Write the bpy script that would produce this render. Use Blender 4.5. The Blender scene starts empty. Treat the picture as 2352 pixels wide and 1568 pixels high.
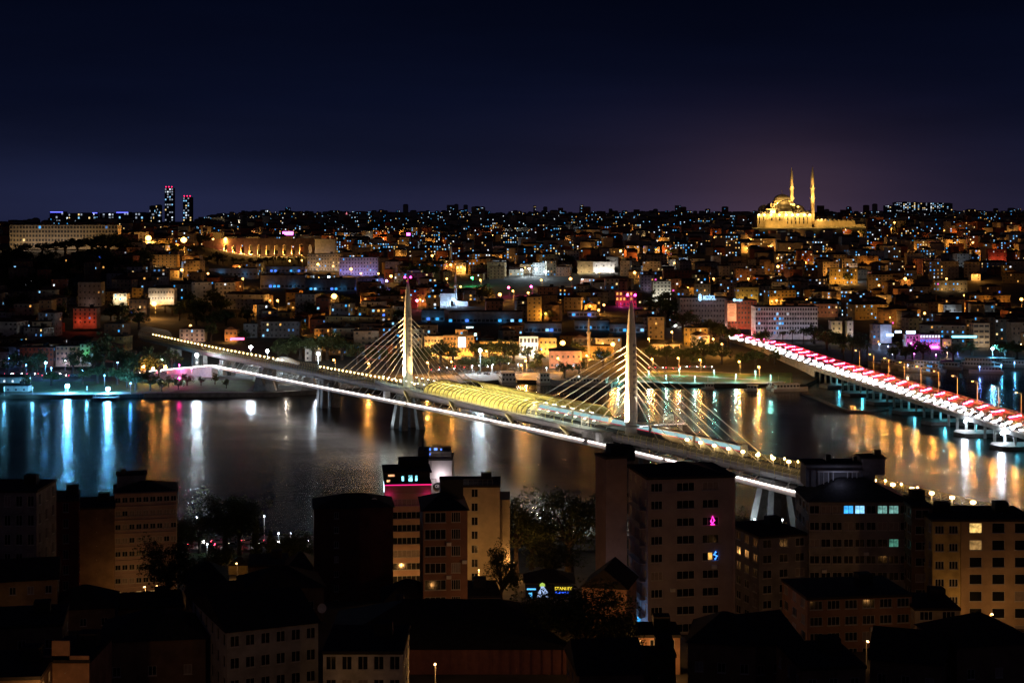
import bpy, math, random
from mathutils import Vector
R = random.Random(11)
S = bpy.context.scene
COL = S.collection
# ------------------------------------------------------------------ camera, sky, exposure
F, CX, HY, H = 3660.0, 1176.0, 492.0, 95.0     # survey of the view: focal length, centre column, horizon row, eye height
cd = bpy.data.cameras.new("camera")
cd.sensor_width = 36.0
cd.lens = 36.0 * F / 2352.0
cd.shift_y = -(784.0 - HY) / 2352.0
cd.clip_start, cd.clip_end = 1.0, 40000.0
cam = bpy.data.objects.new("camera", cd)
COL.objects.link(cam)
cam.location = (0, 0, H)
cam.rotation_euler = (math.radians(90), 0, 0)
S.camera = cam
S.view_settings.view_transform = 'Standard'
S.view_settings.look = 'None'
S.view_settings.exposure = 0.0
S.view_settings.gamma = 1.0
cy = S.cycles
cy.use_denoising = True
cy.denoiser = 'OPENIMAGEDENOISE'
cy.max_bounces = 5
cy.diffuse_bounces = 2
cy.glossy_bounces = 3
cy.transmission_bounces = 4
cy.transparent_max_bounces = 6
cy.caustics_reflective = False
cy.caustics_refractive = False
cy.sample_clamp_indirect = 4.0
cy.use_light_tree = True

W = bpy.data.worlds.new("World")
S.world = W
W.use_nodes = True
nt = W.node_tree
nt.nodes.clear()
def wn(t, **k):
    n = nt.nodes.new(t)
    for a, b in k.items(): setattr(n, a, b)
    return n
tc = wn('ShaderNodeTexCoord')
sp = wn('ShaderNodeSeparateXYZ')
nt.links.new(tc.outputs['Generated'], sp.inputs[0])
def ramp(tree, pts, interp='EASE'):
    r = tree.nodes.new('ShaderNodeValToRGB')
    r.color_ramp.interpolation = interp
    e = r.color_ramp.elements
    while len(e) < len(pts): e.new(0.5)
    for i, (p, c) in enumerate(pts):
        e[i].position = p
        e[i].color = (*c, 1)
    return r
base = ramp(nt, [(0.0, (.0080, .0095, .026)), (.03, (.0058, .0075, .0225)), (.07, (.0026, .0040, .0150)), (.14, (.0007, .0016, .0066)), (1.0, (.0006, .0011, .0040))], 'LINEAR')
nt.links.new(sp.outputs['Z'], base.inputs[0])
# town glow over the floodlit mosque and over the far suburbs: wide soft lobes in real directions
def lobe(dx, dz, sx, sz, col, power):
    m = [wn('ShaderNodeMath', operation='SUBTRACT') for _ in range(2)]
    nt.links.new(sp.outputs['X'], m[0].inputs[0]); m[0].inputs[1].default_value = dx
    nt.links.new(sp.outputs['Z'], m[1].inputs[0]); m[1].inputs[1].default_value = dz
    q = []
    for n, s in zip(m, (sx, sz)):
        a = wn('ShaderNodeMath', operation='MULTIPLY'); a.inputs[1].default_value = 1 / s
        b = wn('ShaderNodeMath', operation='MULTIPLY')
        nt.links.new(n.outputs[0], a.inputs[0]); nt.links.new(a.outputs[0], b.inputs[0]); nt.links.new(a.outputs[0], b.inputs[1])
        q.append(b)
    s = wn('ShaderNodeMath', operation='ADD')
    nt.links.new(q[0].outputs[0], s.inputs[0]); nt.links.new(q[1].outputs[0], s.inputs[1])
    ng = wn('ShaderNodeMath', operation='MULTIPLY'); ng.inputs[1].default_value = -1
    nt.links.new(s.outputs[0], ng.inputs[0])
    ex = wn('ShaderNodeMath', operation='EXPONENT')
    nt.links.new(ng.outputs[0], ex.inputs[0])
    # only towards the far side
    gt = wn('ShaderNodeMath', operation='GREATER_THAN'); gt.inputs[1].default_value = 0
    nt.links.new(sp.outputs['Y'], gt.inputs[0])
    mu = wn('ShaderNodeMath', operation='MULTIPLY')
    nt.links.new(ex.outputs[0], mu.inputs[0]); nt.links.new(gt.outputs[0], mu.inputs[1])
    mx = wn('ShaderNodeMix', data_type='RGBA', blend_type='ADD')
    nt.links.new(mu.outputs[0], mx.inputs[0])
    mx.inputs[7].default_value = (*[c * power for c in col], 1)
    return mx
last = base.outputs[0]
for a in [(.165, .0, .12, .050, (.020, .009, .012), 1.0), (.17, .005, .05, .035, (.05, .024, .018), .35), (-.2, .0, .16, .03, (.006, .010, .034), .6), (.05, 0, .3, .02, (.010, .008, .018), .7)]:
    mx = lobe(*a)
    nt.links.new(last, mx.inputs[6])
    last = mx.outputs[2]
# glow of the hill town behind the camera
mi_ = wn('ShaderNodeMath', operation='MULTIPLY'); mi_.inputs[1].default_value = -1
nt.links.new(sp.outputs['Y'], mi_.inputs[0])
mr_ = wn('ShaderNodeMapRange'); mr_.inputs[1].default_value = .1; mr_.inputs[2].default_value = .9
nt.links.new(mi_.outputs[0], mr_.inputs[0])
mx = wn('ShaderNodeMix', data_type='RGBA', blend_type='ADD')
nt.links.new(mr_.outputs[0], mx.inputs[0]); nt.links.new(last, mx.inputs[6]); mx.inputs[7].default_value = (.014, .0098, .0125, 1)
last = mx.outputs[2]
ns_ = wn('ShaderNodeTexNoise'); ns_.inputs['Scale'].default_value = 3.0; ns_.inputs['Detail'].default_value = 5
mp_ = wn('ShaderNodeMapping'); mp_.inputs['Scale'].default_value = (1, 1, 7)
nt.links.new(tc.outputs['Generated'], mp_.inputs[0]); nt.links.new(mp_.outputs[0], ns_.inputs['Vector'])
nr_ = wn('ShaderNodeMapRange'); nr_.inputs[1].default_value = .3; nr_.inputs[2].default_value = .7; nr_.inputs[3].default_value = .80; nr_.inputs[4].default_value = 1.22
nt.links.new(ns_.outputs[0], nr_.inputs[0])
vm_ = wn('ShaderNodeVectorMath', operation='SCALE'); nt.links.new(last, vm_.inputs[0]); nt.links.new(nr_.outputs[0], vm_.inputs['Scale']); last = vm_.outputs[0]
bg = wn('ShaderNodeBackground')
bg.inputs[1].default_value = 1.0
nt.links.new(last, bg.inputs[0])
wo = wn('ShaderNodeOutputWorld')
nt.links.new(bg.outputs[0], wo.inputs[0])

# ------------------------------------------------------------------ helpers
MATS = {}
def mat(name, col, rough=.85, var=.25, scale=.5, metal=0.0, bump=0.0, coord='Object'):
    if name in MATS: return MATS[name]
    m = bpy.data.materials.new(name); m.use_nodes = True
    t = m.node_tree; p = t.nodes['Principled BSDF']
    p.inputs['Roughness'].default_value = rough
    p.inputs['Metallic'].default_value = metal
    if var > 0:
        var = min(.5, var * 1.6)
        c = t.nodes.new('ShaderNodeTexCoord')
        n = t.nodes.new('ShaderNodeTexNoise'); n.inputs['Scale'].default_value = scale; n.inputs['Detail'].default_value = 6; n.inputs['Roughness'].default_value = .65
        t.links.new(c.outputs[coord], n.inputs['Vector'])
        r = ramp(t, [(.3, tuple(x * (1 - var) for x in col)), (.7, tuple(min(1, x * (1 + var)) for x in col))], 'LINEAR')
        t.links.new(n.outputs[0], r.inputs[0]); t.links.new(r.outputs[0], p.inputs['Base Color'])
        if bump:
            b = t.nodes.new('ShaderNodeBump'); b.inputs['Strength'].default_value = bump; b.inputs['Distance'].default_value = .2
            t.links.new(n.outputs[0], b.inputs['Height']); t.links.new(b.outputs[0], p.inputs['Normal'])
    else:
        p.inputs['Base Color'].default_value = (*col, 1)
    MATS[name] = m
    return m
def emat(name, col, strength, sample=False, var=0.0):
    if name in MATS: return MATS[name]
    m = bpy.data.materials.new(name); m.use_nodes = True
    t = m.node_tree; t.nodes.clear()
    e = t.nodes.new('ShaderNodeEmission'); o = t.nodes.new('ShaderNodeOutputMaterial')
    e.inputs[0].default_value = (*col, 1); e.inputs[1].default_value = strength
    if var:
        c = t.nodes.new('ShaderNodeTexCoord'); n = t.nodes.new('ShaderNodeTexNoise'); n.inputs['Scale'].default_value = 1.1
        t.links.new(c.outputs['Object'], n.inputs['Vector'])
        mr = t.nodes.new('ShaderNodeMapRange'); mr.inputs[1].default_value = .3; mr.inputs[2].default_value = .7
        mr.inputs[3].default_value = strength * (1 - var); mr.inputs[4].default_value = strength * (1 + var)
        t.links.new(n.outputs[0], mr.inputs[0]); t.links.new(mr.outputs[0], e.inputs[1])
    t.links.new(e.outputs[0], o.inputs[0])
    m.cycles.emission_sampling = 'AUTO' if sample else 'NONE'
    MATS[name] = m
    return m

class MB:
    """collects faces; build() links them as one mesh object"""
    def __init__(s): s.v, s.f, s.m, s.sm = [], [], [], []
    def face(s, pts, mi=0, smooth=False):
        i = len(s.v); s.v.extend(tuple(p) for p in pts); s.f.append(tuple(range(i, i + len(pts)))); s.m.append(mi); s.sm.append(smooth)
    def grid(s, rows, mi=0, smooth=True, closed=False, caps=False):
        i = len(s.v); n = len(rows[0])
        for r in rows: s.v.extend(tuple(p) for p in r)
        for a in range(len(rows) - 1):
            for b in range(n if closed else n - 1):
                c = (b + 1) % n
                s.f.append((i + a * n + b, i + a * n + c, i + (a + 1) * n + c, i + (a + 1) * n + b)); s.m.append(mi); s.sm.append(smooth)
        if caps:
            for a in (0, len(rows) - 1):
                s.f.append(tuple(i + a * n + b for b in range(n))); s.m.append(mi); s.sm.append(False)
    def hexa(s, p, mi=0):
        i = len(s.v); s.v.extend(tuple(q) for q in p)
        for f in ((0, 1, 2, 3), (4, 7, 6, 5), (0, 4, 5, 1), (1, 5, 6, 2), (2, 6, 7, 3), (3, 7, 4, 0)):
            s.f.append(tuple(i + k for k in f)); s.m.append(mi); s.sm.append(False)
    def box(s, x, y, z, w, d, h, rz=0.0, mi=0):
        """centre x, y; bottom z"""
        c, n = math.cos(rz), math.sin(rz)
        q = [(x + a * w / 2 * c - b * d / 2 * n, y + a * w / 2 * n + b * d / 2 * c) for a, b in ((-1, -1), (1, -1), (1, 1), (-1, 1))]
        s.hexa([(*k, z) for k in q] + [(*k, z + h) for k in q], mi)
    def tube(s, pts, rad, n=6, mi=0, smooth=True):
        pts = [Vector(p) for p in pts]
        if not hasattr(rad, '__len__'): rad = [rad] * len(pts)
        rows = []
        for k, p in enumerate(pts):
            t = (pts[min(k + 1, len(pts) - 1)] - pts[max(k - 1, 0)]).normalized()
            a = t.cross(Vector((0, 0, 1)) if abs(t.z) < .95 else Vector((1, 0, 0))).normalized(); b = t.cross(a)
            rows.append([p + (a * math.cos(q) + b * math.sin(q)) * rad[k] for q in (2 * math.pi * j / n for j in range(n))])
        s.grid(rows, mi, smooth, True, True)
    def lathe(s, x, y, prof, n=20, mi=0, sx=1.0, sy=1.0, a0=0.0, a1=2 * math.pi):
        full = abs(a1 - a0 - 2 * math.pi) < 1e-6
        k = n if full else n + 1
        s.grid([[(x + r * sx * math.cos(a0 + (a1 - a0) * j / n), y + r * sy * math.sin(a0 + (a1 - a0) * j / n), z) for j in range(k)] for r, z in prof], mi, True, full)
    def prism(s, poly, z0, z1, mi=0):
        n = len(poly)
        s.face([(*p, z0) for p in poly], mi); s.face([(*p, z1) for p in poly], mi)
        for a in range(n):
            b = (a + 1) % n
            s.face([(*poly[a], z0), (*poly[b], z0), (*poly[b], z1), (*poly[a], z1)], mi)
    def build(s, name, mats, parent=None, origin=None, me=None):
        me = bpy.data.meshes.new(name)
        o0 = Vector(origin) if origin is not None else Vector((0, 0, 0))
        if parent is not None and origin is None: o0 = Vector(parent['_o']) if '_o' in parent else Vector((0, 0, 0))
        me.from_pydata([(a - o0.x, b - o0.y, c - o0.z) for a, b, c in s.v], [], s.f)
        for m in (mats if isinstance(mats, (list, tuple)) else [mats]): me.materials.append(m)
        me.polygons.foreach_set('material_index', s.m); me.polygons.foreach_set('use_smooth', s.sm)
        o = bpy.data.objects.new(name, me); COL.objects.link(o)
        if parent is not None:
            o.parent = parent
            o['_o'] = tuple(o0)
        elif origin is not None:
            o.location = o0
            o['_o'] = tuple(o0)
        return o
def tag(o, label=None, cat=None, group=None, kind=None):
    if label: o['label'] = label
    if cat: o['category'] = cat
    if group: o['group'] = group
    if kind: o['kind'] = kind
    return o
def thing(name, label, cat, loc=(0, 0, 0), rz=0.0, group=None):
    o = bpy.data.objects.new(name, None); COL.objects.link(o)
    o.empty_display_size = .5
    o.location = loc; o.rotation_euler = (0, 0, rz)
    o['_o'] = (0.0, 0.0, 0.0) if rz else tuple(loc)
    return tag(o, label, cat, group)
def linked(name, me, parent, loc=(0, 0, 0), rz=0.0, scale=None):
    o = bpy.data.objects.new(name, me); COL.objects.link(o); o.parent = parent; o.location = loc
    o.rotation_euler = (0, 0, rz)
    if scale: o.scale = scale
    o['_o'] = (0.0, 0.0, 0.0)
    return o
def dup(root, loc, rz=0.0, label=None, group=None, scale=None):
    r = root.copy(); COL.objects.link(r); r.location = loc; r.rotation_euler = (0, 0, rz)
    if scale: r.scale = scale
    if label: r['label'] = label
    if group: r['group'] = group
    for ch in list(root.children):
        c = ch.copy(); COL.objects.link(c); c.parent = r
        for g in ch.children:
            d = g.copy(); COL.objects.link(d); d.parent = c
    return r
def point(name, loc, col, power, rad=.3, parent=None):
    if loc[1] > 990 and loc[2] < ground(loc[0], loc[1]) + 1.2: loc = (loc[0], loc[1], ground(loc[0], loc[1]) + 1.2)
    l = bpy.data.lights.new(name, 'POINT'); l.color = col; l.energy = power; l.shadow_soft_size = rad
    o = bpy.data.objects.new(name, l); COL.objects.link(o)
    o.location = loc if parent is None else Vector(loc) - Vector(parent.location)
    o.parent = parent
    return o
def spot(name, loc, to, col, power, ang=60, rad=.3, parent=None, blend=.6):
    l = bpy.data.lights.new(name, 'SPOT'); l.color = col; l.energy = power; l.shadow_soft_size = rad
    l.spot_size = math.radians(ang); l.spot_blend = blend
    o = bpy.data.objects.new(name, l); COL.objects.link(o)
    o.location = loc if parent is None else Vector(loc) - Vector(parent.location)
    o.rotation_euler = (Vector(to) - Vector(loc)).to_track_quat('-Z', 'Y').to_euler()
    o.parent = parent
    return o
def lerp(pts, x):
    if x <= pts[0][0]: return pts[0][1]
    for (a, p), (b, q) in zip(pts, pts[1:]):
        if x <= b: return p + (q - p) * (x - a) / (b - a)
    return pts[-1][1]
def sm(x): x = max(0.0, min(1.0, x)); return x * x * (3 - 2 * x)
def at(u, v, Z): return Vector(((u - CX) * Z / F, Z, H - (v - HY) * Z / F))
def text(s, size, loc, material, parent, name='lettering', depth=.05, rz=0.0, font_w=None):
    c = bpy.data.curves.new(name, 'FONT'); c.body = s; c.size = size; c.extrude = depth; c.align_x = 'CENTER'; c.align_y = 'CENTER'
    c.offset = size * .004
    tmp = bpy.data.objects.new(name + '_tmp', c); COL.objects.link(tmp)
    dg = bpy.context.evaluated_depsgraph_get()
    me = bpy.data.meshes.new_from_object(tmp.evaluated_get(dg)); bpy.data.objects.remove(tmp); bpy.data.curves.remove(c)
    me.materials.clear(); me.materials.append(material)
    o = bpy.data.objects.new(name, me); COL.objects.link(o)
    o.parent = parent; o.location = Vector(loc) - Vector(parent.location)
    o.rotation_euler = (math.pi / 2, 0, rz)
    return o

# ------------------------------------------------------------------ materials
M = dict(
    concrete=mat('concrete', (.30, .29, .27), .85, .25, .35), steel=mat('painted_steel', (.46, .44, .40), .5, .12, .4),
    hull=mat('bridge_hull_paint', (.40, .37, .36), .5, .15, .3), asphalt=mat('asphalt', (.05, .05, .052), .8, .3, .6),
    paving=mat('paving_stone', (.22, .21, .20), .8, .25, .8), black=mat('blackened_metal', (.02, .02, .022), .6, .2, 2.0),
    dimglass=mat('hill_window_glass', (.05, .05, .055), .35, 0), glass=mat('dark_window_glass', (.012, .014, .018), .12, 0), roof=mat('dark_roof_tiles', (.030, .026, .026), .9, .4, 1.2),
    roof2=mat('brown_clay_tiles', (.085, .042, .03), .9, .4, 1.2), lead=mat('lead_sheet', (.12, .12, .13), .6, .25, .6),
    leaf=mat('tree_leaves', (.055, .075, .022), .7, .55, .7), bark=mat('bark', (.06, .045, .035), .9, .4, 3.0),
    grass=mat('short_grass', (.05, .10, .025), .95, .45, .3), white=mat('white_paint', (.72, .72, .70), .6, .1, .8),
    frame=mat('pvc_window_frame', (.55, .54, .52), .5, .1, 2.0), yellow=mat('yellow_steel', (.70, .58, .22), .45, .12, .7),
    limestone=mat('limestone', (.42, .35, .25), .85, .3, .25), brick=mat('old_brick', (.24, .12, .08), .9, .35, .6),
    pole=mat('galvanised_pole', (.22, .22, .22), .45, .15, 2.0),
)
WALLC = [('grey', (.26, .25, .25)), ('cream', (.46, .40, .29)), ('ochre', (.42, .29, .14)), ('pale grey', (.40, .40, .40)), ('brick red', (.30, .11, .07)), ('salmon', (.44, .26, .18)), ('beige', (.40, .34, .26)), ('brown', (.19, .13, .09)), ('off-white', (.56, .55, .52)), ('dull yellow', (.45, .36, .16))]
WALL = {n: mat(n.replace(' ', '_').replace('-', '_') + '_plaster', c, .9, .22, .35) for n, c in WALLC}
LITC = [('blue-white', (.26, .62, 1.0), 1.35, 34), ('cyan', (.05, .42, 1.0), 1.25, 26), ('amber', (1.0, .47, .10), 1.15, 18), ('white', (.80, .90, 1.0), 1.7, 9), ('pale yellow', (1.0, .70, .28), 1.25, 17), ('deep blue', (.06, .18, 1.0), 1.8, 3), ('pink', (1.0, .10, .55), 1.6, 1), ('dim blue', (.14, .40, .9), .45, 26), ('dim amber', (1.0, .45, .12), .40, 30), ('dim white', (.8, .85, .9), .5, 12)]
LIT = {n: emat(n.replace(' ', '_').replace('-', '_') + '_lit_window', c, s, False, .55) for n, c, s, w in LITC}
LITW = [w for *_, w in LITC]
def rand_lit(): return R.choices(LITC, LITW)[0][0]
E_SODIUM = emat('sodium_lamp_glow', (1.0, .46, .10), 9, True)
E_WARM = emat('warm_globe_glow', (1.0, .64, .24), 22, True)
E_COLD = emat('cold_floodlight_glow', (.72, .90, 1.0), 420, True)
E_BLUE = emat('blue_lamp_glow', (.12, .50, 1.0), 260, True)
E_LED = emat('white_led_strip', (1.0, .90, .87), 9, True)
E_MAG = emat('magenta_beacon_glow', (1.0, .03, .42), 26, True)
E_RED = emat('red_lamp_glow', (1.0, .04, .05), 30, True)
E_HEAD = emat('headlamp_glow', (1.0, .95, .92), 1000, True)
E_TAIL = emat('tail_lamp_glow', (1.0, .010, .035), 800, True)
# ------------------------------------------------------------------ the land
SHORE = [(-600, 822), (250, 822), (340, 828), (620, 830), (760, 846), (900, 860), (1000, 868), (1150, 896), (1300, 893), (1450, 884), (1560, 876), (1750, 876), (1850, 872), (1880, 905), (1905, 985), (2000, 1012), (2500, 1030), (3200, 1030)]
HCOL = [
    (-700, [(950, 3), (1020, 10), (1250, 24), (1550, 49), (1700, 62), (2200, 66), (3500, 75), (6000, 60), (14000, 20)]),
    (250, [(950, 3), (1020, 9), (1250, 24), (1550, 47), (1700, 58), (2200, 63), (3500, 75), (6000, 62), (14000, 20)]),
    (430, [(950, 3), (1040, 8), (1280, 22), (1570, 40), (1750, 50), (2200, 57), (3500, 76), (6000, 66), (14000, 30)]),
    (600, [(950, 3), (1040, 7.5), (1300, 21), (1600, 30), (1950, 37.5), (2300, 52), (3000, 72), (4500, 84), (6500, 91), (14000, 84)]),
    (1000, [(970, 3.5), (1130, 11), (1350, 18), (1600, 26), (2000, 36), (2500, 55), (3200, 74), (4500, 85), (6500, 91), (14000, 84)]),
    (1400, [(980, 4), (1130, 9), (1350, 18), (1600, 30), (1900, 44), (2300, 58.5), (2900, 75), (3800, 81), (6500, 91), (14000, 84)]),
    (1700, [(960, 3.5), (1150, 6), (1400, 12), (1600, 24), (1900, 40), (2300, 58), (2800, 75), (3600, 80), (6500, 91), (14000, 84)]),
    (1880, [(960, 4), (1200, 7), (1400, 10), (1550, 16), (1800, 32), (2100, 50), (2500, 66), (2800, 75), (3600, 79), (6500, 90), (14000, 84)]),
    (2300, [(1040, 2.5), (1150, 5), (1450, 12.6), (1650, 28), (1950, 48), (2300, 65), (3000, 77), (4500, 86), (6500, 91), (14000, 84)]),
    (3100, [(1040, 2.5), (1150, 5), (1450, 14), (1650, 30), (1950, 50), (2300, 66), (3000, 77), (4500, 86), (6500, 91), (14000, 84)]),
]
NEAR = [(-200, 44), (60, 44), (100, 41), (150, 35), (200, 29), (240, 24), (280, 19.5), (320, 14), (360, 8.5), (400, 4), (430, 2.2), (470, 1.6)]
NEARSHORE = 462.0
def shore(u): return lerp(SHORE, u)
def ground(X, Y):
    if Y < 520: return lerp(NEAR, Y)
    u = CX + F * X / Y
    s = shore(u)
    u = max(-699, min(3099, u))
    for (a, p), (b, q) in zip(HCOL, HCOL[1:]):
        if u <= b:
            t = sm((u - a) / (b - a))
            z = lerp(p, Y) * (1 - t) + lerp(q, Y) * t
            break
    return 1.7 + (z - 1.7) * sm((Y - s) / 130.0)
def hit(u, v, hh=0.0, z0=None):
    """depth at which the line of sight through (u, v) is hh above the land across the water"""
    Z = z0 or shore(u)
    while Z < 9000:
        if H - (v - HY) * Z / F <= ground((u - CX) * Z / F, Z) + hh: return Z
        Z += 3.0
    return 9000.0
us = [-650 + 25 * i for i in range(147)]
offs = [0, 4, 10, 18, 30, 45, 65, 90, 120, 150, 190, 230, 280, 340, 400, 470, 550, 640, 740, 850, 980, 1120, 1300, 1500, 1750, 2050, 2400, 2900, 3500, 4300, 5200, 6500, 8500, 11000, 13000]
rows = [[]]
for u in us:
    Z = shore(u); rows[0].append(((u - CX) * Z / F, Z, -2.5))
for o in offs:
    r = []
    for u in us:
        Z = shore(u) + o + (.02 if o == 0 else 0); X = (u - CX) * Z / F
        r.append((X, Z, ground(X, Z)))
    rows.append(r)
b = MB(); b.grid(rows)
tag(b.build('hillside_terrain', mat('dark_city_soil', (.06, .055, .045), .95, .4, .05)), kind='structure')
b = MB()
ys = [-150, 0, 60, 100, 150, 200, 240, 280, 320, 360, 400, 430, 455, NEARSHORE]
xs = [-420 + 40 * i for i in range(22)]
b.grid([[(x, y, lerp(NEAR, y)) for x in xs] for y in ys] + [[(x, NEARSHORE + .02, -2.5) for x in xs]])
tag(b.build('near_ground', mat('near_soil', (.07, .065, .055), .95, .4, .1)), kind='structure')
# water
m = bpy.data.materials.new('estuary_water'); m.use_nodes = True; t = m.node_tree; p = t.nodes['Principled BSDF']
p.inputs['Base Color'].default_value = (.006, .010, .013, 1); p.inputs['IOR'].default_value = 1.33; p.inputs['Roughness'].default_value = .235
p.inputs['Specular IOR Level'].default_value = .72
c = t.nodes.new('ShaderNodeTexCoord'); mp = t.nodes.new('ShaderNodeMapping'); mp.inputs['Scale'].default_value = (.16, .42, 1)
n = t.nodes.new('ShaderNodeTexNoise'); n.inputs['Scale'].default_value = 1.0; n.inputs['Detail'].default_value = 5; n.inputs['Roughness'].default_value = .6
t.links.new(c.outputs['Object'], mp.inputs[0]); t.links.new(mp.outputs[0], n.inputs['Vector'])
bu = t.nodes.new('ShaderNodeBump'); bu.inputs['Strength'].default_value = .2; bu.inputs['Distance'].default_value = .35
t.links.new(n.outputs[0], bu.inputs['Height']); t.links.new(bu.outputs[0], p.inputs['Normal'])
# slicks of calmer and rougher water
n2 = t.nodes.new('ShaderNodeTexNoise'); n2.inputs['Scale'].default_value = .02; n2.inputs['Detail'].default_value = 3
mp2 = t.nodes.new('ShaderNodeMapping'); mp2.inputs['Scale'].default_value = (.5, 1.6, 1)
t.links.new(c.outputs['Object'], mp2.inputs[0]); t.links.new(mp2.outputs[0], n2.inputs['Vector'])
mr = t.nodes.new('ShaderNodeMapRange'); mr.inputs[1].default_value = .35; mr.inputs[2].default_value = .65; mr.inputs[3].default_value = .20; mr.inputs[4].default_value = .27
t.links.new(n2.outputs[0], mr.inputs[0]); t.links.new(mr.outputs[0], p.inputs['Roughness'])
b = MB(); b.face([(-700, 455, 0), (900, 455, 0), (900, 1120, 0), (-700, 1120, 0)])
tag(b.build('estuary_water', m), kind='structure')

# promenade pavings and lawns laid on the far shore (sheets just above the land)
def strip(name, pts, width, material, lift=.05, kind='structure', zf=None, label=None, cat=None):
    """ribbon along ground points (X, Y)"""
    b = MB(); P = [Vector((x, y)) for x, y in pts]; rows = []
    Q = []
    for a, c in zip(P, P[1:]):
        k = max(1, int((c - a).length / 8))
        Q += [a.lerp(c, j / k) for j in range(k)]
    Q.append(P[-1])
    for k, q in enumerate(Q):
        tn = (Q[min(k + 1, len(Q) - 1)] - Q[max(0, k - 1)]).normalized(); nn = Vector((-tn.y, tn.x))
        row = []
        for e in (-.5, 0, .5):
            w = q + nn * width * e
            z = (zf(w.x, w.y) if zf else ground(w.x, w.y)) + lift
            row.append((w.x, w.y, z))
        rows.append(row)
    b.grid(rows, smooth=False)
    o = b.build(name, material)
    return tag(o, label, cat, None, kind)
def sh(u, off): Z = shore(u) + off; return ((u - CX) * Z / F, Z)
strip('shore_promenade', [sh(u, 7) for u in range(-100, 330, 40)], 9, M['paving'], .10)
strip('park_promenade', [sh(u, 6) for u in range(1140, 1800, 40)], 8, M['paving'], .10)
strip('park_path', [sh(1440, 22), sh(1500, 34), sh(1570, 44), sh(1650, 30), sh(1740, 20)], 5, M['paving'], .16)
strip('upper_park_path', [sh(1470, 50), sh(1560, 60), sh(1640, 58), sh(1750, 44)], 4, M['paving'], .16)
strip('park_lawn', [sh(u, 32) for u in range(1420, 1850, 40)], 48, M['grass'], .08)
strip('shore_lawn', [sh(u, 36) for u in range(-100, 600, 40)], 52, M['grass'], .08)
strip('car_park', [sh(u, 24) for u in range(1010, 1330, 40)], 34, M['paving'], .08)
strip('shore_road', [sh(u, 88) for u in range(-100, 900, 50)] + [sh(u, 74) for u in range(900, 1500, 50)], 16, M['asphalt'], .12)
NR = [(-330, 447), (-120, 447), (20, 446), (150, 447)]
strip('near_quay_road', NR, 13, M['asphalt'], .25)
strip('near_lawn', [(-330, 428), (-120, 428), (0, 428)], 18, M['grass'], .12)
strip('near_promenade', [(-330, 458.6), (-120, 458.6), (20, 458.6), (180, 458.6)], 6, M['paving'], .2)
# quay wall under the metro bridge
b = MB()
q = [sh(u, -1.0) for u in range(330, 760, 20)]
b.grid([[(x, y + dy, z) for x, y in q] for dy, z in ((0, -2), (0, 2.3), (2.4, 2.3), (2.4, 1.6))], smooth=False)
tag(b.build('quay_wall', M['concrete']), 'long stained concrete quay wall at the water under the metro bridge', 'quay wall')

# ------------------------------------------------------------------ the cable-stayed metro bridge
AX, AY = .4896, -.8719
def BP(s, d, z): return Vector((-46.2 + AX * s + AY * d, 706.7 + AY * s - AX * d, z))
def s_of(u, d=0.0):
    k = (u - CX) / F
    return (k * (706.7 - AX * d) + 46.2 - AY * d) / (AX - AY * k)
RTp = [(-400, 16.2), (-300, 16.4), (-222, 17.0), (-120, 18.6), (-25, 20.0), (60, 20.7), (160, 20.8), (276, 20.4), (400, 19.6)]
LZp = [(-240, 9.2), (-222, 9.5), (-110, 11.6), (0, 13.7), (90, 15.4), (172, 16.3), (230, 16.1), (282, 15.5), (380, 14.2)]
def cr(pts, x):
    return sum(lerp(pts, x + k * 14) for k in (-2, -1, 0, 1, 2)) / 5
def RT(s): return cr(RTp, s)
def LZ(s): return cr(LZp, s)
def srange(a, b, st):
    n = max(1, round((b - a) / st)); return [a + (b - a) * i / n for i in range(n + 1)]
def sweep(mb, a, b, st, sec, mi=0, closed=True, smooth=False):
    mb.grid([[BP(s, d, z) for d, z in sec(s)] for s in srange(a, b, st)], mi, smooth, closed, closed)
bridge = thing('cable_stayed_bridge', 'long grey cable-stayed metro bridge with two floodlit white pylons and a glowing lower walkway', 'bridge', BP(89, 0, 0))
b = MB(); sweep(b, -400, 385, 8, lambda s: [(-4.6, RT(s) - 1.9), (4.6, RT(s) - 1.9), (5.3, RT(s) - 2.6), (4.4, RT(s) - 4.1), (2.2, RT(s) - 5.1), (-2.2, RT(s) - 5.1), (-4.4, RT(s) - 4.1), (-5.3, RT(s) - 2.6)])
b.build('deck_girder', M['hull'], bridge)
b = MB(); sweep(b, -400, 385, 8, lambda s: [(-4.4, RT(s) - 1.85), (4.4, RT(s) - 1.85)], closed=False)
for d in (-3.4, -2.0, 1.6, 3.0): sweep(b, -400, 385, 8, lambda s, d=d: [(d - .07, RT(s) - 1.8), (d + .07, RT(s) - 1.8), (d + .07, RT(s) - 1.64), (d - .07, RT(s) - 1.64)])
b.build('track_bed', M['asphalt'], bridge)
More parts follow.
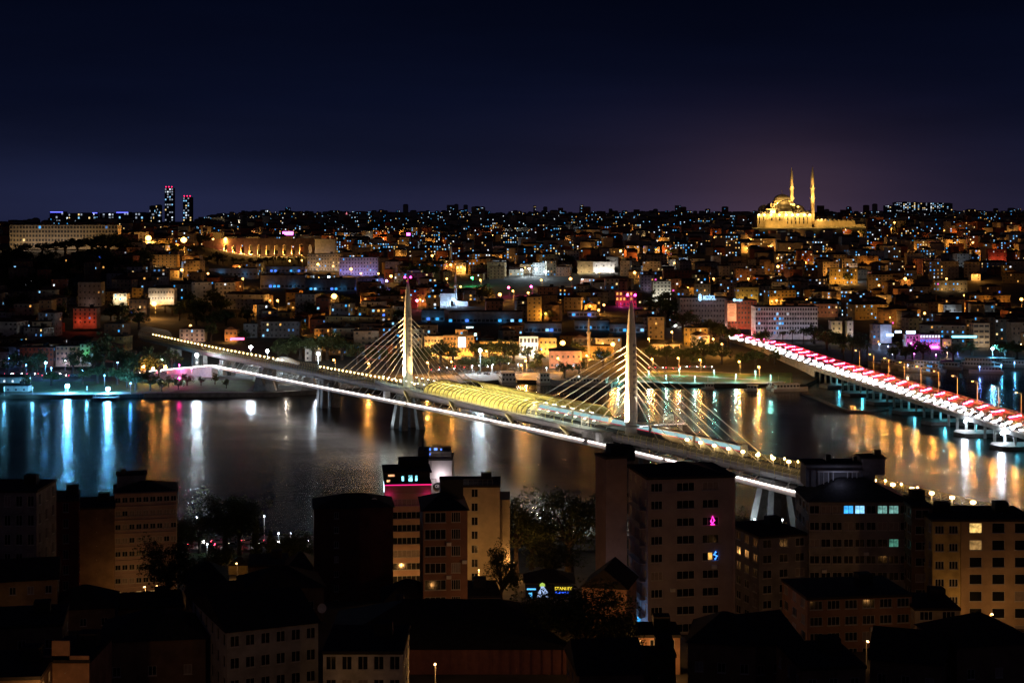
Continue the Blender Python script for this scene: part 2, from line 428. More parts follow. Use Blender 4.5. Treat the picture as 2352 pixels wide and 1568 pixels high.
for sg in (1, -1):
    for a, e in ((-400, -225), (-225, -24)) if sg > 0 else ((-400, -30), (-30, 178)):
        b = MB()
        for k in range(5): sweep(b, a, e, 8, lambda s, k=k: [(sg * (5.0 + .05 * k) + x, RT(s) - .05 - .4 * k + y) for x, y in ((-.035, -.035), (.035, -.035), (.035, .035), (-.035, .035))])
        for s in srange(a, e, 3.4): b.tube([BP(s, sg * 4.7, RT(s)), BP(s, sg * 5.25, RT(s) - .5), BP(s, sg * 5.5, RT(s) - 1.6), BP(s, sg * 5.45, RT(s) - 3.0)], [.06, .08, .09, .07], 5)
        b.build('railing', M['yellow'], bridge)
    b = MB()
    for k in range(5): sweep(b, 178, 385, 8, lambda s, k=k: [(sg * (5.0 + .05 * k) + x, RT(s) - .05 - .4 * k + y) for x, y in ((-.035, -.035), (.035, -.035), (.035, .035), (-.035, .035))])
    for s in srange(178, 385, 3.6): b.tube([BP(s, sg * 4.7, RT(s)), BP(s, sg * 5.25, RT(s) - .5), BP(s, sg * 5.5, RT(s) - 1.6), BP(s, sg * 5.45, RT(s) - 3.0)], [.07, .09, .1, .08], 5)
    b.build('railing', M['yellow'], bridge)
    # lower walkway with its LED line, fascia and struts
    D0, D1 = 8.4, 11.4
    b = MB()
    sweep(b, -232, 352, 6, lambda s: [(sg * D0, LZ(s) - .5), (sg * D1, LZ(s) - .5), (sg * D1, LZ(s) - .85), (sg * D0, LZ(s) - .85)])
    sweep(b, -232, 352, 6, lambda s: [(sg * (D1 + .02), LZ(s) + .1), (sg * (D1 + .75), LZ(s) - 1.3), (sg * (D1 + .6), LZ(s) - 1.32), (sg * (D1 - .12), LZ(s) + .1)])
    w = b.build('lower_walkway', mat('pale_pink_panels', (.66, .58, .55), .6, .12, .5), bridge)
    b = MB()
    for a, e in ((-232, -92), (-90, 22), (24, 96), (98, 166), (169, 214), (216, 300), (303, 352)):
        b.tube([BP(s, sg * (D1 + .22), LZ(s) + .14) for s in srange(a, e, 8)], .16, 6)
    b.build('led_light_strip', E_LED, w)
    b = MB()
    for s in srange(-226, 346, 7.5): b.tube([BP(s, sg * 4.6, RT(s) - 3.6), BP(s + 1.5, sg * 8.6, LZ(s) - .6)], .16, 5)
    sweep(b, -232, 352, 8, lambda s: [(sg * 8.2 + x, LZ(s) - .5 + y) for x, y in ((-.2, -.3), (.2, -.3), (.2, .3), (-.2, .3))])
    b.build('strut_frame', M['steel'], bridge)
    b = MB()
    for z in (.45, .75, 1.05): sweep(b, -232, 352, 8, lambda s, z=z: [(sg * 8.5 + x, LZ(s) - .5 + z + y) for x, y in ((-.02, -.02), (.02, -.02), (.02, .02), (-.02, .02))])
    for s in srange(-232, 352, 4): b.tube([BP(s, sg * 8.5, LZ(s) - .5), BP(s, sg * 8.5, LZ(s) + .6)], .03, 4)
    b.build('handrail', M['steel'], bridge)
# pylons
for ps in (0, 178.6):
    b = MB()
    prof = [(2.0, 14.0), (2.0, 19.0), (1.98, 24), (1.95, 32), (1.85, 40), (1.68, 48), (1.42, 54), (1.08, 59), (.75, 62.5), (.5, 64.6), (.25, 65.0)]
    ctr = BP(ps, 0, 0)
    n = 28; rows = []
    for r, z in prof:
        row = []
        for j in range(n):
            a = 2 * math.pi * j / n
            cs, sn = math.cos(a), math.sin(a)
            e = .8
            row.append(BP(ps + 1.0 * r * math.copysign(abs(cs) ** e, cs), 1.0 * r * math.copysign(abs(sn) ** e, sn), z))
        rows.append(row)
    b.grid(rows, 0, True, True, True)
    for z in (27, 33.5, 40.2, 46.9, 53.6):
        r = lerp([(q, p) for p, q in prof], z) + .015
        b.grid([[BP(ps + r * math.copysign(abs(math.cos(a)) ** .8, math.cos(a)), r * math.copysign(abs(math.sin(a)) ** .8, math.sin(a)), z + dz) for a in (2 * math.pi * j / 28 for j in range(28))] for dz in (-.06, .06)], 1, True, True)
    py = b.build('pylon', [mat('cream_pylon_paint', (.74, .67, .56), .45, .1, .3), M['hull']], bridge)
    b = MB(); b.tube([BP(ps, 0, 64.8), BP(ps, 0, 67.0)], .14, 6); b.tube([BP(ps - .9, 1.0, 66.6), BP(ps + .9, -1.0, 66.6)], .09, 5)
    b.build('beacon_mast', M['steel'], py)
    for k in (-1, 1):
        b = MB(); c0 = BP(ps + .9 * k, -1.0 * k, 66.7)
        b.lathe(c0.x, c0.y, [(.02, 66.7), (.34, 66.8), (.40, 67.05), (.3, 67.35), (.02, 67.5)], 10)
        b.build('beacon', E_MAG, py)
    zs = [49.8 - 2.16 * i for i in range(9)]
    for z in zs:
        for q in (-1, 1):
            r = lerp([(qq, p) for p, qq in prof], z)
            c0 = BP(ps + q * (r + .15), 0, z)
            b = MB(); b.box(c0.x, c0.y, z - .45, .9, .9, .9, math.atan2(AY, AX)); b.build('cable_anchorage', M['hull'], py)
    for q in (-1, 1):
        for i, z in enumerate(zs):
            r = lerp([(qq, p) for p, qq in prof], z)
            b = MB(); sa = ps + q * (16.1 + 7.85 * (8 - i)); b.tube([BP(ps + q * r, 0, z), BP(sa, 0, RT(sa) - 1.7)], .12, 5)
            b.build('stay_cable', mat('white_cable_sheath', (.70, .66, .58), .45, .05, 1.0), bridge)
    b = MB(); 
    for q, dd in ((-1, 3.6), (1, 3.6), (-1, -3.6), (1, -3.6)):
        c0 = BP(ps + q * 3.2, dd, 0); b.box(c0.x, c0.y, RT(ps) - 1.9, .6, .6, .5)
    b.box(BP(ps, 0, 0).x, BP(ps, 0, 0).y, RT(ps) - 2.0, 5.2, 5.2, .35, math.atan2(AY, AX))
    b.build('pylon_plinth', M['steel'], bridge)
    warm = (1.0, .56, .20)
    spot('pylon_floodlight', BP(ps - 4.5, 5.6, 24), BP(ps, 0, 36), warm, 230000, 70, .3, bridge)
    spot('pylon_floodlight', BP(ps - 9, 8.5, 24), BP(ps, 0, 50), warm, 380000, 44, .3, bridge)
    spot('pylon_floodlight', BP(ps - 3.0, 4.6, 23.4), BP(ps - .3, .3, 27), (1, .82, .6), 260000, 80, .3, bridge)
    spot('pylon_floodlight', BP(ps + 6, -3.5, 19), BP(ps, 0, 44), warm, 40000, 60, .3, bridge)
    for q in (-1, 1):
        spot('cable_floodlight', BP(ps + q * 10, 3.6, 20.6), BP(ps + q * 26, 0, 32), warm, 15000, 95, .3, bridge)
        spot('cable_floodlight', BP(ps + q * 45, 3.6, 20.6), BP(ps + q * 40, 0, 30), warm, 7000, 110, .3, bridge)
# piers
def pier(s, top, legs, spread_s, spread_d, base_z=-3, ts=2.4, td=2.6, w0=1.6, w1=1.2):
    r = thing('bridge_pier', '', 'bridge pier')
    b = MB()
    for a in (-1, 1):
        for c in (-1, 1):
            p0, p1 = (s + a * spread_s, c * spread_d), (s + a * ts, c * td)
            q = []
            for (x, y), z, w in ((p0, base_z, w0), (p1, top, w1)):
                q += [BP(x + i * w, y + j * w, z) for i, j in ((-1, -1), (1, -1), (1, 1), (-1, 1))]
            b.hexa(q)
    q = []
    for z, k in ((top - 1.6, 1.25), (top, 1.5)): q += [BP(s + i * ts * k, j * td * k, z) for i, j in ((-1, -1), (1, -1), (1, 1), (-1, 1))]
    b.hexa(q)
    COL.objects.unlink(r); bpy.data.objects.remove(r)
    return b.build('pier', M['concrete'], bridge)
pier(0, 15.2, 4, 4.7, 4.6); pier(178.6, 15.6, 4, 4.7, 4.6)
pier(-91, 14.0, 4, 2.4, 3.4, ts=2.2, td=2.6); pier(258, 15.3, 4, 4.2, 4.6, 1.0); pier(-175, 12.6, 4, 2.2, 3.0, 1.0, ts=2.0, td=2.4)
for s in (-240, -290, -340): pier(s, 11.4, 4, 2.0, 2.6, 0, ts=2.0, td=2.4)
for s in (310, 355): pier(s, 15.0, 4, 2.2, 2.6, 0, ts=2.2, td=2.4)
spot('pier_floodlight', BP(-6, 11, 3), BP(0, 0, 7), (.75, .88, 1.0), 2600, 90, .3, bridge)
spot('pier_floodlight', BP(252, 12, 3), BP(258, 0, 8), (.75, .88, 1.0), 3200, 90, .3, bridge)
spot('pier_floodlight', BP(-97, 11, 3), BP(-91, 0, 7), (.8, .85, 1.0), 2200, 90, .3, bridge)
# station platforms on both sides of the tracks
PF = 19.5
def pw(s): return 4.5 + 4.4 * sm((s + 26) / 26) * (1 if s < 160 else max(.25, sm((176 - s) / 10 + .3)))
for sg in (1, -1):
    b = MB(); sweep(b, -26, 168, 4, lambda s: [(sg * 4.3, PF), (sg * (pw(s) + .05), PF), (sg * (pw(s) + .15), PF - .5), (sg * (pw(s) - .7), PF - 2.0), (sg * 4.3, PF - 3.9)])
    pl = b.build('platform', [M['hull']], bridge)
    b = MB(); sweep(b, -22, 166, 4, lambda s: [(sg * 4.5, PF + .03), (sg * (pw(s) - .25), PF + .03)], closed=False)
    b.build('platform_paving', M['paving'], pl)
    b = MB()
    for z in (.3, .7, 1.1): sweep(b, -16, 166, 6, lambda s, z=z: [(sg * (pw(s) - .1) + x, PF + z + y) for x, y in ((-.025, -.025), (.025, -.025), (.025, .025), (-.025, .025))])
    for s in srange(-16, 166, 2.6): b.tube([BP(s, sg * (pw(s) - .1), PF), BP(s, sg * (pw(s) - .1), PF + 1.15)], .04, 4)
    b.build('balustrade', M['steel'], pl)
    # canopy: ribs, translucent yellow panels, roof spine
    a, e = (33, 120) if sg > 0 else (52, 150)
    oo, th = (0, 4.6) if sg > 0 else (2.2, 6.4)
    arc = [(sg * (-1.6 + oo + 9.9 * math.sin(q)), PF + .3 + th * math.cos(q) ** .8 if q < 1.5 else PF + .3) for q in (math.pi / 2 * k / 9 for k in range(10))]
    ca = bpy.data.objects.new('canopy', None); COL.objects.link(ca); ca.parent = bridge; ca['_o'] = bridge['_o']
    tm = MATS.get('canopy_panel')
    if not tm:
        tm = bpy.data.materials.new('canopy_panel'); tm.use_nodes = True; t = tm.node_tree; t.nodes.clear()
        tr = t.nodes.new('ShaderNodeBsdfTranslucent'); di = t.nodes.new('ShaderNodeBsdfDiffuse'); mx = t.nodes.new('ShaderNodeMixShader'); o = t.nodes.new('ShaderNodeOutputMaterial')
        nn = t.nodes.new('ShaderNodeTexNoise'); nn.inputs['Scale'].default_value = .6
        cc = t.nodes.new('ShaderNodeTexCoord'); t.links.new(cc.outputs['Object'], nn.inputs['Vector'])
        rr = ramp(t, [(.3, (.58, .50, .16)), (.7, (.84, .76, .34))], 'LINEAR'); t.links.new(nn.outputs[0], rr.inputs[0])
        t.links.new(rr.outputs[0], tr.inputs[0]); t.links.new(rr.outputs[0], di.inputs[0])
        mx.inputs[0].default_value = .3
        t.links.new(tr.outputs[0], mx.inputs[1]); t.links.new(di.outputs[0], mx.inputs[2]); t.links.new(mx.outputs[0], o.inputs[0]); MATS['canopy_panel'] = tm
    b = MB()
    b.grid([[BP(s, d, z) for d, z in arc] for s in srange(a, e, 1.8)], 0, True)
    b.build('glazed_shell', tm, ca)
    for s in srange(a, e, 3.63):
        b = MB(); b.grid([[BP(s + o, d * 1.015 if j else d, z + k) for (j, (d, z)) in enumerate(arc)] for o, k in ((-.24, .03), (.24, .03), (.24, .26), (-.24, .26))] , 0, False)
        b.build('rib', M['yellow'] if sg < 0 else mat('olive_steel', (.16, .14, .05), .5, .1, 1.0), ca)
    b = MB()
    for i in (0, 2, 4, 6): b.tube([BP(s, arc[i][0], arc[i][1] + .12) for s in srange(a, e, 8)], .09, 4)
    b.build('purlin', mat('olive_steel', (.16, .14, .05), .5, .1, 1.0), ca)
    b = MB()
    for s in srange(a + 1.8, e - 1.8, 3.63): b.tube([BP(s, sg * 3.2, PF), BP(s, sg * 3.0, PF + 2.2), BP(s, sg * (.4 + oo * .7), PF + 4.0 + oo * .6)], [.18, .16, .14], 5)
    b.build('column_row', M['yellow'], ca)
    for i, s in enumerate(srange(a + 3, e - 3, 6.8)):
        point('platform_lamp', BP(s, sg * 3.4, PF + 3.3), (1.0, .87, .46), 1500 if sg > 0 else 3200, .25, bridge)
        b = MB(); c0 = BP(s, sg * 3.6, 0); b.box(c0.x, c0.y, PF + 3.45, 2.4, .3, .12, math.atan2(AY, AX)); b.build('platform_light', emat('platform_tube_glow', (1, .92, .70), 14), ca)
    for s in srange(-12, 26, 9): point('platform_lamp', BP(s, sg * 6.0, PF + 2.6), (.75, 1.0, .85), 500, .2, bridge)
    for s in srange(126 if sg > 0 else 154, 160, 9): point('platform_lamp', BP(s, sg * 6.0, PF + 2.6), (.75, 1.0, .85), 600, .2, bridge)
    # curved lamp frames on the open platform ends
    for s in list(srange(-14, 27, 6)) + list(srange(125, 163, 6.5)):
        b = MB(); b.tube([BP(s, sg * 6.6, PF), BP(s, sg * 6.7, PF + 1.6), BP(s, sg * 6.3, PF + 2.6), BP(s, sg * 5.2, PF + 2.9)], [.12, .11, .09, .07], 5)
        g = b.build('platform_frame', M['yellow'], pl)
        b = MB(); c0 = BP(s, sg * 5.4, 0); b.box(c0.x, c0.y, PF + 2.7, .8, .5, .12, math.atan2(AY, AX)); b.build('lamp', emat('small_white_glow', (1.0, .93, .75), 12), g)
# stair covers sloping from the platform hull to the lower walkway
for u in (932, 1036, 1166, 1292):
    s = s_of(u, 9.0); b = MB()
    q = []
    for ss, d, z in ((s - 2.0, 8.7, PF - .9), (s + 5.0, 9.6, LZ(s) + .4)):
        q += [BP(ss, d - .7, z - .35), BP(ss + 1.0, d + .9, z - .35), BP(ss + 1.0, d + .9, z + .35), BP(ss, d - .7, z + .35)]
    b.hexa(q); b.build('stair_cover', mat('pale_yellow_panel', (.6, .52, .28), .6, .1, 1.0), bridge)
    point('stair_lamp', BP(s, 12.2, LZ(s) + 2.8), (1, .85, .45), 420, .2, bridge)
for u in (891, 1382):
    s = s_of(u, 8.0); b = MB(); c0 = BP(s, 8.6, 0); b.box(c0.x, c0.y, LZ(s) - .5, 2.2, 2.4, 3.6, math.atan2(AY, AX)); b.build('lift_shaft', M['white'], bridge)
# concrete end block, mezzanine footbridge round the near pylon
b = MB(); sweep(b, 160, 174, 7, lambda s: [(4.4, PF + .1), (9.0, PF + .1), (8.2, PF - 3.2), (4.4, PF - 4.2)]); b.build('end_block', M['concrete'], bridge)
b = MB()
path = [BP(166, 6.0, 21.2), BP(175, 3.8, 21.9), BP(181, 3.4, 22.3), BP(185, 0, 22.6), BP(186, -6, 22.8), BP(187, -17, 22.6)]
rows = []
for p0 in path: rows.append([p0 + Vector((AX * 1.2, AY * 1.2, 0)), p0 - Vector((AX * 1.2, AY * 1.2, 0)), p0 - Vector((AX * 1.2, AY * 1.2, .35)), p0 + Vector((AX * 1.2, AY * 1.2, -.35))])
b.grid(rows, 0, False, True, True)
for p0 in path: b.tube([p0, p0 + Vector((0, 0, 1.2))], .05, 4)
for z in (.5, 1.1): b.tube([p0 + Vector((0, 0, z)) for p0 in path], .04, 4)
fb = b.build('footbridge', M['steel'], bridge)
b = MB(); b.tube([p0 + Vector((-.6, -1.0, -.1)) for p0 in path[3:]], .14, 5); b.build('footbridge_light', emat('footbridge_glow', (1, .95, .95), 7, True), fb)
for pp in (BP(187, -3, 0), BP(187, -15, 0)):
    b = MB(); b.tube([(pp.x, pp.y, 14), (pp.x, pp.y, 22.4)], [.55, .45], 8); b.build('footbridge_column', M['concrete'], fb)
for pp, w in ((BP(188, -9, 22.8), 3.4), (BP(157, 5.5, PF), 2.4)):
    b = MB(); c0 = pp
    for x in (-w / 2, w / 2):
        for y in (-1, 1):
            b.tube([(c0.x + x, c0.y + y, c0.z), (c0.x + x, c0.y + y, c0.z + 3.4)], .08, 4)
    for z in (0.1, 1.7, 3.4):
        for y in (-1, 1):
            b.tube([(c0.x - w / 2, c0.y + y, c0.z + z), (c0.x + w / 2, c0.y + y, c0.z + z)], .06, 4)
            if z < 3: b.tube([(c0.x - w / 2, c0.y + y, c0.z + z), (c0.x + w / 2, c0.y + y, c0.z + z + 1.7)], .05, 4)
    b.build('lattice_frame', M['steel'], bridge)
point('lattice_lamp', BP(187, -9, 25), (1, .8, .6), 500, .2, bridge); point('lattice_lamp', BP(158, 8.5, PF + 2.5), (1, .8, .6), 500, .2, bridge)
# tunnel mouth mesh tube where the bridge enters the far hill
b = MB()
for s in srange(-400, -362, 2.2): b.tube([BP(s, 5.4 * math.cos(q), RT(s) - 1 + 5.6 * math.sin(q)) for q in (math.pi * k / 10 for k in range(11))], .09, 4)
for q in (math.pi * k / 10 for k in range(11)): b.tube([BP(s, 5.4 * math.cos(q), RT(s) - 1 + 5.6 * math.sin(q)) for s in (-400, -362)], .07, 4)
b.build('tunnel_mouth_cage', M['steel'], bridge)
# globe lamps along the tracks: one of each kind, then copies
g0 = thing('globe_lamp', 'warm globe lamp in the row lining the metro bridge tracks', 'bridge lamp', (0, 0, 0), 0, 'globe lamps along the metro bridge')
b = MB(); b.tube([(0, 0, 0), (0, 0, 1.5)], .07, 6); b.lathe(0, 0, [(.22, 0), (.22, .08), (.08, .12)], 8); b.build('post', M['steel'], g0)
b = MB(); b.lathe(0, 0, [(.33 * math.sin(math.pi * k / 8) + .001, 1.9 - .34 * math.cos(math.pi * k / 8)) for k in range(9)], 12); b.build('globe', E_WARM, g0)
ss = [s_of(u, -.6) for u in (352,)]
ls = list(srange(s_of(352, -.6), s_of(648, -.6), 6.6)) + list(srange(s_of(736, -.6), s_of(952, -.6), 4.6))
first = True
for s in ls:
    p0 = BP(s, -.6, RT(s) - 1.85)
    if first: g0.location = p0; first = False
    else: dup(g0, p0)
for s in srange(s_of(1578, -.6), s_of(2235, -.6), 7.6): dup(g0, BP(s, -.6, RT(s) - 1.85), scale=(2.0, 2.0, 1.2))
for s in srange(s_of(1660, -5), s_of(2110, -5), 6.5): dup(g0, BP(s, -4.6, RT(s) - 1.85), scale=(.7, .7, 1.0), label='small far-side globe lamp by the outer railing of the metro bridge', group='small lamps on the far railing of the metro bridge')
# metro train standing on the far track by the near pylon
tr = thing('metro_train', 'pale metro train with a lit teal window band beside the near pylon', 'train', BP(190, -2.9, 19))
for k in range(5):
    a = 112 + 25.4 * k; e = a + 24.6
    b = MB(); sweep(b, a, e, 12.3, lambda s: [(-4.25, RT(s) - 1.5), (-1.6, RT(s) - 1.5), (-1.55, RT(s) + .2), (-1.75, RT(s) + 1.9), (-2.4, RT(s) + 2.25), (-3.5, RT(s) + 2.25), (-4.2, RT(s) + 1.9), (-4.3, RT(s) + .2)])
    cg = b.build('carriage', mat('train_paint', (.42, .44, .44), .35, .08, .6), tr)
    b = MB(); sweep(b, a + .5, e - .5, 12, lambda s: [(-1.52, RT(s) + .45), (-1.68, RT(s) + 1.65)], closed=False); b.build('window_band', emat('train_window_glow', (.55, .95, 1.0), .6, True), cg)
    b = MB(); sweep(b, a + .2, e - .2, 12, lambda s: [(-1.53, RT(s) + .08), (-1.53, RT(s) + .28)], closed=False); b.build('red_stripe', emat('stripe_paint_glow', (1, .05, .12), .8), cg)  # painted stripe given a glow of its own
# ------------------------------------------------------------------ building kit
PANES = {}
def pane_mesh(w, h, m):
    k = (round(w, 2), round(h, 2), m.name)
    if k not in PANES:
        b = MB(); b.hexa([(-w/2, -.03, -h/2), (w/2, -.03, -h/2), (w/2, .03, -h/2), (-w/2, .03, -h/2), (-w/2, -.03, h/2), (w/2, -.03, h/2), (w/2, .03, h/2), (-w/2, .03, h/2)])
        me = bpy.data.meshes.new('pane'); me.from_pydata(b.v, [], b.f); me.materials.append(m); PANES[k] = me
    return PANES[k]
def frame_mesh(w, h, nb, m):
    k = ('f', round(w, 2), round(h, 2), nb, m.name)
    if k not in PANES:
        b = MB(); t = .07
        for x in [-w/2 + t/2, w/2 - t/2] + [-w/2 + w * i / nb for i in range(1, nb)]: b.box(x, -.06, -h/2, t, .08, h)
        for z in (-h/2, h/2 - t): b.box(0, -.075, z, w, .06, t)
        b.box(0, -.14, -h/2 - .09, w + .16, .22, .08)
        me = bpy.data.meshes.new('window_frame'); me.from_pydata(b.v, [], b.f); me.materials.append(m); PANES[k] = me
    return PANES[k]
def facade(mb, W_, Ht, xs, zs, place, rec=.18, skip=(), dark=1):
    """wall with recessed openings; place(x, depth, z) -> point"""
    gx = sorted({0, W_} | {a for p in xs for a in p}); gz = sorted({0, Ht} | {a for p in zs for a in p})
    for i in range(len(gx) - 1):
        for j in range(len(gz) - 1):
            x0, x1, z0, z1 = gx[i], gx[i+1], gz[j], gz[j+1]
            cx_, cz_ = (x0 + x1) / 2, (z0 + z1) / 2
            a = next((n for n, p in enumerate(xs) if p[0] < cx_ < p[1]), None); c = next((n for n, p in enumerate(zs) if p[0] < cz_ < p[1]), None)
            if a is None or c is None or (a, c) in skip:
                mb.face([place(x0, 0, z0), place(x1, 0, z0), place(x1, 0, z1), place(x0, 0, z1)], 0)
            else:
                mb.face([place(x0, rec, z0), place(x1, rec, z0), place(x1, rec, z1), place(x0, rec, z1)], dark)
                for p, q in (((x0, z0), (x1, z0)), ((x1, z0), (x1, z1)), ((x1, z1), (x0, z1)), ((x0, z1), (x0, z0))):
                    mb.face([place(p[0], 0, p[1]), place(q[0], 0, q[1]), place(q[0], rec, q[1]), place(p[0], rec, p[1])], 0)
def roof_mesh(mb, kind, w, d, z, ph=2.2, ov=.4, mi=0):
    if kind == 'flat':
        mb.box(0, 0, z - .1, w + .3, d + .3, .45, 0, mi); mb.box(w * .2, d * .1, z + .35, 2.6, 2.6, 1.9, 0, mi)
        return
    W2, D2 = w / 2 + ov, d / 2 + ov
    e = [(-W2, -D2, z), (W2, -D2, z), (W2, D2, z), (-W2, D2, z)]
    if kind == 'hip':
        k = max(.4, W2 - D2) if W2 > D2 else .4
        r = [(-k, 0, z + ph), (k, 0, z + ph)]
    elif kind == 'gable': r = [(-W2, 0, z + ph), (W2, 0, z + ph)]
    if kind in ('hip', 'gable'):
        for f in ((e[0], e[1], r[1], r[0]), (e[2], e[3], r[0], r[1]), (e[1], e[2], r[1]), (e[3], e[0], r[0]), tuple(e)): mb.face(f, mi)
    if kind == 'front_gable':
        r = [(0, -D2, z + ph), (0, D2, z + ph)]
        for f in ((e[0], e[3], r[1], r[0]), (e[1], e[2], r[1], r[0]), (e[0], e[1], r[0]), (e[2], e[3], r[1]), tuple(e)): mb.face(f, mi)
CUR = mat('drawn_curtain', (.30, .26, .25), .9, .15, 1.5)
def building(nm, label, cat, X, Y, zb, w, d, fl, fh=3.1, rot=0.0, wall='grey', roof='flat', rm=None, ncol=None, ww=1.2, wh=1.45, lit=.1, fixed=None, group=None, frames=0, ph=2.2, sink=3.0, cols=None, wmat=None, sides=True, door=False, rec=.18):
    rt = thing(nm, label, cat, (X, Y, zb), rot or 1e-6, group)
    Ht = fl * fh
    wm = wmat or WALL[wall]
    ncol = ncol or max(1, int(w / 3.2)); sc = max(1, int(d / 3.6)) if sides else 0
    zs = [(fh * k + .95, fh * k + .95 + wh) for k in range(fl)]
    def xs(Wd, n): return [(Wd * (i + .5) / n - ww / 2, Wd * (i + .5) / n + ww / 2) for i in range(n)]
    faces = [(w, cols or xs(w, ncol), lambda x, y, z: (-w/2 + x, -d/2 + y, z), 0.0, 'front')]
    if sc:
        faces += [(d, xs(d, sc), lambda x, y, z: (w/2 - y, -d/2 + x, z), math.pi/2, 'right'), (d, xs(d, sc), lambda x, y, z: (-w/2 + y, d/2 - x, z), -math.pi/2, 'left')]
    mb = MB(); n = 0; tints = {}
    for Wd, xx, pl, rz, side in faces:
        sk = {(a, c) for a in range(len(xx)) for c in range(fl) if R.random() < .24} if nm in ('house', 'apartment_building') else set()
        facade(mb, Wd, Ht, xx, zs, pl, rec, sk)
        vis = side == 'front' or (side == 'right') == (X < 0)
        for a, (x0, x1) in enumerate(xx):
            for c, (z0, z1) in enumerate(zs):
                t = None
                if (a, c) in sk: continue
                if fixed is not None and side == 'front': t = fixed.get((a, c))
                elif vis and R.random() < lit and n < 14: t = rand_lit()
                px, py, pz = pl((x0 + x1) / 2, rec - .05, (z0 + z1) / 2)
                if t:
                    n += 1; tints[t] = tints.get(t, 0) + 1
                    o = linked('window', pane_mesh(x1 - x0, z1 - z0, LIT[t] if isinstance(t, str) else t), rt, (px, py, pz), rz)
                    if frames: linked('window_frame', frame_mesh(x1 - x0, z1 - z0, frames, M['frame']), o)
                elif frames and vis:
                    o = linked('window', pane_mesh(x1 - x0, z1 - z0, CUR if R.random() < .16 else M['glass']), rt, (px, py, pz), rz)
                    linked('window_frame', frame_mesh(x1 - x0, z1 - z0, frames, M['frame']), o)
    if not sc:
        for x in (-w/2, w/2): mb.face([(x, -d/2, 0), (x, d/2, 0), (x, d/2, Ht), (x, -d/2, Ht)])
    mb.face([(-w/2, d/2, 0), (w/2, d/2, 0), (w/2, d/2, Ht), (-w/2, d/2, Ht)])
    mb.face([(-w/2, -d/2, Ht - .02), (w/2, -d/2, Ht - .02), (w/2, d/2, Ht - .02), (-w/2, d/2, Ht - .02)])
    for p, q in (((-1, -1), (1, -1)), ((1, -1), (1, 1)), ((1, 1), (-1, 1)), ((-1, 1), (-1, -1))):
        mb.face([(p[0]*w/2, p[1]*d/2, -sink), (q[0]*w/2, q[1]*d/2, -sink), (q[0]*w/2, q[1]*d/2, 0), (p[0]*w/2, p[1]*d/2, 0)])
    if roof == 'front_gable': mb.face([(-w/2, -d/2 - .01, Ht), (w/2, -d/2 - .01, Ht), (0, -d/2 - .01, Ht + ph * .92)])
    mb.build('wall', [wm, M['glass'] if frames else M['dimglass']], rt)
    mb = MB(); roof_mesh(mb, roof, w, d, Ht, ph); mb.build('roof', rm or (M['roof'] if roof == 'flat' else M['roof2']), rt)
    rt['_lit'] = n
    return rt, tints
PROT = []   # sight lines kept open towards landmarks: (u0, u1, v0, v1, depth)
FOOT = []   # ground already built on (X, Y, radius)
def px(u0, u1, v0, v1, Z=None):
    """real position and size of something seen between these columns and rows, standing on the land"""
    uc = (u0 + u1) / 2
    Z = Z or hit(uc, v1)
    k = Z / F
    return (uc - CX) * k, Z, H - (v1 - HY) * k, (u1 - u0) * k, (v1 - v0) * k
def bpx(nm, label, cat, u0, u1, v0, v1, Z=None, d=None, fl=None, protect=True, **kw):
    X, Y, zb, w, h = px(u0, u1, v0, v1, Z)
    d = d or min(14, max(8, w * .6))
    fl = fl or max(1, round(h / 3.2))
    if protect: PROT.append((u0 - 2, u1 + 2, v0, v1 - 2, Y))
    FOOT.append((X, Y + d / 2, max(w, d) * .6))
    return building(nm, label, cat, X, Y + d / 2, zb, w, d, fl, fh=h / fl, **kw)[0]
# ------------------------------------------------------------------ street lamps: pole, head, the light it gives
LN = {}; LANE = []
def lamp(u, v, col, power, hh=9.0, Z=None, mat_=None, hs=.35, label=None, group=None, nm='street_lamp', cat='street lamp', arm=1.2, light=True):
    Z = Z or hit(u, v, hh)
    if hs > 1.0: PROT.append((u - 10, u + 10, v - 8, v + 9, Z))
    elif hs > .5: PROT.append((u - 3, u + 3, v - 3, v + 3, Z))
    p = at(u, v, Z); g = ground(p.x, p.y)
    lab = label or 'orange street lamp in a lane on the slope'
    rt = thing(nm, lab, cat, (p.x, p.y, g), 0, group)
    b = MB(); b.tube([(p.x, p.y, g), (p.x, p.y, p.z - .5), (p.x - arm * .3, p.y - arm * .4, p.z + .1), (p.x - arm * .6, p.y - arm, p.z + .15)] if arm else [(p.x, p.y, g), (p.x, p.y, p.z - hs * .6)], .1, 5); b.build('pole', M['pole'], rt)
    x, y = p.x - arm * .6, p.y - arm
    b = MB(); b.lathe(x, y, [(.02, p.z + hs * .9), (hs * .7, p.z + hs * .6), (hs, p.z), (hs * .7, p.z - hs * .6), (.02, p.z - hs * .9)], 10); b.build('lamp_head', mat_ or E_SODIUM, rt)
    if light: point('lamp_light', (x, y - hs - .3, p.z - hs - .3), col, power, .3, rt)
    return rt
SOD = (1.0, .41, .07); COLD = (.72, .88, 1.0); BLU = (.10, .48, 1.0)
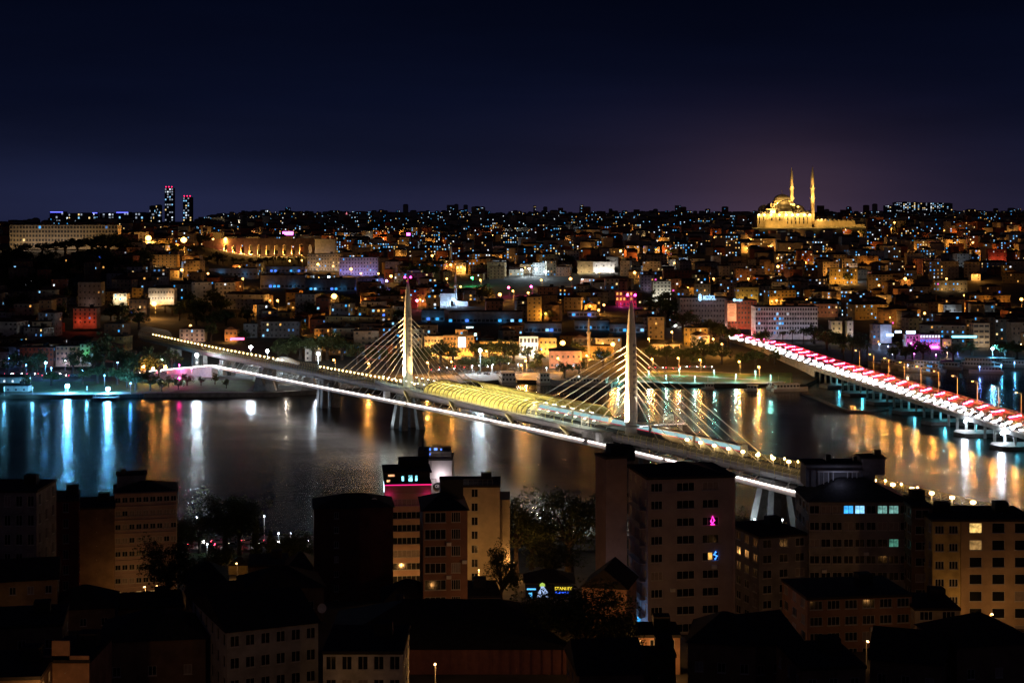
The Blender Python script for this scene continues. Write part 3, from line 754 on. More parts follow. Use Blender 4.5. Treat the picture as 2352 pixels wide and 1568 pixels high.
# big floodlights on the far shore
for u, v, hh, po, lab in ((155, 886, 10, 26000, 'blue-white floodlight on a mast at the far left water edge, the larger of two'), (248, 893, 8, 20000, 'blue-white floodlight on a mast at the water edge beside the small jetty')):
    r = lamp(u, v, (.10, .48, 1.0), po * 1.3, hh, Z=shore(u) + 9, mat_=emat('cyan_floodlight_glow', (.16, .58, 1.0), 800, True), hs=1.0, label=lab, nm='floodlight_mast', cat='floodlight', arm=0)
for u, v, hh, po, lab in ((452, 815, 12, 9000, 'white floodlight mast over the park left of the bridge abutment'), (576, 797, 14, 14000, 'tall bright white floodlight mast behind the metro bridge, largest of three'), (614, 806, 13, 9000, 'white floodlight mast just right of the brightest mast behind the bridge'), (731, 812, 13, 9000, 'white floodlight mast in front of the big trees behind the bridge'), (1103, 804, 14, 12000, 'white floodlight mast among trees by the car park')):
    lamp(u, v, COLD, po, hh, mat_=E_COLD, hs=.9, label=lab, nm='floodlight_mast', cat='floodlight', arm=0)
lamp(105, 833, BLU, 2600, 9, mat_=E_BLUE, hs=.6, label='small blue lamp beside the white cabin on the far left shore', arm=0)
lamp(2280, 801, (.12, .6, 1.0), 9000, 11, mat_=emat('cyan_floodlight_glow', (.16, .58, 1.0), 800, True), hs=.8, label='bright cyan floodlight on the right shore above the moored boats', nm='floodlight_mast', cat='floodlight', arm=0)
for u, v, hh, po, hs, lab in ((343, 547, 16, 40000, 3.4, 'twin orange lamp glaring beside the trees right of the long office slab'), (424, 551, 16, 46000, 3.6, 'brightest orange lamp between the office slab and the aqueduct'), (491, 549, 14, 2500, 1.3, 'small orange lamp just left of the aqueduct top'), (520, 550, 15, 7000, 3.0, 'orange lamp glaring above the left end of the aqueduct'),
        (770, 680, 15, 22000, 2.3, 'lone orange lamp on the dark slope left of the far pylon'), (357, 697, 11, 14000, 2.2, 'orange lamp lighting the wooden house beside the white mansion'), (441, 748, 10, 6000, 1.0, 'orange lamp over the small houses behind the bridge entrance'), (1295, 787, 13, 20000, 1.7, 'bright orange lamp above the waterside house with arched windows'), (1410, 790, 13, 14000, 1.4, 'orange lamp left of the near pylon in front of the old bath dome'),
        (1722, 720, 17, 7000, 2.2, 'big orange lamp left of the grey office block by the main road'), (1929, 622, 12, 12000, 2.0, 'orange lamp glowing on yellow house fronts high on the right slope'), (2235, 557, 12, 5000, 1.2, 'lamp in front of the red houses on the far right slope')):
    lamp(u, v, SOD, po, hh, hs=hs, label=lab)
for i, (u, v) in enumerate(((994, 587), (1053, 614), (1105, 643), (1037, 608), (1060, 658), (1028, 640), (808, 618), (767, 611), (871, 628), (900, 634), (695, 598), (667, 599), (732, 607), (831, 628), (1245, 643), (1312, 640), (1389, 700), (1377, 712), (1459, 626), (1377, 622), (1550, 604), (1427, 576), (1787, 593), (1814, 570), (1788, 612), (2216, 678), (2125, 719), (2347, 687), (2175, 640), (1785, 690), (2055, 511), (1180, 668), (1215, 672), (1150, 676), (560, 640), (480, 628), (420, 620), (640, 690), (2020, 655), (2080, 640), (1640, 640), (1720, 640))):
    lamp(u, v, SOD, 5200, 8, hs=.99 if i % 3 else 1.5, label=None, group='orange lane lamps on the slope')
    LANE.append((u, v))
for u, v, c, po, lab in ((1200, 620, COLD, 9000, 'white floodlight at mid slope, leftmost of a close row of four'), (1217, 617, COLD, 12000, 'white floodlight at mid slope, second of a close row of four'), (1233, 618, COLD, 12000, 'white floodlight at mid slope, third of a close row of four'), (1254, 624, COLD, 7000, 'white floodlight at mid slope, rightmost of a close row of four'), (1086, 638, (.05, 1, .3), 9000, 'green lamp lighting trees at mid slope'), (1222, 658, (1, .05, .3), 4000, 'pink-red lamp at mid slope below the white floodlights'), (1170, 660, (1, .06, .2), 2500, 'red lamp beside the slope road'), (960, 690, (1, .1, .2), 2500, 'red lamp right of the far pylon'), (890, 645, (.25, .2, 1), 4000, 'violet lamp under the violet-lit office'), (757, 636, (.4, .7, 1), 7000, 'icy blue lamp on lit trees left of the violet-lit office')):
    lamp(u, v, c, po, 8, mat_=emat('lamp_tint_%d_%d' % (u, v), c, 30, True), hs=1.1, label=lab)
# ------------------------------------------------------------------ landmarks on the hill
# long office slab at the top left
bpx('office_slab', 'long low office slab with pale end walls on the left skyline', 'office building', 22, 270, 517, 566, Z=1700, d=16, fl=5, wmat=mat('lit_beige_panels', (.42, .36, .26), .8, .15, .2), lit=.03, ncol=34, ww=2.2, wh=2.6)
X, Y, zb, w, h = px(22, 270, 517, 566, 1700)
for i in range(7): point('facade_lamp', (X - w/2 + w * (i + .3) / 7, Y - 16, zb + 3), (1, .62, .25) if i < 1 or i > 4 else (1, .72, .5), 2600, .4, bpy.data.objects['office_slab'])
# aqueduct
AZ = 2050.0
aq = thing('aqueduct', 'old stone aqueduct with two tiers of arches lit orange from inside', 'aqueduct', at(588, 597, AZ)); FOOT.append((*at(588, 597, AZ).xy, 75)); PROT.append((465, 706, 545, 597, AZ))
k = AZ / F; u = 470.0; z0, z1, zm = H - (600 - HY) * k, H - (548 - HY) * k, H - (584.5 - HY) * k
b = MB(); lx = None
def arch(mb, xc, hw, zb_, zs_, y0, y1, ztop, xl, xr):
    """solid between xl..xr and zb_..ztop with an arched opening of half-width hw springing at zs_"""
    mb.box((xl + xc - hw) / 2, (y0 + y1) / 2, zb_, xc - hw - xl, y1 - y0, ztop - zb_); mb.box((xr + xc + hw) / 2, (y0 + y1) / 2, zb_, xr - xc - hw, y1 - y0, ztop - zb_)
    pts = [(xc + hw * math.cos(math.pi * q / 10), zs_ + hw * math.sin(math.pi * q / 10)) for q in range(11)]
    for y in (y0, y1):
        for (xa, za), (xb, zb2) in zip(pts, pts[1:]): mb.face([(xa, y, za), (xb, y, zb2), (xb, y, ztop), (xa, y, ztop)])
    mb.grid([[(x, y0, z) for x, z in pts], [(x, y1, z) for x, z in pts]], 0, False)
    mb.face([(xc - hw, y0, ztop), (xc + hw, y0, ztop), (xc + hw, y1, ztop), (xc - hw, y1, ztop)])
    mb.box(xc - hw / 1, (y0 + y1) / 2, zb_, .01, y1 - y0, .01)
while u < 704:
    xl, xr = (u - CX) * k, (u + 19.4 - CX) * k; xc = (xl + xr) / 2
    if u < 505: b.box(xc, AZ, z0 - 6, xr - xl, 5, z1 - z0 + 6)
    else:
        b.box(xc, AZ, z1 - .01, xr - xl, 5, .6)
        arch(b, xc, 2.4, zm, H - (566 - HY) * k, AZ - 2.5, AZ + 2.5, z1, xl, xr)
        arch(b, xc, 2.9, z0 - 6, H - (591 - HY) * k, AZ - 3.2, AZ + 3.2, zm, xl, xr)
    u += 19.4
b.build('masonry', mat('aqueduct_stone', (.36, .27, .2), .9, .35, .15), aq)
u = 508.8
for i in range(10):
    xc = (u + 9.7 - CX) * k
    red = i < 2
    point('arch_lamp', (xc, AZ + 1.2, zm + 1.0), (1, .50, .10), 18000, .3, aq)
    point('arch_lamp', (xc, AZ + 1.0, z0 + 1.5), (1, .44, .08), 9000, .3, aq)
    point('wall_light', (xc - 5, AZ - 9, z0 + 1), (1, .22, .12) if i < 3 else (1, .48, .16), 1500 if i < 5 else 700, .3, aq)
    u += 19.4
# floodlit mosque
MZ = 2750.0; k = MZ / F
def mu(u): return (u - CX) * k
def mv(v): return H - (v - HY) * k
mo = thing('domed_mosque', 'great domed mosque with two slim minarets floodlit gold on the skyline', 'mosque', (mu(1802), MZ + 25, mv(520))); PROT.append((1730, 1990, 380, 523, MZ)); FOOT.append((mu(1802), MZ + 30, 62)); FOOT.append((mu(1925), MZ + 30, 50))
st = mat('mosque_stone', (.52, .44, .31), .85, .2, .1); ld = mat('mosque_lead', (.25, .23, .2), .55, .2, .15)
cxm, cym = mu(1803), MZ + 38
b = MB()
b.box(cxm, MZ + 38, mv(535), mu(1865) - mu(1740), 66, mv(494) - mv(535))
b.box(cxm, MZ + 38, mv(494), mu(1856) - mu(1749), 58, mv(486) - mv(494))
b.box(cxm + 1, MZ + 38, mv(486), mu(1846) - mu(1762), 48, mv(479) - mv(486))
b.box(mu(1803), MZ + 38, mv(479), mu(1833) - mu(1775), 38, mv(468) - mv(479))
for u0 in (1748, 1764, 1781, 1800, 1822, 1840, 1858): b.box(mu(u0), MZ + 4, mv(535), 2.2, 3.4, mv(492.5) - mv(535))
b.box(mu(1778), MZ - 2, mv(530), mu(1800) - mu(1757), 10, mv(507) - mv(530))
b.build('prayer_hall', st, mo)
for i in range(13):
    for v_, yy_, hh_ in ((503, 5, 6), (511, 5, 5)):
        u_ = 1746 + 9.2 * i
        if v_ == 511 and 1755 < u_ < 1802: continue
        b = MB(); x_, z_ = mu(u_), mv(v_); b.prism([(x_ - 1.1, MZ + 4.9), (x_ + 1.1, MZ + 4.9), (x_ + 1.1, MZ + 5.2), (x_ - 1.1, MZ + 5.2)], z_ - hh_ / 2, z_ + hh_ / 2); b.build('hall_window', M['glass'], mo)
b = MB(); r0 = (1824.7 - 1784.9) / 2 * k; xd = mu(1804.8)
b.lathe(xd, cym, [(r0 * 1.06, mv(468)), (r0 * 1.06, mv(460.5)), (r0 * 1.1, mv(460.2))], 28); dr = b.build('drum', st, mo)
b = MB(); b.lathe(xd, cym, [(r0 * math.cos(q), mv(460) + (mv(445.6) - mv(460)) * math.sin(q)) for q in (math.pi / 2 * i / 9 for i in range(10))], 28); dm = b.build('main_dome', ld, mo)
b = MB(); b.tube([(xd, cym, mv(446)), (xd, cym, mv(434.7))], [.55, .1], 6); b.lathe(xd, cym, [(.1, mv(444)), (.9, mv(442.5)), (.1, mv(441))], 8); b.build('finial', st, dm)
for i in range(24):
    a = 2 * math.pi * i / 24
    if i == 0: b = MB()
    b.box(xd + r0 * 1.075 * math.cos(a), cym + r0 * 1.075 * math.sin(a), mv(467.5), .9, .9, mv(461) - mv(467.5), a)
b.build('buttress_ring', st, dr)
def dome(u, v, r, y, zt=None, hgt=.75):
    b = MB(); z = mv(v)
    b.lathe(mu(u), y, [(r * 1.03, z - r * .45), (r * 1.03, z)] + [(r * math.cos(q) + .001, z + r * hgt * math.sin(q)) for q in (math.pi / 2 * i / 6 for i in range(7))], 16)
    b.tube([(mu(u), y, z + r * hgt), (mu(u), y, z + r * hgt + 2.4)], [.25, .05], 5)
    return b.build('small_dome', ld, mo)
for u, v, r, y in ((1781, 470, 4.0, 62), (1829, 470, 4.0, 62), (1781, 472, 3.4, 18), (1830, 471, 3.6, 16), (1803, 477, 15.5, 14), (1765, 482, 12, 40), (1842, 482, 12, 40), (1752, 489, 4.2, 8), (1768, 488, 5.5, 9), (1787, 486, 6.5, 9), (1806, 488, 3.6, 8), (1824, 487, 5.5, 9), (1841, 486, 6.5, 9), (1855, 488, 4.6, 9), (1846, 480, 3.4, 30), (1760, 480, 3.2, 30)):
    dome(u, v, r, MZ + y)
b = MB()   # stepped tympanum arch of the facade
hw = 15.0
for y in (MZ + 8,):
    P0 = [(mu(1808) + hw * math.cos(math.pi * q / 14), mv(483) + 9.5 * math.sin(math.pi * q / 14)) for q in range(15)]
    for (xa, za), (xb, zb2) in zip(P0, P0[1:]): b.face([(xa, y, mv(484)), (xb, y, mv(484)), (xb, y, zb2), (xa, y, za)])
    b.grid([[(x, y, z) for x, z in P0], [(x, y - 1.2, z + 1) for x, z in P0], [(x, y - 1.2, z - .6) for x, z in P0]], 0, False)
b.build('tympanum_arch', st, mo)
for um, tip, cb, bal, base in ((1830.5, 382, 410.5, (431.6, 455), 515), (1871.3, 380.8, 409, (431.6, 455), 516)):
    yy = MZ + (52 if um < 1850 else 20)
    kk = 1.0
    def zz(v): return H - (v - HY) * k
    b = MB(); r1 = 3.1
    b.lathe(mu(um), yy, [(r1 * 1.12, zz(base)), (r1 * 1.1, zz(bal[1] + 8)), (r1 * 1.0, zz(bal[1])), (r1 * .95, zz(bal[0])), (r1 * .84, zz(cb))], 14)
    mt = b.build('minaret', st, mo)
    for bv in bal:
        b = MB(); b.lathe(mu(um), yy, [(r1, zz(bv + 4)), (r1 * 1.5, zz(bv + .5)), (r1 * 1.55, zz(bv - 1.6)), (r1 * 1.35, zz(bv - 1.6)), (r1 * 1.35, zz(bv)), (r1 * .9, zz(bv))], 14); b.build('balcony', st, mt)
        for a in (-2.2, -1.0, .2): point('balcony_lamp', (mu(um) + 3.9 * math.cos(a), yy + 3.9 * math.sin(a) - .4, zz(bv - 1.4)), (1, .58, .15), 7000, .3, mo)
    b = MB(); b.lathe(mu(um), yy, [(r1 * .95, zz(cb)), (r1 * .5, zz((cb + tip) / 2 - 2)), (.12, zz(tip))], 12); b.build('spire', ld, mt)
    b = MB(); b.lathe(mu(um), yy, [(.1, zz(tip + 1)), (.55, zz(tip + 2)), (.1, zz(tip + 3))], 8); b.build('finial', st, mt)
b = MB(); b.box(mu(1920), MZ + 32, mv(530), mu(1966) - mu(1874), 54, mv(507) - mv(530)); b.box(mu(1975), MZ + 6, mv(530), mu(1986) - mu(1964), 8, mv(515) - mv(530))
cw = b.build('courtyard_wing', st, mo)
for i in range(9):
    x = mu(1880 + 10 * i); b = MB(); b.lathe(x, MZ + 10, [(3.4, mv(507))] + [(3.4 * math.cos(q) + .001, mv(507) + 3 * math.sin(q)) for q in (math.pi / 2 * j / 5 for j in range(6))], 12); b.build('portico_dome', ld, cw)
for i, u0 in enumerate((1743, 1756, 1771, 1790, 1806, 1820, 1832, 1848, 1860)):
    point('ledge_floodlight', (mu(u0), MZ + .5, mv(493.8)), (1, .58, .14), 6000, .4, mo)
    b = MB(); b.box(mu(u0), MZ - .2, mv(494.2), 2.6, .8, 1.4); b.build('ledge_lamp', emat('gold_floodlight_glow', (1, .72, .3), 26), mo)
for u0 in range(1738, 1985, 15): point('ground_floodlight', (mu(u0), MZ - 20, mv(517)), (1, .54, .11), 4600, .6, mo)
for u0, yy, vv, po in ((1776, 6, 484, 8000), (1808, 2, 483, 8000), (1838, 4, 484, 8000), (1804, 12, 468, 7000), (1788, 14, 466, 6000), (1822, 14, 466, 6000), (1800, 2, 452, 5000), (1884, 4, 500, 9000), (1848, 30, 478, 6000)): point('roof_floodlight', (mu(u0), MZ + yy, mv(vv)), (1, .56, .13), po * 3.4, .5, mo)
for um, dy in ((1830.5, 40), (1871.3, 6)):
    spot('minaret_floodlight', (mu(um) + 9, MZ + dy - 14, mv(478)), (mu(um), MZ + dy + 13, mv(440)), (1, .56, .13), 190000, 60, .4, mo)
    spot('minaret_floodlight', (mu(um) - 6, MZ + dy - 5, mv(455)), (mu(um), MZ + dy + 13, mv(410)), (1, .56, .13), 60000, 50, .4, mo)
# --- generic lit buildings seen one by one (columns, rows in the survey)
def flood(r, pts, col, power):
    for p in pts: point('facade_lamp', p, col, power, .3, r)
def bl(nm, label, cat, u0, u1, v0, v1, fcol=None, fpow=1500, n=2, dist=5.0, fh_=2.0, **kw):
    r = bpx(nm, label, cat, u0, u1, v0, v1, **kw)
    X, Y, zb, w, h = px(u0, u1, v0, v1, kw.get('Z'))
    rt = r
    if fcol:
        for i in range(n):
            l = point('facade_lamp', (0, 0, 0), fcol, fpow, .3, None); l.parent = rt
            dd = (-min(14, max(8, w * .6)) / 2 if not kw.get('d') else -kw['d'] / 2)
            lx_ = -w/2 + w * (i + .5) / n
            l.location = (lx_, dd - dist, max(fh_, ground(rt.location.x + lx_, rt.location.y + dd - dist) - rt.location.z + 1.3))
    return r
OR = (1.0, .43, .08)
bl('white_office_block', 'long pale office block washed violet below the aqueduct', 'office building', 779, 868, 591, 632, (.34, .30, 1.0), 1500, 4, 7, d=18, fl=5, wall='off-white', lit=.05, ncol=13)
bl('grey_office_block', 'wide office block with rows of small windows left of the violet-lit block', 'office building', 706, 782, 583, 622, (.9, .75, .6), 900, 3, 7, d=18, fl=5, wall='pale grey', lit=.25, ncol=12)
bl('blank_hall', 'plain windowless grey hall at the right end of the aqueduct', 'hall', 705, 770, 549, 585, (1, .7, .6), 900, 2, 8, d=20, fl=1, wall='grey', lit=0, ncol=1, sides=False)
bl('monastery_church', 'white floodlit church front with a stepped arched gable at mid hill', 'church', 1362, 1412, 601, 626, (1, .93, .85), 3200, 3, 6, fh_=1.5, d=16, fl=2, wall='off-white', lit=0, ncol=3)
bl('church_annexe', 'cream stone annexe left of the white floodlit church', 'church', 1326, 1362, 600, 628, (1, .75, .4), 1500, 2, 6, d=14, fl=2, wall='cream', lit=.1, ncol=2)
bl('gabled_church_wing', 'pale gabled wing right of the white floodlit church', 'church', 1393, 1420, 590, 612, (1, .9, .8), 900, 1, 6, d=12, fl=2, wall='off-white', lit=.0, roof='front_gable', ncol=2)
bl('white_apartment_block', 'tall white floodlit apartment block with dark window grid right of the near pylon top', 'apartment block', 1500, 1541, 646, 694, (1, .93, .72), 3000, 3, 7, fh_=1.0, d=14, fl=6, wall='off-white', lit=0, ncol=5, ww=1.4)
bl('apartment_wing', 'dim violet-grey wing beside the tall white floodlit apartment block', 'apartment block', 1472, 1502, 632, 668, (.8, .6, .9), 400, 1, 7, d=14, fl=5, wall='pale grey', lit=.08, ncol=4)
bl('magenta_lit_building', 'open brick building lit amber and magenta behind the near pylon top', 'building', 1414, 1462, 668, 704, (1, .08, .45), 1900, 2, 6, fh_=2, d=10, fl=3, wall='brick red', lit=0, ncol=6, ww=1.6, wh=2.2, fixed={(a, c): 'amber' for a in range(5) for c in (1, 2) if (a + c) % 4})
hosp = bl('clinic_building', 'long dark clinic block carrying a glowing blue-white roof sign', 'clinic', 1562, 1672, 684, 742, None, d=22, fl=5, wall='grey', lit=.03, ncol=16, Z=1180)
hz = 1180 - .35
def sign_root(nm, label, u, v, Z, group=None): return thing(nm, label, 'sign', at(u, v, Z), 0, group)
sr = sign_root('illuminated_sign', 'glowing blue-white clinic sign with a round emblem and the word MEDİPOL', 1622, 683, 1178)
_t = text('MEDİPOL', 3.9, at(1629, 684, 1178), emat('blue_white_sign_glow', (.35, .66, 1.0), 2.6, True), sr, 'lettering', .15); _t.scale = (.55, 1.1, 1)
b = MB(); c0 = at(1608, 683, 1178)
for i in range(8):
    a = 2 * math.pi * i / 8
    b.lathe(c0.x + 1.0 * math.cos(a), c0.y, [(.01, c0.z + 2.2 * math.sin(a) - .6), (.42, c0.z + 2.2 * math.sin(a) - .2), (.42, c0.z + 2.2 * math.sin(a) + .2), (.01, c0.z + 2.2 * math.sin(a) + .6)], 8, sy=.3)
b.lathe(c0.x, c0.y, [(.01, c0.z - 1.4), (.9, c0.z - .7), (.9, c0.z + .7), (.01, c0.z + 1.4)], 8, sy=.3)
b.build('emblem', emat('blue_white_sign_glow', (.35, .66, 1.0), 2.6, True), sr)
b = MB(); b.box(at(1625, 690, 1179).x, 1179, at(1625, 690, 1179).z, 14, .3, 1.2); b.build('sign_rail', M['steel'], sr)
point('sign_light', at(1628, 684, 1174), (.3, .6, 1), 250, .5, sr)
cl2 = bl('brick_clinic_wing', 'brick wing with a tall salmon banner and a smaller blue-white sign', 'clinic', 1672, 1738, 690, 746, (1, .5, .25), 700, 2, 8, d=18, fl=5, wall='brick red', lit=.02, ncol=9, Z=1150, roof='flat')
sr = sign_root('illuminated_sign', 'smaller blue-white roof sign with a round emblem above the salmon banner', 1695, 689, 1149)
b = MB(); c0 = at(1687, 689, 1148.5); b.lathe(c0.x, c0.y, [(.01, c0.z - 1.1), (1.0, c0.z - .5), (1.0, c0.z + .5), (.01, c0.z + 1.1)], 10, sy=.3); b.build('emblem', emat('blue_white_sign_glow', (.35, .66, 1.0), 2.6, True), sr)
_t = text('medipol', 2.4, at(1697.5, 689, 1148.5), emat('blue_white_sign_glow', (.35, .66, 1.0), 2.6, True), sr, 'lettering', .15); _t.scale = (.6, 1.1, 1)
bn = sign_root('wall_banner', 'tall salmon banner with faint lines of text on the brick clinic wing', 1681, 738, 1147)
b = MB(); c0 = at(1681, 738, 1147.5); b.box(c0.x, c0.y, c0.z, 6.6, .25, 13.0); b.build('banner_cloth', mat('salmon_banner', (.72, .42, .28), .8, .08, .3), bn)
b = MB()
for j in range(9): b.box(c0.x, c0.y - .15, c0.z + 11.6 - j * .95, 3.2 + (j * 37 % 5) * .45, .04, .28)
b.build('text_lines', mat('brown_print', (.18, .08, .05), .8, 0), bn); flood(bn, [(c0.x + 1, c0.y - 6, c0.z + 3), (c0.x, c0.y - 6, c0.z + 9)], (1, .6, .35), 1500)
bl('office_block', 'wide grey office block with ribbon windows beside the main road', 'office building', 1735, 1878, 705, 770, (.7, .7, 1.0), 650, 4, 9, d=20, fl=6, wall='off-white', lit=.22, ncol=24, ww=1.25, wh=1.7, Z=1120)
bl('cream_house', 'narrow cream house lit orange right of the grey office block', 'house', 1909, 1934, 737, 772, (1, .72, .3), 1500, 1, 6, d=9, fl=3, wall='cream', lit=0, ncol=2, Z=1110)
bl('white_house', 'small white house with a lit neon shop left of the bar terraces', 'house', 1946, 1960, 737, 775, (1, .75, .5), 700, 1, 6, d=9, fl=3, wall='off-white', lit=.2, ncol=1, Z=1110)
bl('pale_screen_building', 'blue-washed building with a blank projection-like wall left of the bars', 'building', 2022, 2048, 745, 778, (.35, .55, 1.0), 2400, 1, 6, d=9, fl=2, wall='off-white', lit=0, ncol=1, sides=False, Z=1105, ww=.4, wh=.5)
bl('brown_apartment_house', 'brown apartment house left of the blue-washed wall', 'house', 2004, 2022, 745, 790, (1, .5, .4), 300, 1, 6, d=9, fl=4, wall='brown', lit=.2, ncol=2, Z=1105)
PK = (1.0, .06, .65)
bl('bar_building', 'two-storey bar with a blue sign above magenta neon fronts, left of two', 'bar', 2082, 2110, 768, 806, PK, 900, 2, 4, fh_=3, d=10, fl=3, wall='off-white', lit=.3, ncol=4, Z=1095, fixed={(1, 1): 'white', (2, 1): 'pink', (1, 0): 'white', (2, 0): 'white'})
bl('bar_terrace_building', 'wide bar terrace glowing magenta and violet, right of two', 'bar', 2113, 2160, 768, 808, (.85, .08, 1.0), 800, 3, 4, fh_=3, d=10, fl=4, wall='off-white', lit=.5, ncol=7, Z=1090, fixed={**{(a, 3): 'white' for a in range(7)}, **{(a, 1): 'pink' for a in range(1, 6)}, **{(a, 2): 'deep blue' for a in range(7)}})
bl('amber_kiosk_building', 'tiny amber-lit cafe front right of the magenta bar terrace', 'cafe', 2165, 2185, 778, 808, (1, .6, .2), 900, 1, 4, d=8, fl=2, wall='cream', lit=.0, ncol=2, Z=1090, fixed={(0, 0): 'white', (1, 0): 'amber', (0, 1): 'amber'})
bl('pale_corner_building', 'pale four-storey corner building above the cyan floodlight', 'building', 2236, 2273, 742, 792, (1, .75, .5), 700, 2, 6, d=10, fl=4, wall='cream', lit=0, ncol=3, ww=3.0, wh=1.7, Z=1100)
def glow_sign(label, u, v, Z, w, h, m):
    s_ = sign_root('neon_sign', label, u, v, Z); c0 = at(u, v, Z); b = MB(); b.box(c0.x, c0.y, c0.z - h / 2, w, .3, h); b.build('lit_panel', m, s_)
    b = MB(); b.box(c0.x, c0.y + .3, c0.z - h / 2 - .1, w + .3, .25, h + .2); b.build('backing', M['black'], s_); return s_
EB = emat('blue_white_panel_glow', (.45, .62, 1.0), 7, True); EP = emat('magenta_panel_glow', (1.0, .12, .85), 6, True); EC = emat('cyan_panel_glow', (.2, .75, 1.0), 4, True); EW = emat('white_panel_glow', (1, .93, .86), 6, True)
for a in (('oval blue-white neon sign over the left bar', 2092, 763, 1088, 6.2, 1.7, EB), ('blue-white neon sign left of the bars above a street lamp', 2044, 769, 1088, 4.6, 1.5, EB), ('small blue-white sign highest of the cluster left of the bars', 2063, 762, 1094, 4.2, 1.4, EB), ('long magenta light panel on the right bar terrace', 2138, 797, 1084, 10.5, 1.9, EP), ('square magenta light panel on the left bar', 2098, 797, 1084, 4.6, 1.9, EP), ('thin cyan roof sign band right of the bar terrace', 2215, 773, 1090, 17, 1.3, EC), ('white panel beside the amber cafe', 2174, 801, 1084, 3.4, 2.4, EB),
          ('blue neon sign on the left hillside shop above the lit windows', 218, 661, None, 6.5, 2.0, EB), ('blue shop sign on the dark slope right of the white mansion', 584, 672, None, 7, 1.6, EB), ('red and white shop front band behind the bridge lamps', 545, 778, None, 9, 1.4, emat('red_panel_glow', (1, .12, .25), 5, True)), ('magenta roof sign behind the aqueduct', 661, 536, 2300, 15, 5, EP), ('small magenta sign on the upper slope', 938, 538, 2300, 5, 4, EP),
          ('white lit emblem panel on the waterside front left of the car park trees', 1061, 786, None, 4.6, 6.2, EW), ('white strip sign on the roof above the emblem panel', 1075, 753, None, 7, 1.6, emat('mint_panel_glow', (.6, 1, .95), 4, True)), ('lower mint strip sign beside the emblem panel', 1077, 768, None, 10, 1.7, emat('mint_panel_glow', (.6, 1, .95), 4, True))):
    Zs = a[3] or hit(a[1], a[2], 9 if a[1] > 700 else 6)
    glow_sign(a[0], a[1], a[2], Zs - (1.0 if a[3] else 0), *a[4:])
# small white mosque
Z = hit(1040, 704); k2 = Z / F
wm_ = thing('white_mosque', 'small white mosque with one minaret floodlit blue-white at mid slope', 'mosque', at(1042, 706, Z)); PROT.append((1008, 1078, 640, 704, Z)); FOOT.append((at(1042, 706, Z).x, Z + 10, 16))
def q_(u, v): return at(u, v, Z)
b = MB(); b.box(q_(1028, 0).x, Z + 10, q_(0, 708).z, 36 * k2, 16, 34 * k2); b.box(q_(1055, 0).x, Z + 8, q_(0, 708).z, 40 * k2, 12, 16 * k2)
for i in range(5): b.box(q_(1014 + 7 * i, 0).x, Z + 1.8, q_(0, 703).z, .5, .5, 26 * k2)
b.build('prayer_hall', M['white'], wm_)
b = MB(); r_ = 15 * k2; b.lathe(q_(1028, 0).x, Z + 10, [(r_ * math.cos(q) + .001, q_(0, 674).z + r_ * .8 * math.sin(q)) for q in (math.pi / 2 * j / 7 for j in range(8))], 18); b.build('dome', M['lead'], wm_)
b = MB(); b.lathe(q_(1046, 0).x, Z + 6, [(1.3, q_(0, 706).z), (1.1, q_(0, 660).z), (1.7, q_(0, 657).z), (1.7, q_(0, 654).z), (.95, q_(0, 653).z), (.9, q_(0, 640).z), (.05, q_(0, 626).z)], 10); b.build('minaret', M['white'], wm_)
for i in range(5): point('facade_lamp', (q_(1014 + 12 * i, 0).x, Z - 4.5, q_(0, 705).z + .8), (.45, .68, 1.0), 1500, .3, wm_)
point('facade_lamp', (q_(1046, 0).x, Z, q_(0, 690).z), (.4, .65, 1.0), 1400, .3, wm_)
# orange waterside fronts
SZ = 1010
bl('waterside_building', 'long cream waterside building lit orange right of the far pylon', 'building', 975, 1018, 772, 822, OR, 4200, 3, 6, d=12, fl=3, wall='off-white', lit=0, ncol=6, Z=SZ + 6)
bl('orange_lit_hotel', 'orange-lit waterside hotel with a lit ground-floor shop', 'hotel', 1018, 1088, 770, 826, OR, 6500, 4, 6, d=14, fl=4, wall='ochre', lit=0, ncol=9, Z=SZ, fixed={(4, 0): 'pale yellow', (5, 0): 'white', (8, 0): 'amber'})
bl('rooftop_house', 'small yellow upper storey standing on the orange waterside hotel', 'building', 1046, 1074, 757, 771, OR, 1500, 1, 5, d=9, fl=1, wall='ochre', lit=0, ncol=3, Z=SZ + 8, fixed={(1, 0): 'cyan', (2, 0): 'cyan'}, sink=.5)
bl('stone_row_house', 'dim orange stone house between the hotel and the bright facade', 'building', 1100, 1190, 784, 826, OR, 4500, 3, 6, d=14, fl=3, wall='dull yellow', lit=.03, ncol=10, Z=SZ + 12)
bl('bright_facade_building', 'brilliantly lit waterside facade with striped decorations', 'building', 1193, 1236, 772, 826, (1, .78, .5), 7500, 4, 4.5, fh_=3, d=12, fl=3, wall='off-white', lit=0, ncol=5, Z=SZ + 4, ww=1.6, wh=2.6, fixed={(a, 0): 'white' for a in range(5)})
bl('yellow_row_house', 'yellow row house just right of the brilliantly lit facade', 'building', 1238, 1278, 776, 824, OR, 5200, 2, 6, d=12, fl=3, wall='dull yellow', lit=.05, ncol=4, Z=SZ + 10)
bl('arched_window_house', 'pink-white quay house with arched windows and dark hipped roof', 'building', 1262, 1336, 806, 845, (1, .62, .5), 900, 3, 6, d=16, fl=2, wall='salmon', lit=0, ncol=6, Z=955, roof='hip', rm=M['roof'], fixed={(1, 0): 'white', (4, 0): 'white'})
ba = thing('domed_bath_house', 'old domed stone bath house with a stubby minaret left of the near pylon', 'mosque', at(1354, 832, 1000)); FOOT.append((at(1354, 832, 1000).x, 1010, 18)); PROT.append((1330, 1412, 760, 830, 1000))
b = MB(); b.box(at(1372, 0, 1000).x, 1012, at(0, 834, 1000).z, 21, 16, 10.5); b.build('wall', WALL['ochre'], ba)
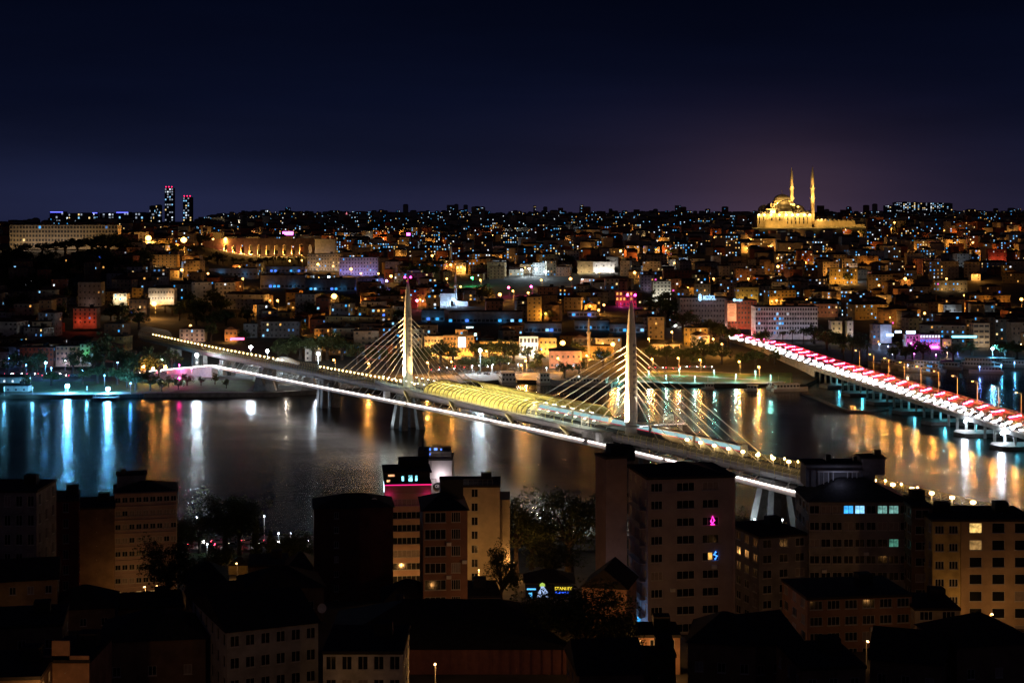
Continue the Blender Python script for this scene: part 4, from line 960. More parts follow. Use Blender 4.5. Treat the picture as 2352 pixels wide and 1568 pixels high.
b = MB(); c0 = at(1348, 802, 1000); b.lathe(c0.x, 1010, [(5.2, c0.z - 2), (5.2, c0.z)] + [(5.0 * math.cos(q) + .001, c0.z + 4.6 * math.sin(q)) for q in (math.pi / 2 * j / 6 for j in range(7))], 18); b.build('dome', M['lead'], ba)
b = MB(); c0 = at(1353, 0, 1000); b.lathe(c0.x, 1004, [(1.1, at(0, 830, 1000).z), (1.0, at(0, 768, 1000).z), (1.5, at(0, 766, 1000).z), (1.5, at(0, 763, 1000).z), (.8, at(0, 762, 1000).z), (.75, at(0, 748, 1000).z), (.05, at(0, 730, 1000).z)], 10); b.build('minaret', WALL['beige'], ba)
b = MB(); c0 = at(1380, 822, 998); b.box(c0.x, 1003.8, c0.z, 4.2, .3, 3.0); b.build('arched_window', LIT['blue-white'], ba)
flood(ba, [(at(1356, 0, 995).x, 997, at(0, 820, 995).z), (at(1390, 0, 995).x, 997, at(0, 820, 995).z)], OR, 4500)
bl('school_building', 'wide dim yellow building behind the quay trees right of the near pylon', 'building', 1494, 1562, 790, 832, (1, .45, .1), 3600, 3, 7, d=14, fl=3, wall='beige', lit=0, ncol=9, Z=1060)
# low market halls with blue-lit edges at the valley bottom
for u0, u1, v0, v1, lab in ((968, 1020, 712, 738, 'white low market hall left of the long blue-lit sheds'), (1030, 1200, 716, 742, 'longest low blue-lit market shed below the white mosque'), (1205, 1290, 742, 764, 'low blue-lit market shed further right below the white mosque'), (1320, 1400, 736, 758, 'blue-lit arcaded shed left of the near pylon'), (1400, 1480, 744, 764, 'blue-lit arcade immediately left of the near pylon'), (1304, 1376, 715, 728, 'violet-lit canteen shed behind the arcades'),
        (598, 700, 632, 662, 'flat campus hall with blue windows below the aqueduct'), (700, 815, 640, 668, 'second flat campus hall with blue windows right of the first'), (480, 590, 616, 634, 'low white campus pavilion left of the blue-lit campus hall'), (610, 700, 612, 626, 'blue-edged flat roof building under the aqueduct arches')):
    r = bl('market_shed', lab, 'shed', u0, u1, v0, v1, BLU if 'blue' in lab else (.6, .5, 1.0), 120, 2, 3, d=16, fl=1, wall='pale grey', lit=.30, ncol=max(3, (u1 - u0) // 9), ww=2.4, wh=2.0, roof='flat')
    for ch in r.children:
        if ch.name.startswith('window'): ch.data = pane_mesh(2.4, 2.0, LIT[R.choice(('cyan', 'cyan', 'blue-white', 'deep blue'))])
# left slope houses
bl('hillside_block', 'tall hillside block with blue windows and reddish roof lamps on the left slope', 'apartment block', 179, 232, 648, 704, (1, .6, .5), 300, 1, 6, d=12, fl=4, wall='grey', lit=.2, ncol=5)
bl('white_mansion', 'white wooden mansion floodlit from below on the left slope', 'house', 341, 400, 692 - 30, 712 - 22, (1, .85, .6), 420, 4, 2.2, fh_=1.0, d=10, fl=2, wall='off-white', lit=0, ncol=9, ww=1.0, Z=1190, roof='hip', rm=M['roof'])
bl('wooden_house', 'dark timber house with one lit window column below the white mansion', 'house', 296, 337, 687, 722, (1, .6, .3), 500, 2, 5, d=10, fl=3, wall='brown', lit=.1, ncol=4, Z=1150)
bl('lit_terrace_house', 'terrace house with bright balcony lamps left of the white mansion', 'house', 260, 292, 674, 692, (1, .85, .6), 1500, 2, 3, d=9, fl=2, wall='cream', lit=.2, ncol=3, Z=1180)
bl('red_lit_house', 'house glowing red-orange on its gable on the left slope', 'house', 168, 222, 708, 745, (1, .13, .06), 520, 2, 4, d=10, fl=4, wall='salmon', lit=.12, ncol=5, Z=1100)
bl('row_house', 'row house with tall window strip behind the left shore trees', 'house', 128, 205, 795, 830, (.6, .5, .6), 300, 2, 6, d=10, fl=3, wall='salmon', lit=.08, ncol=8, Z=940, ww=1.0)
bl('green_lit_house', 'white house with green lamps on its front behind the left shore', 'house', 184, 206, 790, 822, (.1, 1, .2), 260, 2, 3, d=8, fl=3, wall='off-white', lit=0, ncol=2, Z=936)
bl('end_row_house', 'brown row house at the left edge behind the shore road', 'house', 45, 122, 798, 832, (.7, .4, .5), 220, 2, 6, d=10, fl=3, wall='brick red', lit=.05, ncol=8, Z=940, ww=1.0)
bl('large_hillside_block', 'large plain block lit dull orange left of the aqueduct', 'building', 350, 406, 585, 612, (1, .55, .2), 1200, 2, 9, d=14, fl=4, wall='ochre', lit=0, ncol=6)
bl('pale_gable_house', 'pale house with pink-lit lower wall behind the bridge lamps', 'house', 412, 470, 756, 785, (1, .55, .45), 700, 2, 5, d=10, fl=3, wall='cream', lit=.05, ncol=5, roof='hip')
bl('orange_gable_house', 'small house glowing orange beside a dark tree behind the bridge', 'house', 516, 545, 757, 785, OR, 900, 2, 4, d=9, fl=2, wall='salmon', lit=.1, ncol=3, roof='front_gable')
bl('red_window_house', 'dim house row with red and cyan windows behind the big trees', 'house', 600, 688, 738, 776, None, d=11, fl=3, wall='grey', lit=.22, ncol=9, roof='hip')
bl('yellow_lit_block', 'yellow-lit five-storey block high on the right slope', 'apartment block', 1905, 1970, 616, 652, (1, .45, .08), 3600, 3, 8, d=12, fl=4, wall='dull yellow', lit=.2, ncol=7)
bl('blue_window_block', 'large block with nearly every window lit blue on the right slope', 'apartment block', 2133, 2202, 600, 640, None, d=14, fl=5, wall='grey', lit=.75, ncol=8)
bl('lower_blue_block', 'low block with bright blue ground floor under the blue-window block', 'building', 2150, 2222, 644, 668, (1, .62, .25), 900, 2, 6, d=12, fl=2, wall='cream', lit=.5, ncol=8)
bl('red_house_row', 'red-walled house lit by a street lamp at the right slope top', 'house', 2270, 2312, 572, 600, (1, .2, .1), 1300, 2, 5, d=10, fl=3, wall='brick red', lit=.1, ncol=5)
bl('long_school_block', 'long low block with orange-lit windows left above the grey office block', 'school', 1810, 1925, 698, 722, (1, .5, .25), 600, 3, 7, d=12, fl=2, wall='salmon', lit=.22, ncol=14, Z=1330)
bl('amber_slope_house', 'amber-lit house with white windows above the clinic sign', 'house', 1690, 1742, 660, 694, (1, .6, .15), 1300, 2, 5, d=11, fl=3, wall='dull yellow', lit=.3, ncol=5)
bl('pale_slope_block', 'pale block with three lit windows left of the amber house above the clinic', 'apartment block', 1597, 1632, 652, 690, (1, .8, .5), 500, 1, 5, d=11, fl=4, wall='cream', lit=.12, ncol=4)
# far towers and skyline blocks
def tower(label, u0, u1, v0, v1, Z, cat='tower', fl=None, lit=.35, litn=('blue-white', 'white', 'pale yellow'), wall='grey', red=0, nm='skyline_tower', neon=None, ncol=4, group=None):
    X, Y, zb, w, h = px(u0, u1, v0, v1, Z)
    rt = thing(nm, label, cat, (X, Y, zb), 0, group)
    b = MB(); b.box(X, Y + w / 2, zb, w, w, h); b.box(X, Y + w / 2, zb + h, w * .6, w * .6, h * .03); b.box(X, Y + w / 2, zb - 40, w, w, 40); b.build('wall', mat('haze_tinted_' + wall + '_facade', (.10, .10, .14), .9, .2, .02), rt)  # distance haze put into the bluish facade colour
    fl = fl or max(3, int(h / 12)); k = 0
    for c in range(ncol):
        for f in range(fl):
            if R.random() < lit and k < 40:
                k += 1
                ww_, hh_ = w / ncol * .55, h / fl * .5
                linked('window', pane_mesh(ww_, hh_, LIT[R.choice(litn)] if R.random() < .5 else emat('far_window_glow', (.62, .72, .9), .5)), rt, (-w / 2 + w * (c + .5) / ncol, -.05, h * (f + .5) / fl))
    for i in range(red):
        b = MB(); x = X - w/2 + w * (i + .5) / red; b.lathe(x, Y - 1, [(.1, zb + h + 2), (2.2, zb + h + 4), (2.2, zb + h + 6), (.1, zb + h + 8)], 8); b.build('warning_lamp', emat('far_red_glow', (1, .02, .12), 4), rt)
    if neon: b = MB(); b.box(X, Y - 1, zb + h - h * .08, w * .9, .6, h * .07); b.build('neon_crown', emat('far_blue_neon', (.12, .14, 1.0), 2.6), rt)
    return rt
tower('taller of two slim far towers with red lamps on top', 378, 398, 432, 514, 7000, red=3, lit=.5, fl=14, ncol=4)
tower('shorter of two slim far towers with red lamps on top', 420, 440, 453, 514, 7000, red=3, lit=.5, fl=11, ncol=4)
for i, (u0, u1, v0, v1, ne, lab) in enumerate(((114, 146, 486, 512, 1, 'blue neon topped far block, leftmost of the skyline blocks'), (152, 176, 490, 512, 0, 'dim far block between the neon topped blocks'), (178, 208, 489, 512, 0, 'dim far block with few windows left of the violet edged block'), (212, 224, 488, 512, 1, 'violet edged far block above the office slab'), (228, 262, 489, 512, 0, 'far block with white windows right of the violet edged block'), (266, 296, 487, 512, 1, 'blue neon topped far block, rightmost of its group'), (303, 336, 488, 512, 0, 'wide far block with grey lit facade left of the slim towers'), (343, 357, 473, 512, 0, 'hazy far high-rise nearest left of the slim towers'), (358, 370, 471, 512, 0, 'hazy far high-rise touching the taller slim tower'), (554, 562, 484, 500, 0, 'small far block left of the lit palace'), (566, 584, 486, 500, 0, 'far block beside the first small block left of the lit palace'), (598, 616, 482, 500, 0, 'far tower with red-tinted crown left of the lit palace'))):
    tower(lab, u0, u1, v0, v1, 6500, 'skyline block', lit=.3, neon=ne, nm='skyline_block', ncol=5)
for i, (u0, u1, v0) in enumerate(((1976, 1998, 488), (2000, 2020, 484), (2033, 2052, 472), (2054, 2072, 465), (2074, 2092, 464), (2094, 2112, 465), (2114, 2130, 466), (2132, 2150, 466), (2152, 2168, 466), (2170, 2188, 467))):
    tower('high-rise slab with white windows, number %s from the left in the row right of the mosque' % ('one', 'two', 'three', 'four', 'five', 'six', 'seven', 'eight', 'nine', 'ten')[i], u0, u1, v0, 500, 5200, 'high-rise', fl=10, lit=.42, litn=('white', 'pale yellow', 'blue-white'), ncol=4, nm='high_rise_slab', group='high-rise row right of the mosque', neon=None)
tower('far lit palace with a white colonnade on the skyline', 856, 890, 492, 503, 5200, 'palace', lit=.9, fl=3, ncol=9, litn=('white',), nm='skyline_palace')
for u0, u1, v0, lab in ((1430, 1446, 487, 'small far block, left of three right of centre skyline'), (1452, 1470, 487, 'small far block, middle of three right of centre skyline'), (1504, 1522, 486, 'small far block, right of three right of centre skyline'), (1008, 1022, 488, 'blue tinted far block in the centre skyline'), (984, 994, 488, 'pale far block left of the blue tinted one'), (776, 790, 488, 'round topped far block left of the lit palace')):
    tower(lab, u0, u1, v0, 500, 5200, 'skyline block', fl=4, lit=.4, ncol=3, nm='skyline_block')
mn = thing('minaret', 'thin minaret with a self-glowing pink shaft on the far skyline', 'minaret', at(796, 505, 4000))
b = MB(); c0 = at(796, 505, 4000); b.lathe(c0.x, c0.y, [(3, c0.z), (2.6, c0.z + 12), (3.4, c0.z + 13), (2, c0.z + 14), (.1, c0.z + 20)], 10); b.build('shaft', emat('floodlit_shaft_glow', (1, .25, .35), .9), mn)  # pink floodlighting put into the shaft as its own glow
mn = thing('minaret', 'thin white minaret with a low lit dome left of centre skyline', 'minaret', at(549, 524, 3000))
b = MB(); c0 = at(550, 524, 3000); b.lathe(c0.x, c0.y, [(2.0, c0.z), (1.8, c0.z + 15), (2.6, c0.z + 16), (1.3, c0.z + 17), (.1, c0.z + 22)], 10); b.build('shaft', M['white'], mn)
point('base_lamp', (c0.x - 4, c0.y - 9, c0.z + 2), (1, .85, .6), 9000, .4, mn)
fp = thing('flagpole', 'tall dark flagpole with a dim red flag against the upper slope', 'flagpole', at(885, 570, 2100))
b = MB(); c0, c1 = at(885, 570, 2100), at(885, 510, 2100); b.tube([c0, c1], [.35, .15], 6); b.build('pole', M['pole'], fp)
b = MB(); b.grid([[(c1.x + .3 * i, c1.y + .25 * math.sin(i * .9), c1.z - .5 - 4.2 * j) for i in range(24)] for j in (0, 1)]); b.build('flag', mat('red_flag_cloth', (.35, .02, .02), .8, .1, .5), fp)
# --- the mass of hillside houses
MARKS = [('the floodlit mosque', 1803, 505), ('the stone aqueduct', 590, 575), ('the white mosque', 1040, 680), ('the clinic sign', 1625, 683), ('the far pylon', 936, 740), ('the near pylon', 1455, 760), ('the long office slab', 146, 540), ('the violet-lit office', 823, 612), ('the floodlit church', 1388, 612), ('the white apartment block', 1520, 670), ('the grey ribbon-window office', 1806, 740), ('the magenta bars', 2120, 790), ('the blue-window block', 2168, 620), ('the yellow-lit block', 1938, 634), ('the white mansion', 370, 676), ('the red-lit house', 195, 726), ('the market sheds', 1115, 728), ('the waterside hotel', 1053, 798), ('the lone orange lamp', 770, 680), ('the high-rise row', 2110, 480), ('the slim towers', 405, 470), ('the campus halls', 700, 650), ('the pale corner building', 2255, 765), ('the red-walled house', 2290, 586), ('the hillside block', 205, 676), ('the bridge entrance', 360, 772), ('the lit palace', 873, 497)]
USED = set()
WORD = ['no', 'one', 'two', 'three', 'four', 'five', 'six', 'seven', 'eight', 'nine', 'ten', 'eleven', 'twelve', 'thirteen', 'fourteen']
def where(u, v, head, tail=''):
    c = sorted(MARKS, key=lambda m: (m[1] - u) ** 2 + 4 * (m[2] - v) ** 2)
    for m in c[:9]:
        dx, dy = u - m[1], v - m[2]
        far = (dx * dx + 4 * dy * dy) ** .5
        near = 'just ' if far < 50 else ('' if far < 140 else 'well ' if far < 300 else 'far ')
        opts = ['left of' if dx < 0 else 'right of', 'above' if dy < 0 else 'below']
        if abs(dy) * 2 > abs(dx): opts.reverse()
        if abs(dx) > 18 and abs(dy) > 9: opts.append(('above and ' if dy < 0 else 'below and ') + ('left of' if dx < 0 else 'right of'))
        for o in opts:
            L = f'{head} {near}{o} {m[0]}{tail}'
            if L not in USED and len(L.split()) <= 16:
                USED.add(L); return L
    return None
ROAD = [(203.7, 600), (173, 912), (165, 1044), (153, 1113), (124, 1201)]
def near_road(X, Y, r):
    for (a, b_), (c, d_) in zip(ROAD, ROAD[1:]):
        if b_ <= Y <= d_ and abs(X - (a + (c - a) * (Y - b_) / (d_ - b_)) - 12) < r + 16: return True
    return Y > 1200 and Y < 1235 and 60 < X < 150
cand = []; Z = 925.0
while Z < 5600:
    X = (-30 - CX) * Z / F
    X1 = (2380 - CX) * Z / F
    while X < X1:
        big = R.random() < .1
        w = R.uniform(22, 38) if big else R.uniform(8.5, 19)
        d = R.uniform(9, 14); fl = R.choice((2, 3, 3, 4, 4, 5, 6)) if not big else R.choice((3, 4, 5))
        if Z < 1000: fl = min(fl, 3)
        if Z > 3000: fl = R.choice((2, 3, 3, 4, 5, 6)) if R.random() > .03 else R.choice((8, 10, 12))
        Y = Z + R.uniform(-9, 9); xc = X + w / 2
        X += w + (R.uniform(.5, 5) if R.random() < .72 else R.uniform(8, 28))
        g = ground(xc, Y + d / 2)
        if g < 2.6 or near_road(xc, Y, w / 2): continue
        u = CX + F * xc / Y
        if Y > 2900 and u < 470: continue
        if Y > 3800 and R.random() < .4: continue
        vb = HY + F * (H - g) / Y; vt = HY + F * (H - g - fl * 3.1 - 2) / Y
        if Y < shore(u) + (125 if u < 1500 else 150 if u < 1900 else 60): continue
        hwu = w / 2 * F / Y
        if 1640 < u < 2000 and vb > 745: continue
        if any(u + hwu > a and u - hwu < b_ and vt < d_ and vb > c and Y < z_ for a, b_, c, d_, z_ in PROT): continue
        if any((xc - a) ** 2 + (Y + d / 2 - b_) ** 2 < (r + w / 2) ** 2 for a, b_, r in FOOT): continue
        if 300 < u < 700 and vb > 768 and abs(s_of(u, 0) * 0 + xc - BP(s_of(u, 0), 0, 0).x) < 1e9 and Y < 1060: continue
        wood = math.sin(xc * .013 + 1.7) * math.sin(Y * .009 + .5)
        if wood > .62: continue
        if u < 260 and 560 < vb < 690 and R.random() < .65: continue
        cand.append((Y, xc, w, d, fl, g, u, (vb + vt) / 2))
    Z += 20 * (1 + (Z - 900) / 1500) if Z < 3000 else 110
cand.sort()
cnt = {'apartment_building': 0, 'house': 0}
rest = []
for Y, xc, w, d, fl, g, u, v in cand:
    nm = 'house' if fl <= 3 else 'apartment_building'
    dens = (1.55 if v > 560 else 1.05 if v > 525 else .75) * (.45 if u < 300 else .8 if u < 700 else 1.1)
    if cnt[nm] >= (270 if nm == 'house' else 290):
        rest.append((Y, xc, w, d, fl, g, dens)); continue
    cnt[nm] += 1
    wc = R.choice(WALLC)[0]
    rf = R.choice(('flat', 'flat', 'hip')) if fl > 3 else R.choice(('hip', 'gable', 'front_gable', 'flat'))
    lp = R.choice((0, .05, .1, .16, .26)) * dens
    rt, tn = building(nm, '', nm.replace('_building', ' building'), xc, Y + d / 2, g, w, d, fl, rot=R.uniform(-.35, .35), wall=wc, roof=rf, lit=lp, ww=R.choice((1.1, 1.3, 1.6)), wh=R.choice((1.3, 1.5)), sink=5)
    n = rt['_lit']
    top = max(tn, key=tn.get) if tn else ''
    what = 'house' if nm == 'house' else 'block'
    size = 'wide ' if w > 21 else 'narrow ' if w < 10.5 else ''
    rn = {'flat': 'flat-roofed', 'hip': 'hipped', 'gable': 'gabled', 'front_gable': 'gable-fronted'}[rf]
    cands = [f'{WORD[fl]}-storey {wc} {rn} {what}', f'{size}{wc} {rn} {what}', f'{size}{WORD[fl]}-storey {wc} {what}']
    tail = f' with {WORD[n]} {top} window{"s" if n > 1 else ""}' if n else ' with every window dark'
    lab = None
    for h_ in cands:
        lab = where(u, v, h_ + tail)
        if lab: break
    rt['label'] = lab or f'{size}{WORD[fl]}-storey {wc} {rn} {what} on the hillside{tail}'
for o_ in [o for o in COL.objects if o.get('group') == 'orange lane lamps on the slope']:
    pz = o_.children[0]; X_, Y_ = o_.location.x, o_.location.y
    o_['label'] = where(CX + F * X_ / Y_, HY + F * (H - o_.location.z - 8) / Y_, 'bright orange lane lamp') or 'bright orange lane lamp on the slope'
# beyond those: the far houses nobody could count, one mass
b = MB(); mats_ = [WALL['grey'], WALL['cream'], WALL['brick red'], M['roof'], M['roof2']] + [LIT[n] for n in ('blue-white', 'cyan', 'amber', 'white', 'pale yellow')]
wts = [34, 22, 14, 14, 16]
for Y, xc, w, d, fl, g, dens in rest:
    h = fl * 3.1; wi = R.randrange(3); rz = R.uniform(-.3, .3)
    b.box(xc, Y + d / 2, g - 5, w, d, h + 5, rz, wi)
    c, s_ = math.cos(rz), math.sin(rz)
    if R.random() < .55:
        e = [(xc + (x * c - y * s_), Y + d / 2 + (x * s_ + y * c), g + h + .02) for x, y in ((-w/2 - .4, -d/2 - .4), (w/2 + .4, -d/2 - .4), (w/2 + .4, d/2 + .4), (-w/2 - .4, d/2 + .4))]
        r_ = [(xc + q * c, Y + d / 2 + q * s_, g + h + 2.3) for q in (-w/2 + 2.5, w/2 - 2.5)]
        mi = R.choice((3, 4))
        for f in ((e[0], e[1], r_[1], r_[0]), (e[2], e[3], r_[0], r_[1]), (e[1], e[2], r_[1]), (e[3], e[0], r_[0])): b.face(f, mi)
    lp = R.choice((0, .05, .1, .18, .3)) * dens; n = max(1, int(w / 3.2))
    for i in range(n):
        for f in range(fl):
            if R.random() < lp:
                x, y, z = -w/2 + w * (i + .5) / n, -d/2 - .06, g + f * 3.1 + 1
                q = [(xc + ((x + a) * c - y * s_), Y + d / 2 + ((x + a) * s_ + y * c)) for a in (-.65, .65)]
                b.face([(*q[0], z), (*q[1], z), (*q[1], z + 1.4), (*q[0], z + 1.4)], 5 + R.choices(range(5), wts)[0])
tag(b.build('far_hillside_houses', mats_), 'mass of small far houses covering the upper hillside', 'far houses', None, 'stuff')
# street lamps in the hillside lanes: their light falls on the fronts beside them
k = 0; LITTREE = []
pick = [c for c in cand if c[0] < 2600]
R.shuffle(pick)
for Y, xc, w, d, fl, g, u, v in pick:
    if k >= 225: break
    if u < 340 and R.random() < .85: continue
    X = xc + R.uniform(-w/2, w/2); Yl = Y - R.uniform(3.5, 7)
    gz = ground(X, Yl); vv = HY + F * (H - gz - 6.5) / Yl; uu = CX + F * X / Yl
    if not (0 < uu < 2352): continue
    t_ = R.random()
    col, m_, po = (SOD, emat('lane_lamp_glow', (1, .46, .09), 12, False), R.uniform(2400, 9500)) if t_ < .74 else ((.75, .88, 1.0), emat('white_lane_lamp_glow', (.8, .92, 1), 10, False), R.uniform(1200, 4000)) if t_ < .9 else ((1.0, .72, .36), emat('lane_lamp_glow', (1, .55, .16), 9, False), R.uniform(600, 2200))
    tint = 'orange' if t_ < .74 else 'white' if t_ < .9 else 'warm white'
    lab = where(uu, vv, f'small {tint} lane lamp among houses') or f'small {tint} lane lamp among the hillside houses'
    lamp(uu, vv, col, po, 6.5, Z=Yl, mat_=m_, hs=.55, label=lab, group='lane lamps on the hillside', arm=.6)
    if t_ < .74 and k % 3 == 0: LITTREE.append((uu, vv, Yl))
    k += 1
# ------------------------------------------------------------------ trees
def tree_proto(nm, seed, h, r, kind='round', leaf=.45, nc=46, nl=26):
    rr = random.Random(seed)
    rt = thing(nm, '', 'tree')
    b = MB(); tr = r * .09 + .12
    fork = h * (.36 if kind != 'cypress' else .2)
    b.tube([(0, 0, -1.5), (0, 0, 0), (rr.uniform(-.2, .2), rr.uniform(-.2, .2), fork), (rr.uniform(-.5, .5), rr.uniform(-.5, .5), h * .8)], [tr * 1.5, tr * 1.2, tr * .8, tr * .2], 7)
    tips = []
    for i in range(9 if kind != 'cypress' else 0):
        a = i * 2.4 + rr.uniform(-.4, .4); z = h * rr.uniform(.55, .95); q = r * rr.uniform(.45, .85)
        tip = Vector((q * math.cos(a), q * math.sin(a), z)); tips.append(tip)
        b.tube([(0, 0, fork * rr.uniform(.8, 1.2)), (tip.x * .45, tip.y * .45, (fork + z) * .52), tip], [tr * .5, tr * .33, tr * .08], 5)
    b.build('trunk', M['bark'], rt)
    b = MB()
    for i in range(nc):
        if kind == 'cypress':
            z = h * rr.uniform(.08, 1.0); k = r * (1 - (z / h) ** 1.6) + .12; a = rr.uniform(0, 6.28); c0 = Vector((k * .6 * math.cos(a), k * .6 * math.sin(a), z)); cr_ = max(.35, k * .55)
        elif kind == 'palm': c0 = Vector((0, 0, h)); cr_ = r
        else:
            t = rr.choice(tips) if rr.random() < .75 else Vector((rr.uniform(-.5, .5) * r, rr.uniform(-.5, .5) * r, h * rr.uniform(.5, 1.0)))
            c0 = t + Vector((rr.gauss(0, r * .24), rr.gauss(0, r * .24), rr.gauss(0, h * .08))); cr_ = r * rr.uniform(.16, .34)
            if c0.z < h * .34: c0.z = h * .42
        for j in range(nl):
            d = Vector((rr.gauss(0, 1), rr.gauss(0, 1), rr.gauss(0, .8)))
            d = d.normalized() * cr_ * rr.uniform(.25, 1.0) ** .5
            p = c0 + d; s = leaf * rr.uniform(.55, 1.25)
            a1 = Vector((rr.gauss(0, 1), rr.gauss(0, 1), rr.gauss(0, 1))).normalized(); a2 = a1.cross(Vector((rr.gauss(0, 1), rr.gauss(0, 1), rr.gauss(0, 1)))).normalized()
            b.face([p - a1 * s, p + a2 * s * .45, p + a1 * s, p - a2 * s * .45], 0)
    b.build('crown', M['leaf'], rt)
    return rt
def palm_proto():
    rr = random.Random(5); rt = thing('palm_tree', '', 'palm tree')
    b = MB(); b.tube([(0, 0, -1), (.1, 0, 4), (.05, 0, 8.4)], [.3, .24, .2], 7); b.build('trunk', M['bark'], rt)
    b = MB()
    for i in range(26):
        a = i * 2.4; e = rr.uniform(-.2, 1.0); L = rr.uniform(2.2, 3.0)
        pts = []
        for k in range(6):
            t = k / 5; rad = L * t * math.cos(e * .6); z = 8.4 + L * (math.sin(e) * t - .75 * t * t)
            pts.append(Vector((rad * math.cos(a), rad * math.sin(a), z)))
        sd = Vector((-math.sin(a), math.cos(a), 0)) * .34
        b.grid([[p - sd * (1 - abs(.35 - k / 5)) - Vector((0, 0, .15)), p, p + sd * (1 - abs(.35 - k / 5)) - Vector((0, 0, .15))] for k, p in enumerate(pts)])
    b.build('crown', M['leaf'], rt); return rt
TP = {}
def tree(u, v, hpx, kind='a', label=None, group=None, Z=None, wide=1.0, nm='broadleaf_tree'):
    """tree whose foot is at row v"""
    Z = Z or hit(u, v)
    X = (u - CX) * Z / F; g = ground(X, Z) if Z > 500 else lerp(NEAR, Z)
    h = hpx * Z / F
    spec = {'a': ('broadleaf_tree', 3, 10, 4.2, 'round', .5, 46, 26), 'b': ('spreading_tree', 8, 10, 5.2, 'round', .5, 54, 26), 'c': ('slender_tree', 21, 10, 3.2, 'round', .45, 40, 26), 'cy': ('cypress_tree', 4, 10, 1.3, 'cypress', .4, 60, 18),
            'n1': ('tall_tree', 31, 14, 5.2, 'round', .30, 130, 44), 'n2': ('large_tree', 47, 14, 6.5, 'round', .30, 150, 44)}.get(kind)
    if kind not in TP:
        TP[kind] = palm_proto() if kind == 'p' else tree_proto(*spec); r = TP[kind]; fresh = True
    else: fresh = False
    h0 = {'p': 10.5, 'n1': 15.5, 'n2': 15.5}.get(kind, 11.0)
    s = h / h0
    if fresh: r.location = (X, Z, g); r.rotation_euler = (0, 0, R.uniform(0, 6.28)); r.scale = (s * wide, s * wide, s)
    else: r = dup(TP[kind], (X, Z, g), R.uniform(0, 6.28), None, None, (s * wide, s * wide, s))
    r['label'] = label or where(u, v - hpx / 2, {'p': 'slim palm tree', 'cy': 'dark pointed cypress'}.get(kind, R.choice(('dark rounded tree', 'dense dark tree', 'dark spreading tree', 'loose dark tree')))) or 'dark tree among the hillside houses'
    r['group'] = group or 'trees on the far side of the water'
    return r
# along the far shore
for u, v, hp, k, w in ((18, 862, 44, 'a', 1.2), (46, 858, 50, 'b', 1.1), (88, 860, 56, 'b', 1.0), (74, 866, 40, 'a', 1.2), (168, 858, 52, 'a', 1.3), (236, 850, 84, 'c', 1.3), (214, 858, 50, 'b', 1.0), (262, 846, 48, 'a', 1.2), (288, 862, 62, 'b', 1.0), (306, 866, 50, 'a', 1.2), (326, 880, 66, 'b', 1.1), (338, 872, 52, 'b', 1.0), (352, 850, 50, 'a', 1.2), (395, 852, 50, 'c', 1.5), (365, 866, 40, 'a', 1.0), (388, 890, 26, 'c', 1.3), (462, 886, 22, 'c', 1.2), (494, 884, 24, 'a', 1.0),
        (270, 884, 40, 'b', 1.3), (292, 892, 44, 'a', 1.2), (312, 898, 46, 'b', 1.2), (346, 898, 40, 'a', 1.2), (372, 900, 30, 'c', 1.4), (410, 896, 24, 'a', 1.2), (60, 888, 26, 'a', 1.4), (118, 886, 34, 'b', 1.3), (190, 884, 40, 'c', 1.3), (224, 880, 44, 'b', 1.2), (430, 886, 26, 'a', 1.3), (520, 892, 22, 'c', 1.3), (690, 826, 56, 'b', 1.3), (720, 830, 60, 'b', 1.3), (752, 826, 66, 'b', 1.3), (786, 826, 50, 'b', 1.2), (660, 828, 40, 'a', 1.3), (640, 826, 44, 'a', 1.2), (820, 836, 44, 'a', 1.4), (866, 842, 46, 'b', 1.2), (890, 846, 40, 'a', 1.3), (960, 842, 50, 'b', 1.1), (985, 846, 44, 'a', 1.2), (1012, 836, 54, 'b', 1.1), (1040, 838, 48, 'a', 1.3), (1096, 830, 44, 'b', 1.2), (1122, 832, 50, 'b', 1.2), (1160, 832, 52, 'b', 1.2), (1180, 834, 44, 'a', 1.2), (1212, 836, 40, 'c', 1.4), (1236, 842, 38, 'c', 1.4),
        (1061, 848, 26, 'a', 1.4), (1078, 850, 30, 'a', 1.5), (1104, 852, 34, 'a', 1.4), (1124, 853, 34, 'b', 1.3), (1150, 852, 38, 'b', 1.5), (1228, 856, 30, 'a', 1.4), (1296, 868, 38, 'b', 1.1), (1330, 860, 30, 'a', 1.2), (1330, 832, 44, 'c', 1.3), (1384, 846, 48, 'b', 1.0), (1496, 838, 46, 'b', .9), (1530, 836, 46, 'c', 1.3), (1558, 838, 44, 'c', 1.2), (1586, 838, 44, 'a', 1.1), (1617, 836, 56, 'a', 1.2), (1658, 838, 48, 'a', 1.1), (1605, 846, 30, 'b', 1.4), (1705, 846, 34, 'a', 1.2), (1736, 846, 44, 'b', 1.2), (1780, 838, 36, 'a', 1.1),
        (1640, 792, 60, 'b', 1.0), (1672, 800, 56, 'b', 1.0), (1600, 790, 50, 'a', 1.3), (1570, 768, 56, 'b', 1.2), (1520, 740, 70, 'c', 1.6), (1535, 752, 80, 'c', 1.5), (1750, 800, 44, 'b', 1.1), (1900, 806, 50, 'b', 1.4), (1935, 810, 46, 'b', 1.4), (1975, 806, 38, 'a', 1.5), (1870, 790, 44, 'b', 1.2), (2096, 828, 44, 'a', 1.3), (2120, 832, 44, 'b', 1.1), (2056, 830, 40, 'a', 1.2), (2080, 836, 30, 'a', 1.3), (2190, 828, 38, 'b', 1.4), (2310, 826, 44, 'b', 1.3), (2336, 828, 40, 'b', 1.2), (2230, 816, 30, 'a', 1.5)):
    tree(u, v, hp, k, wide=w)
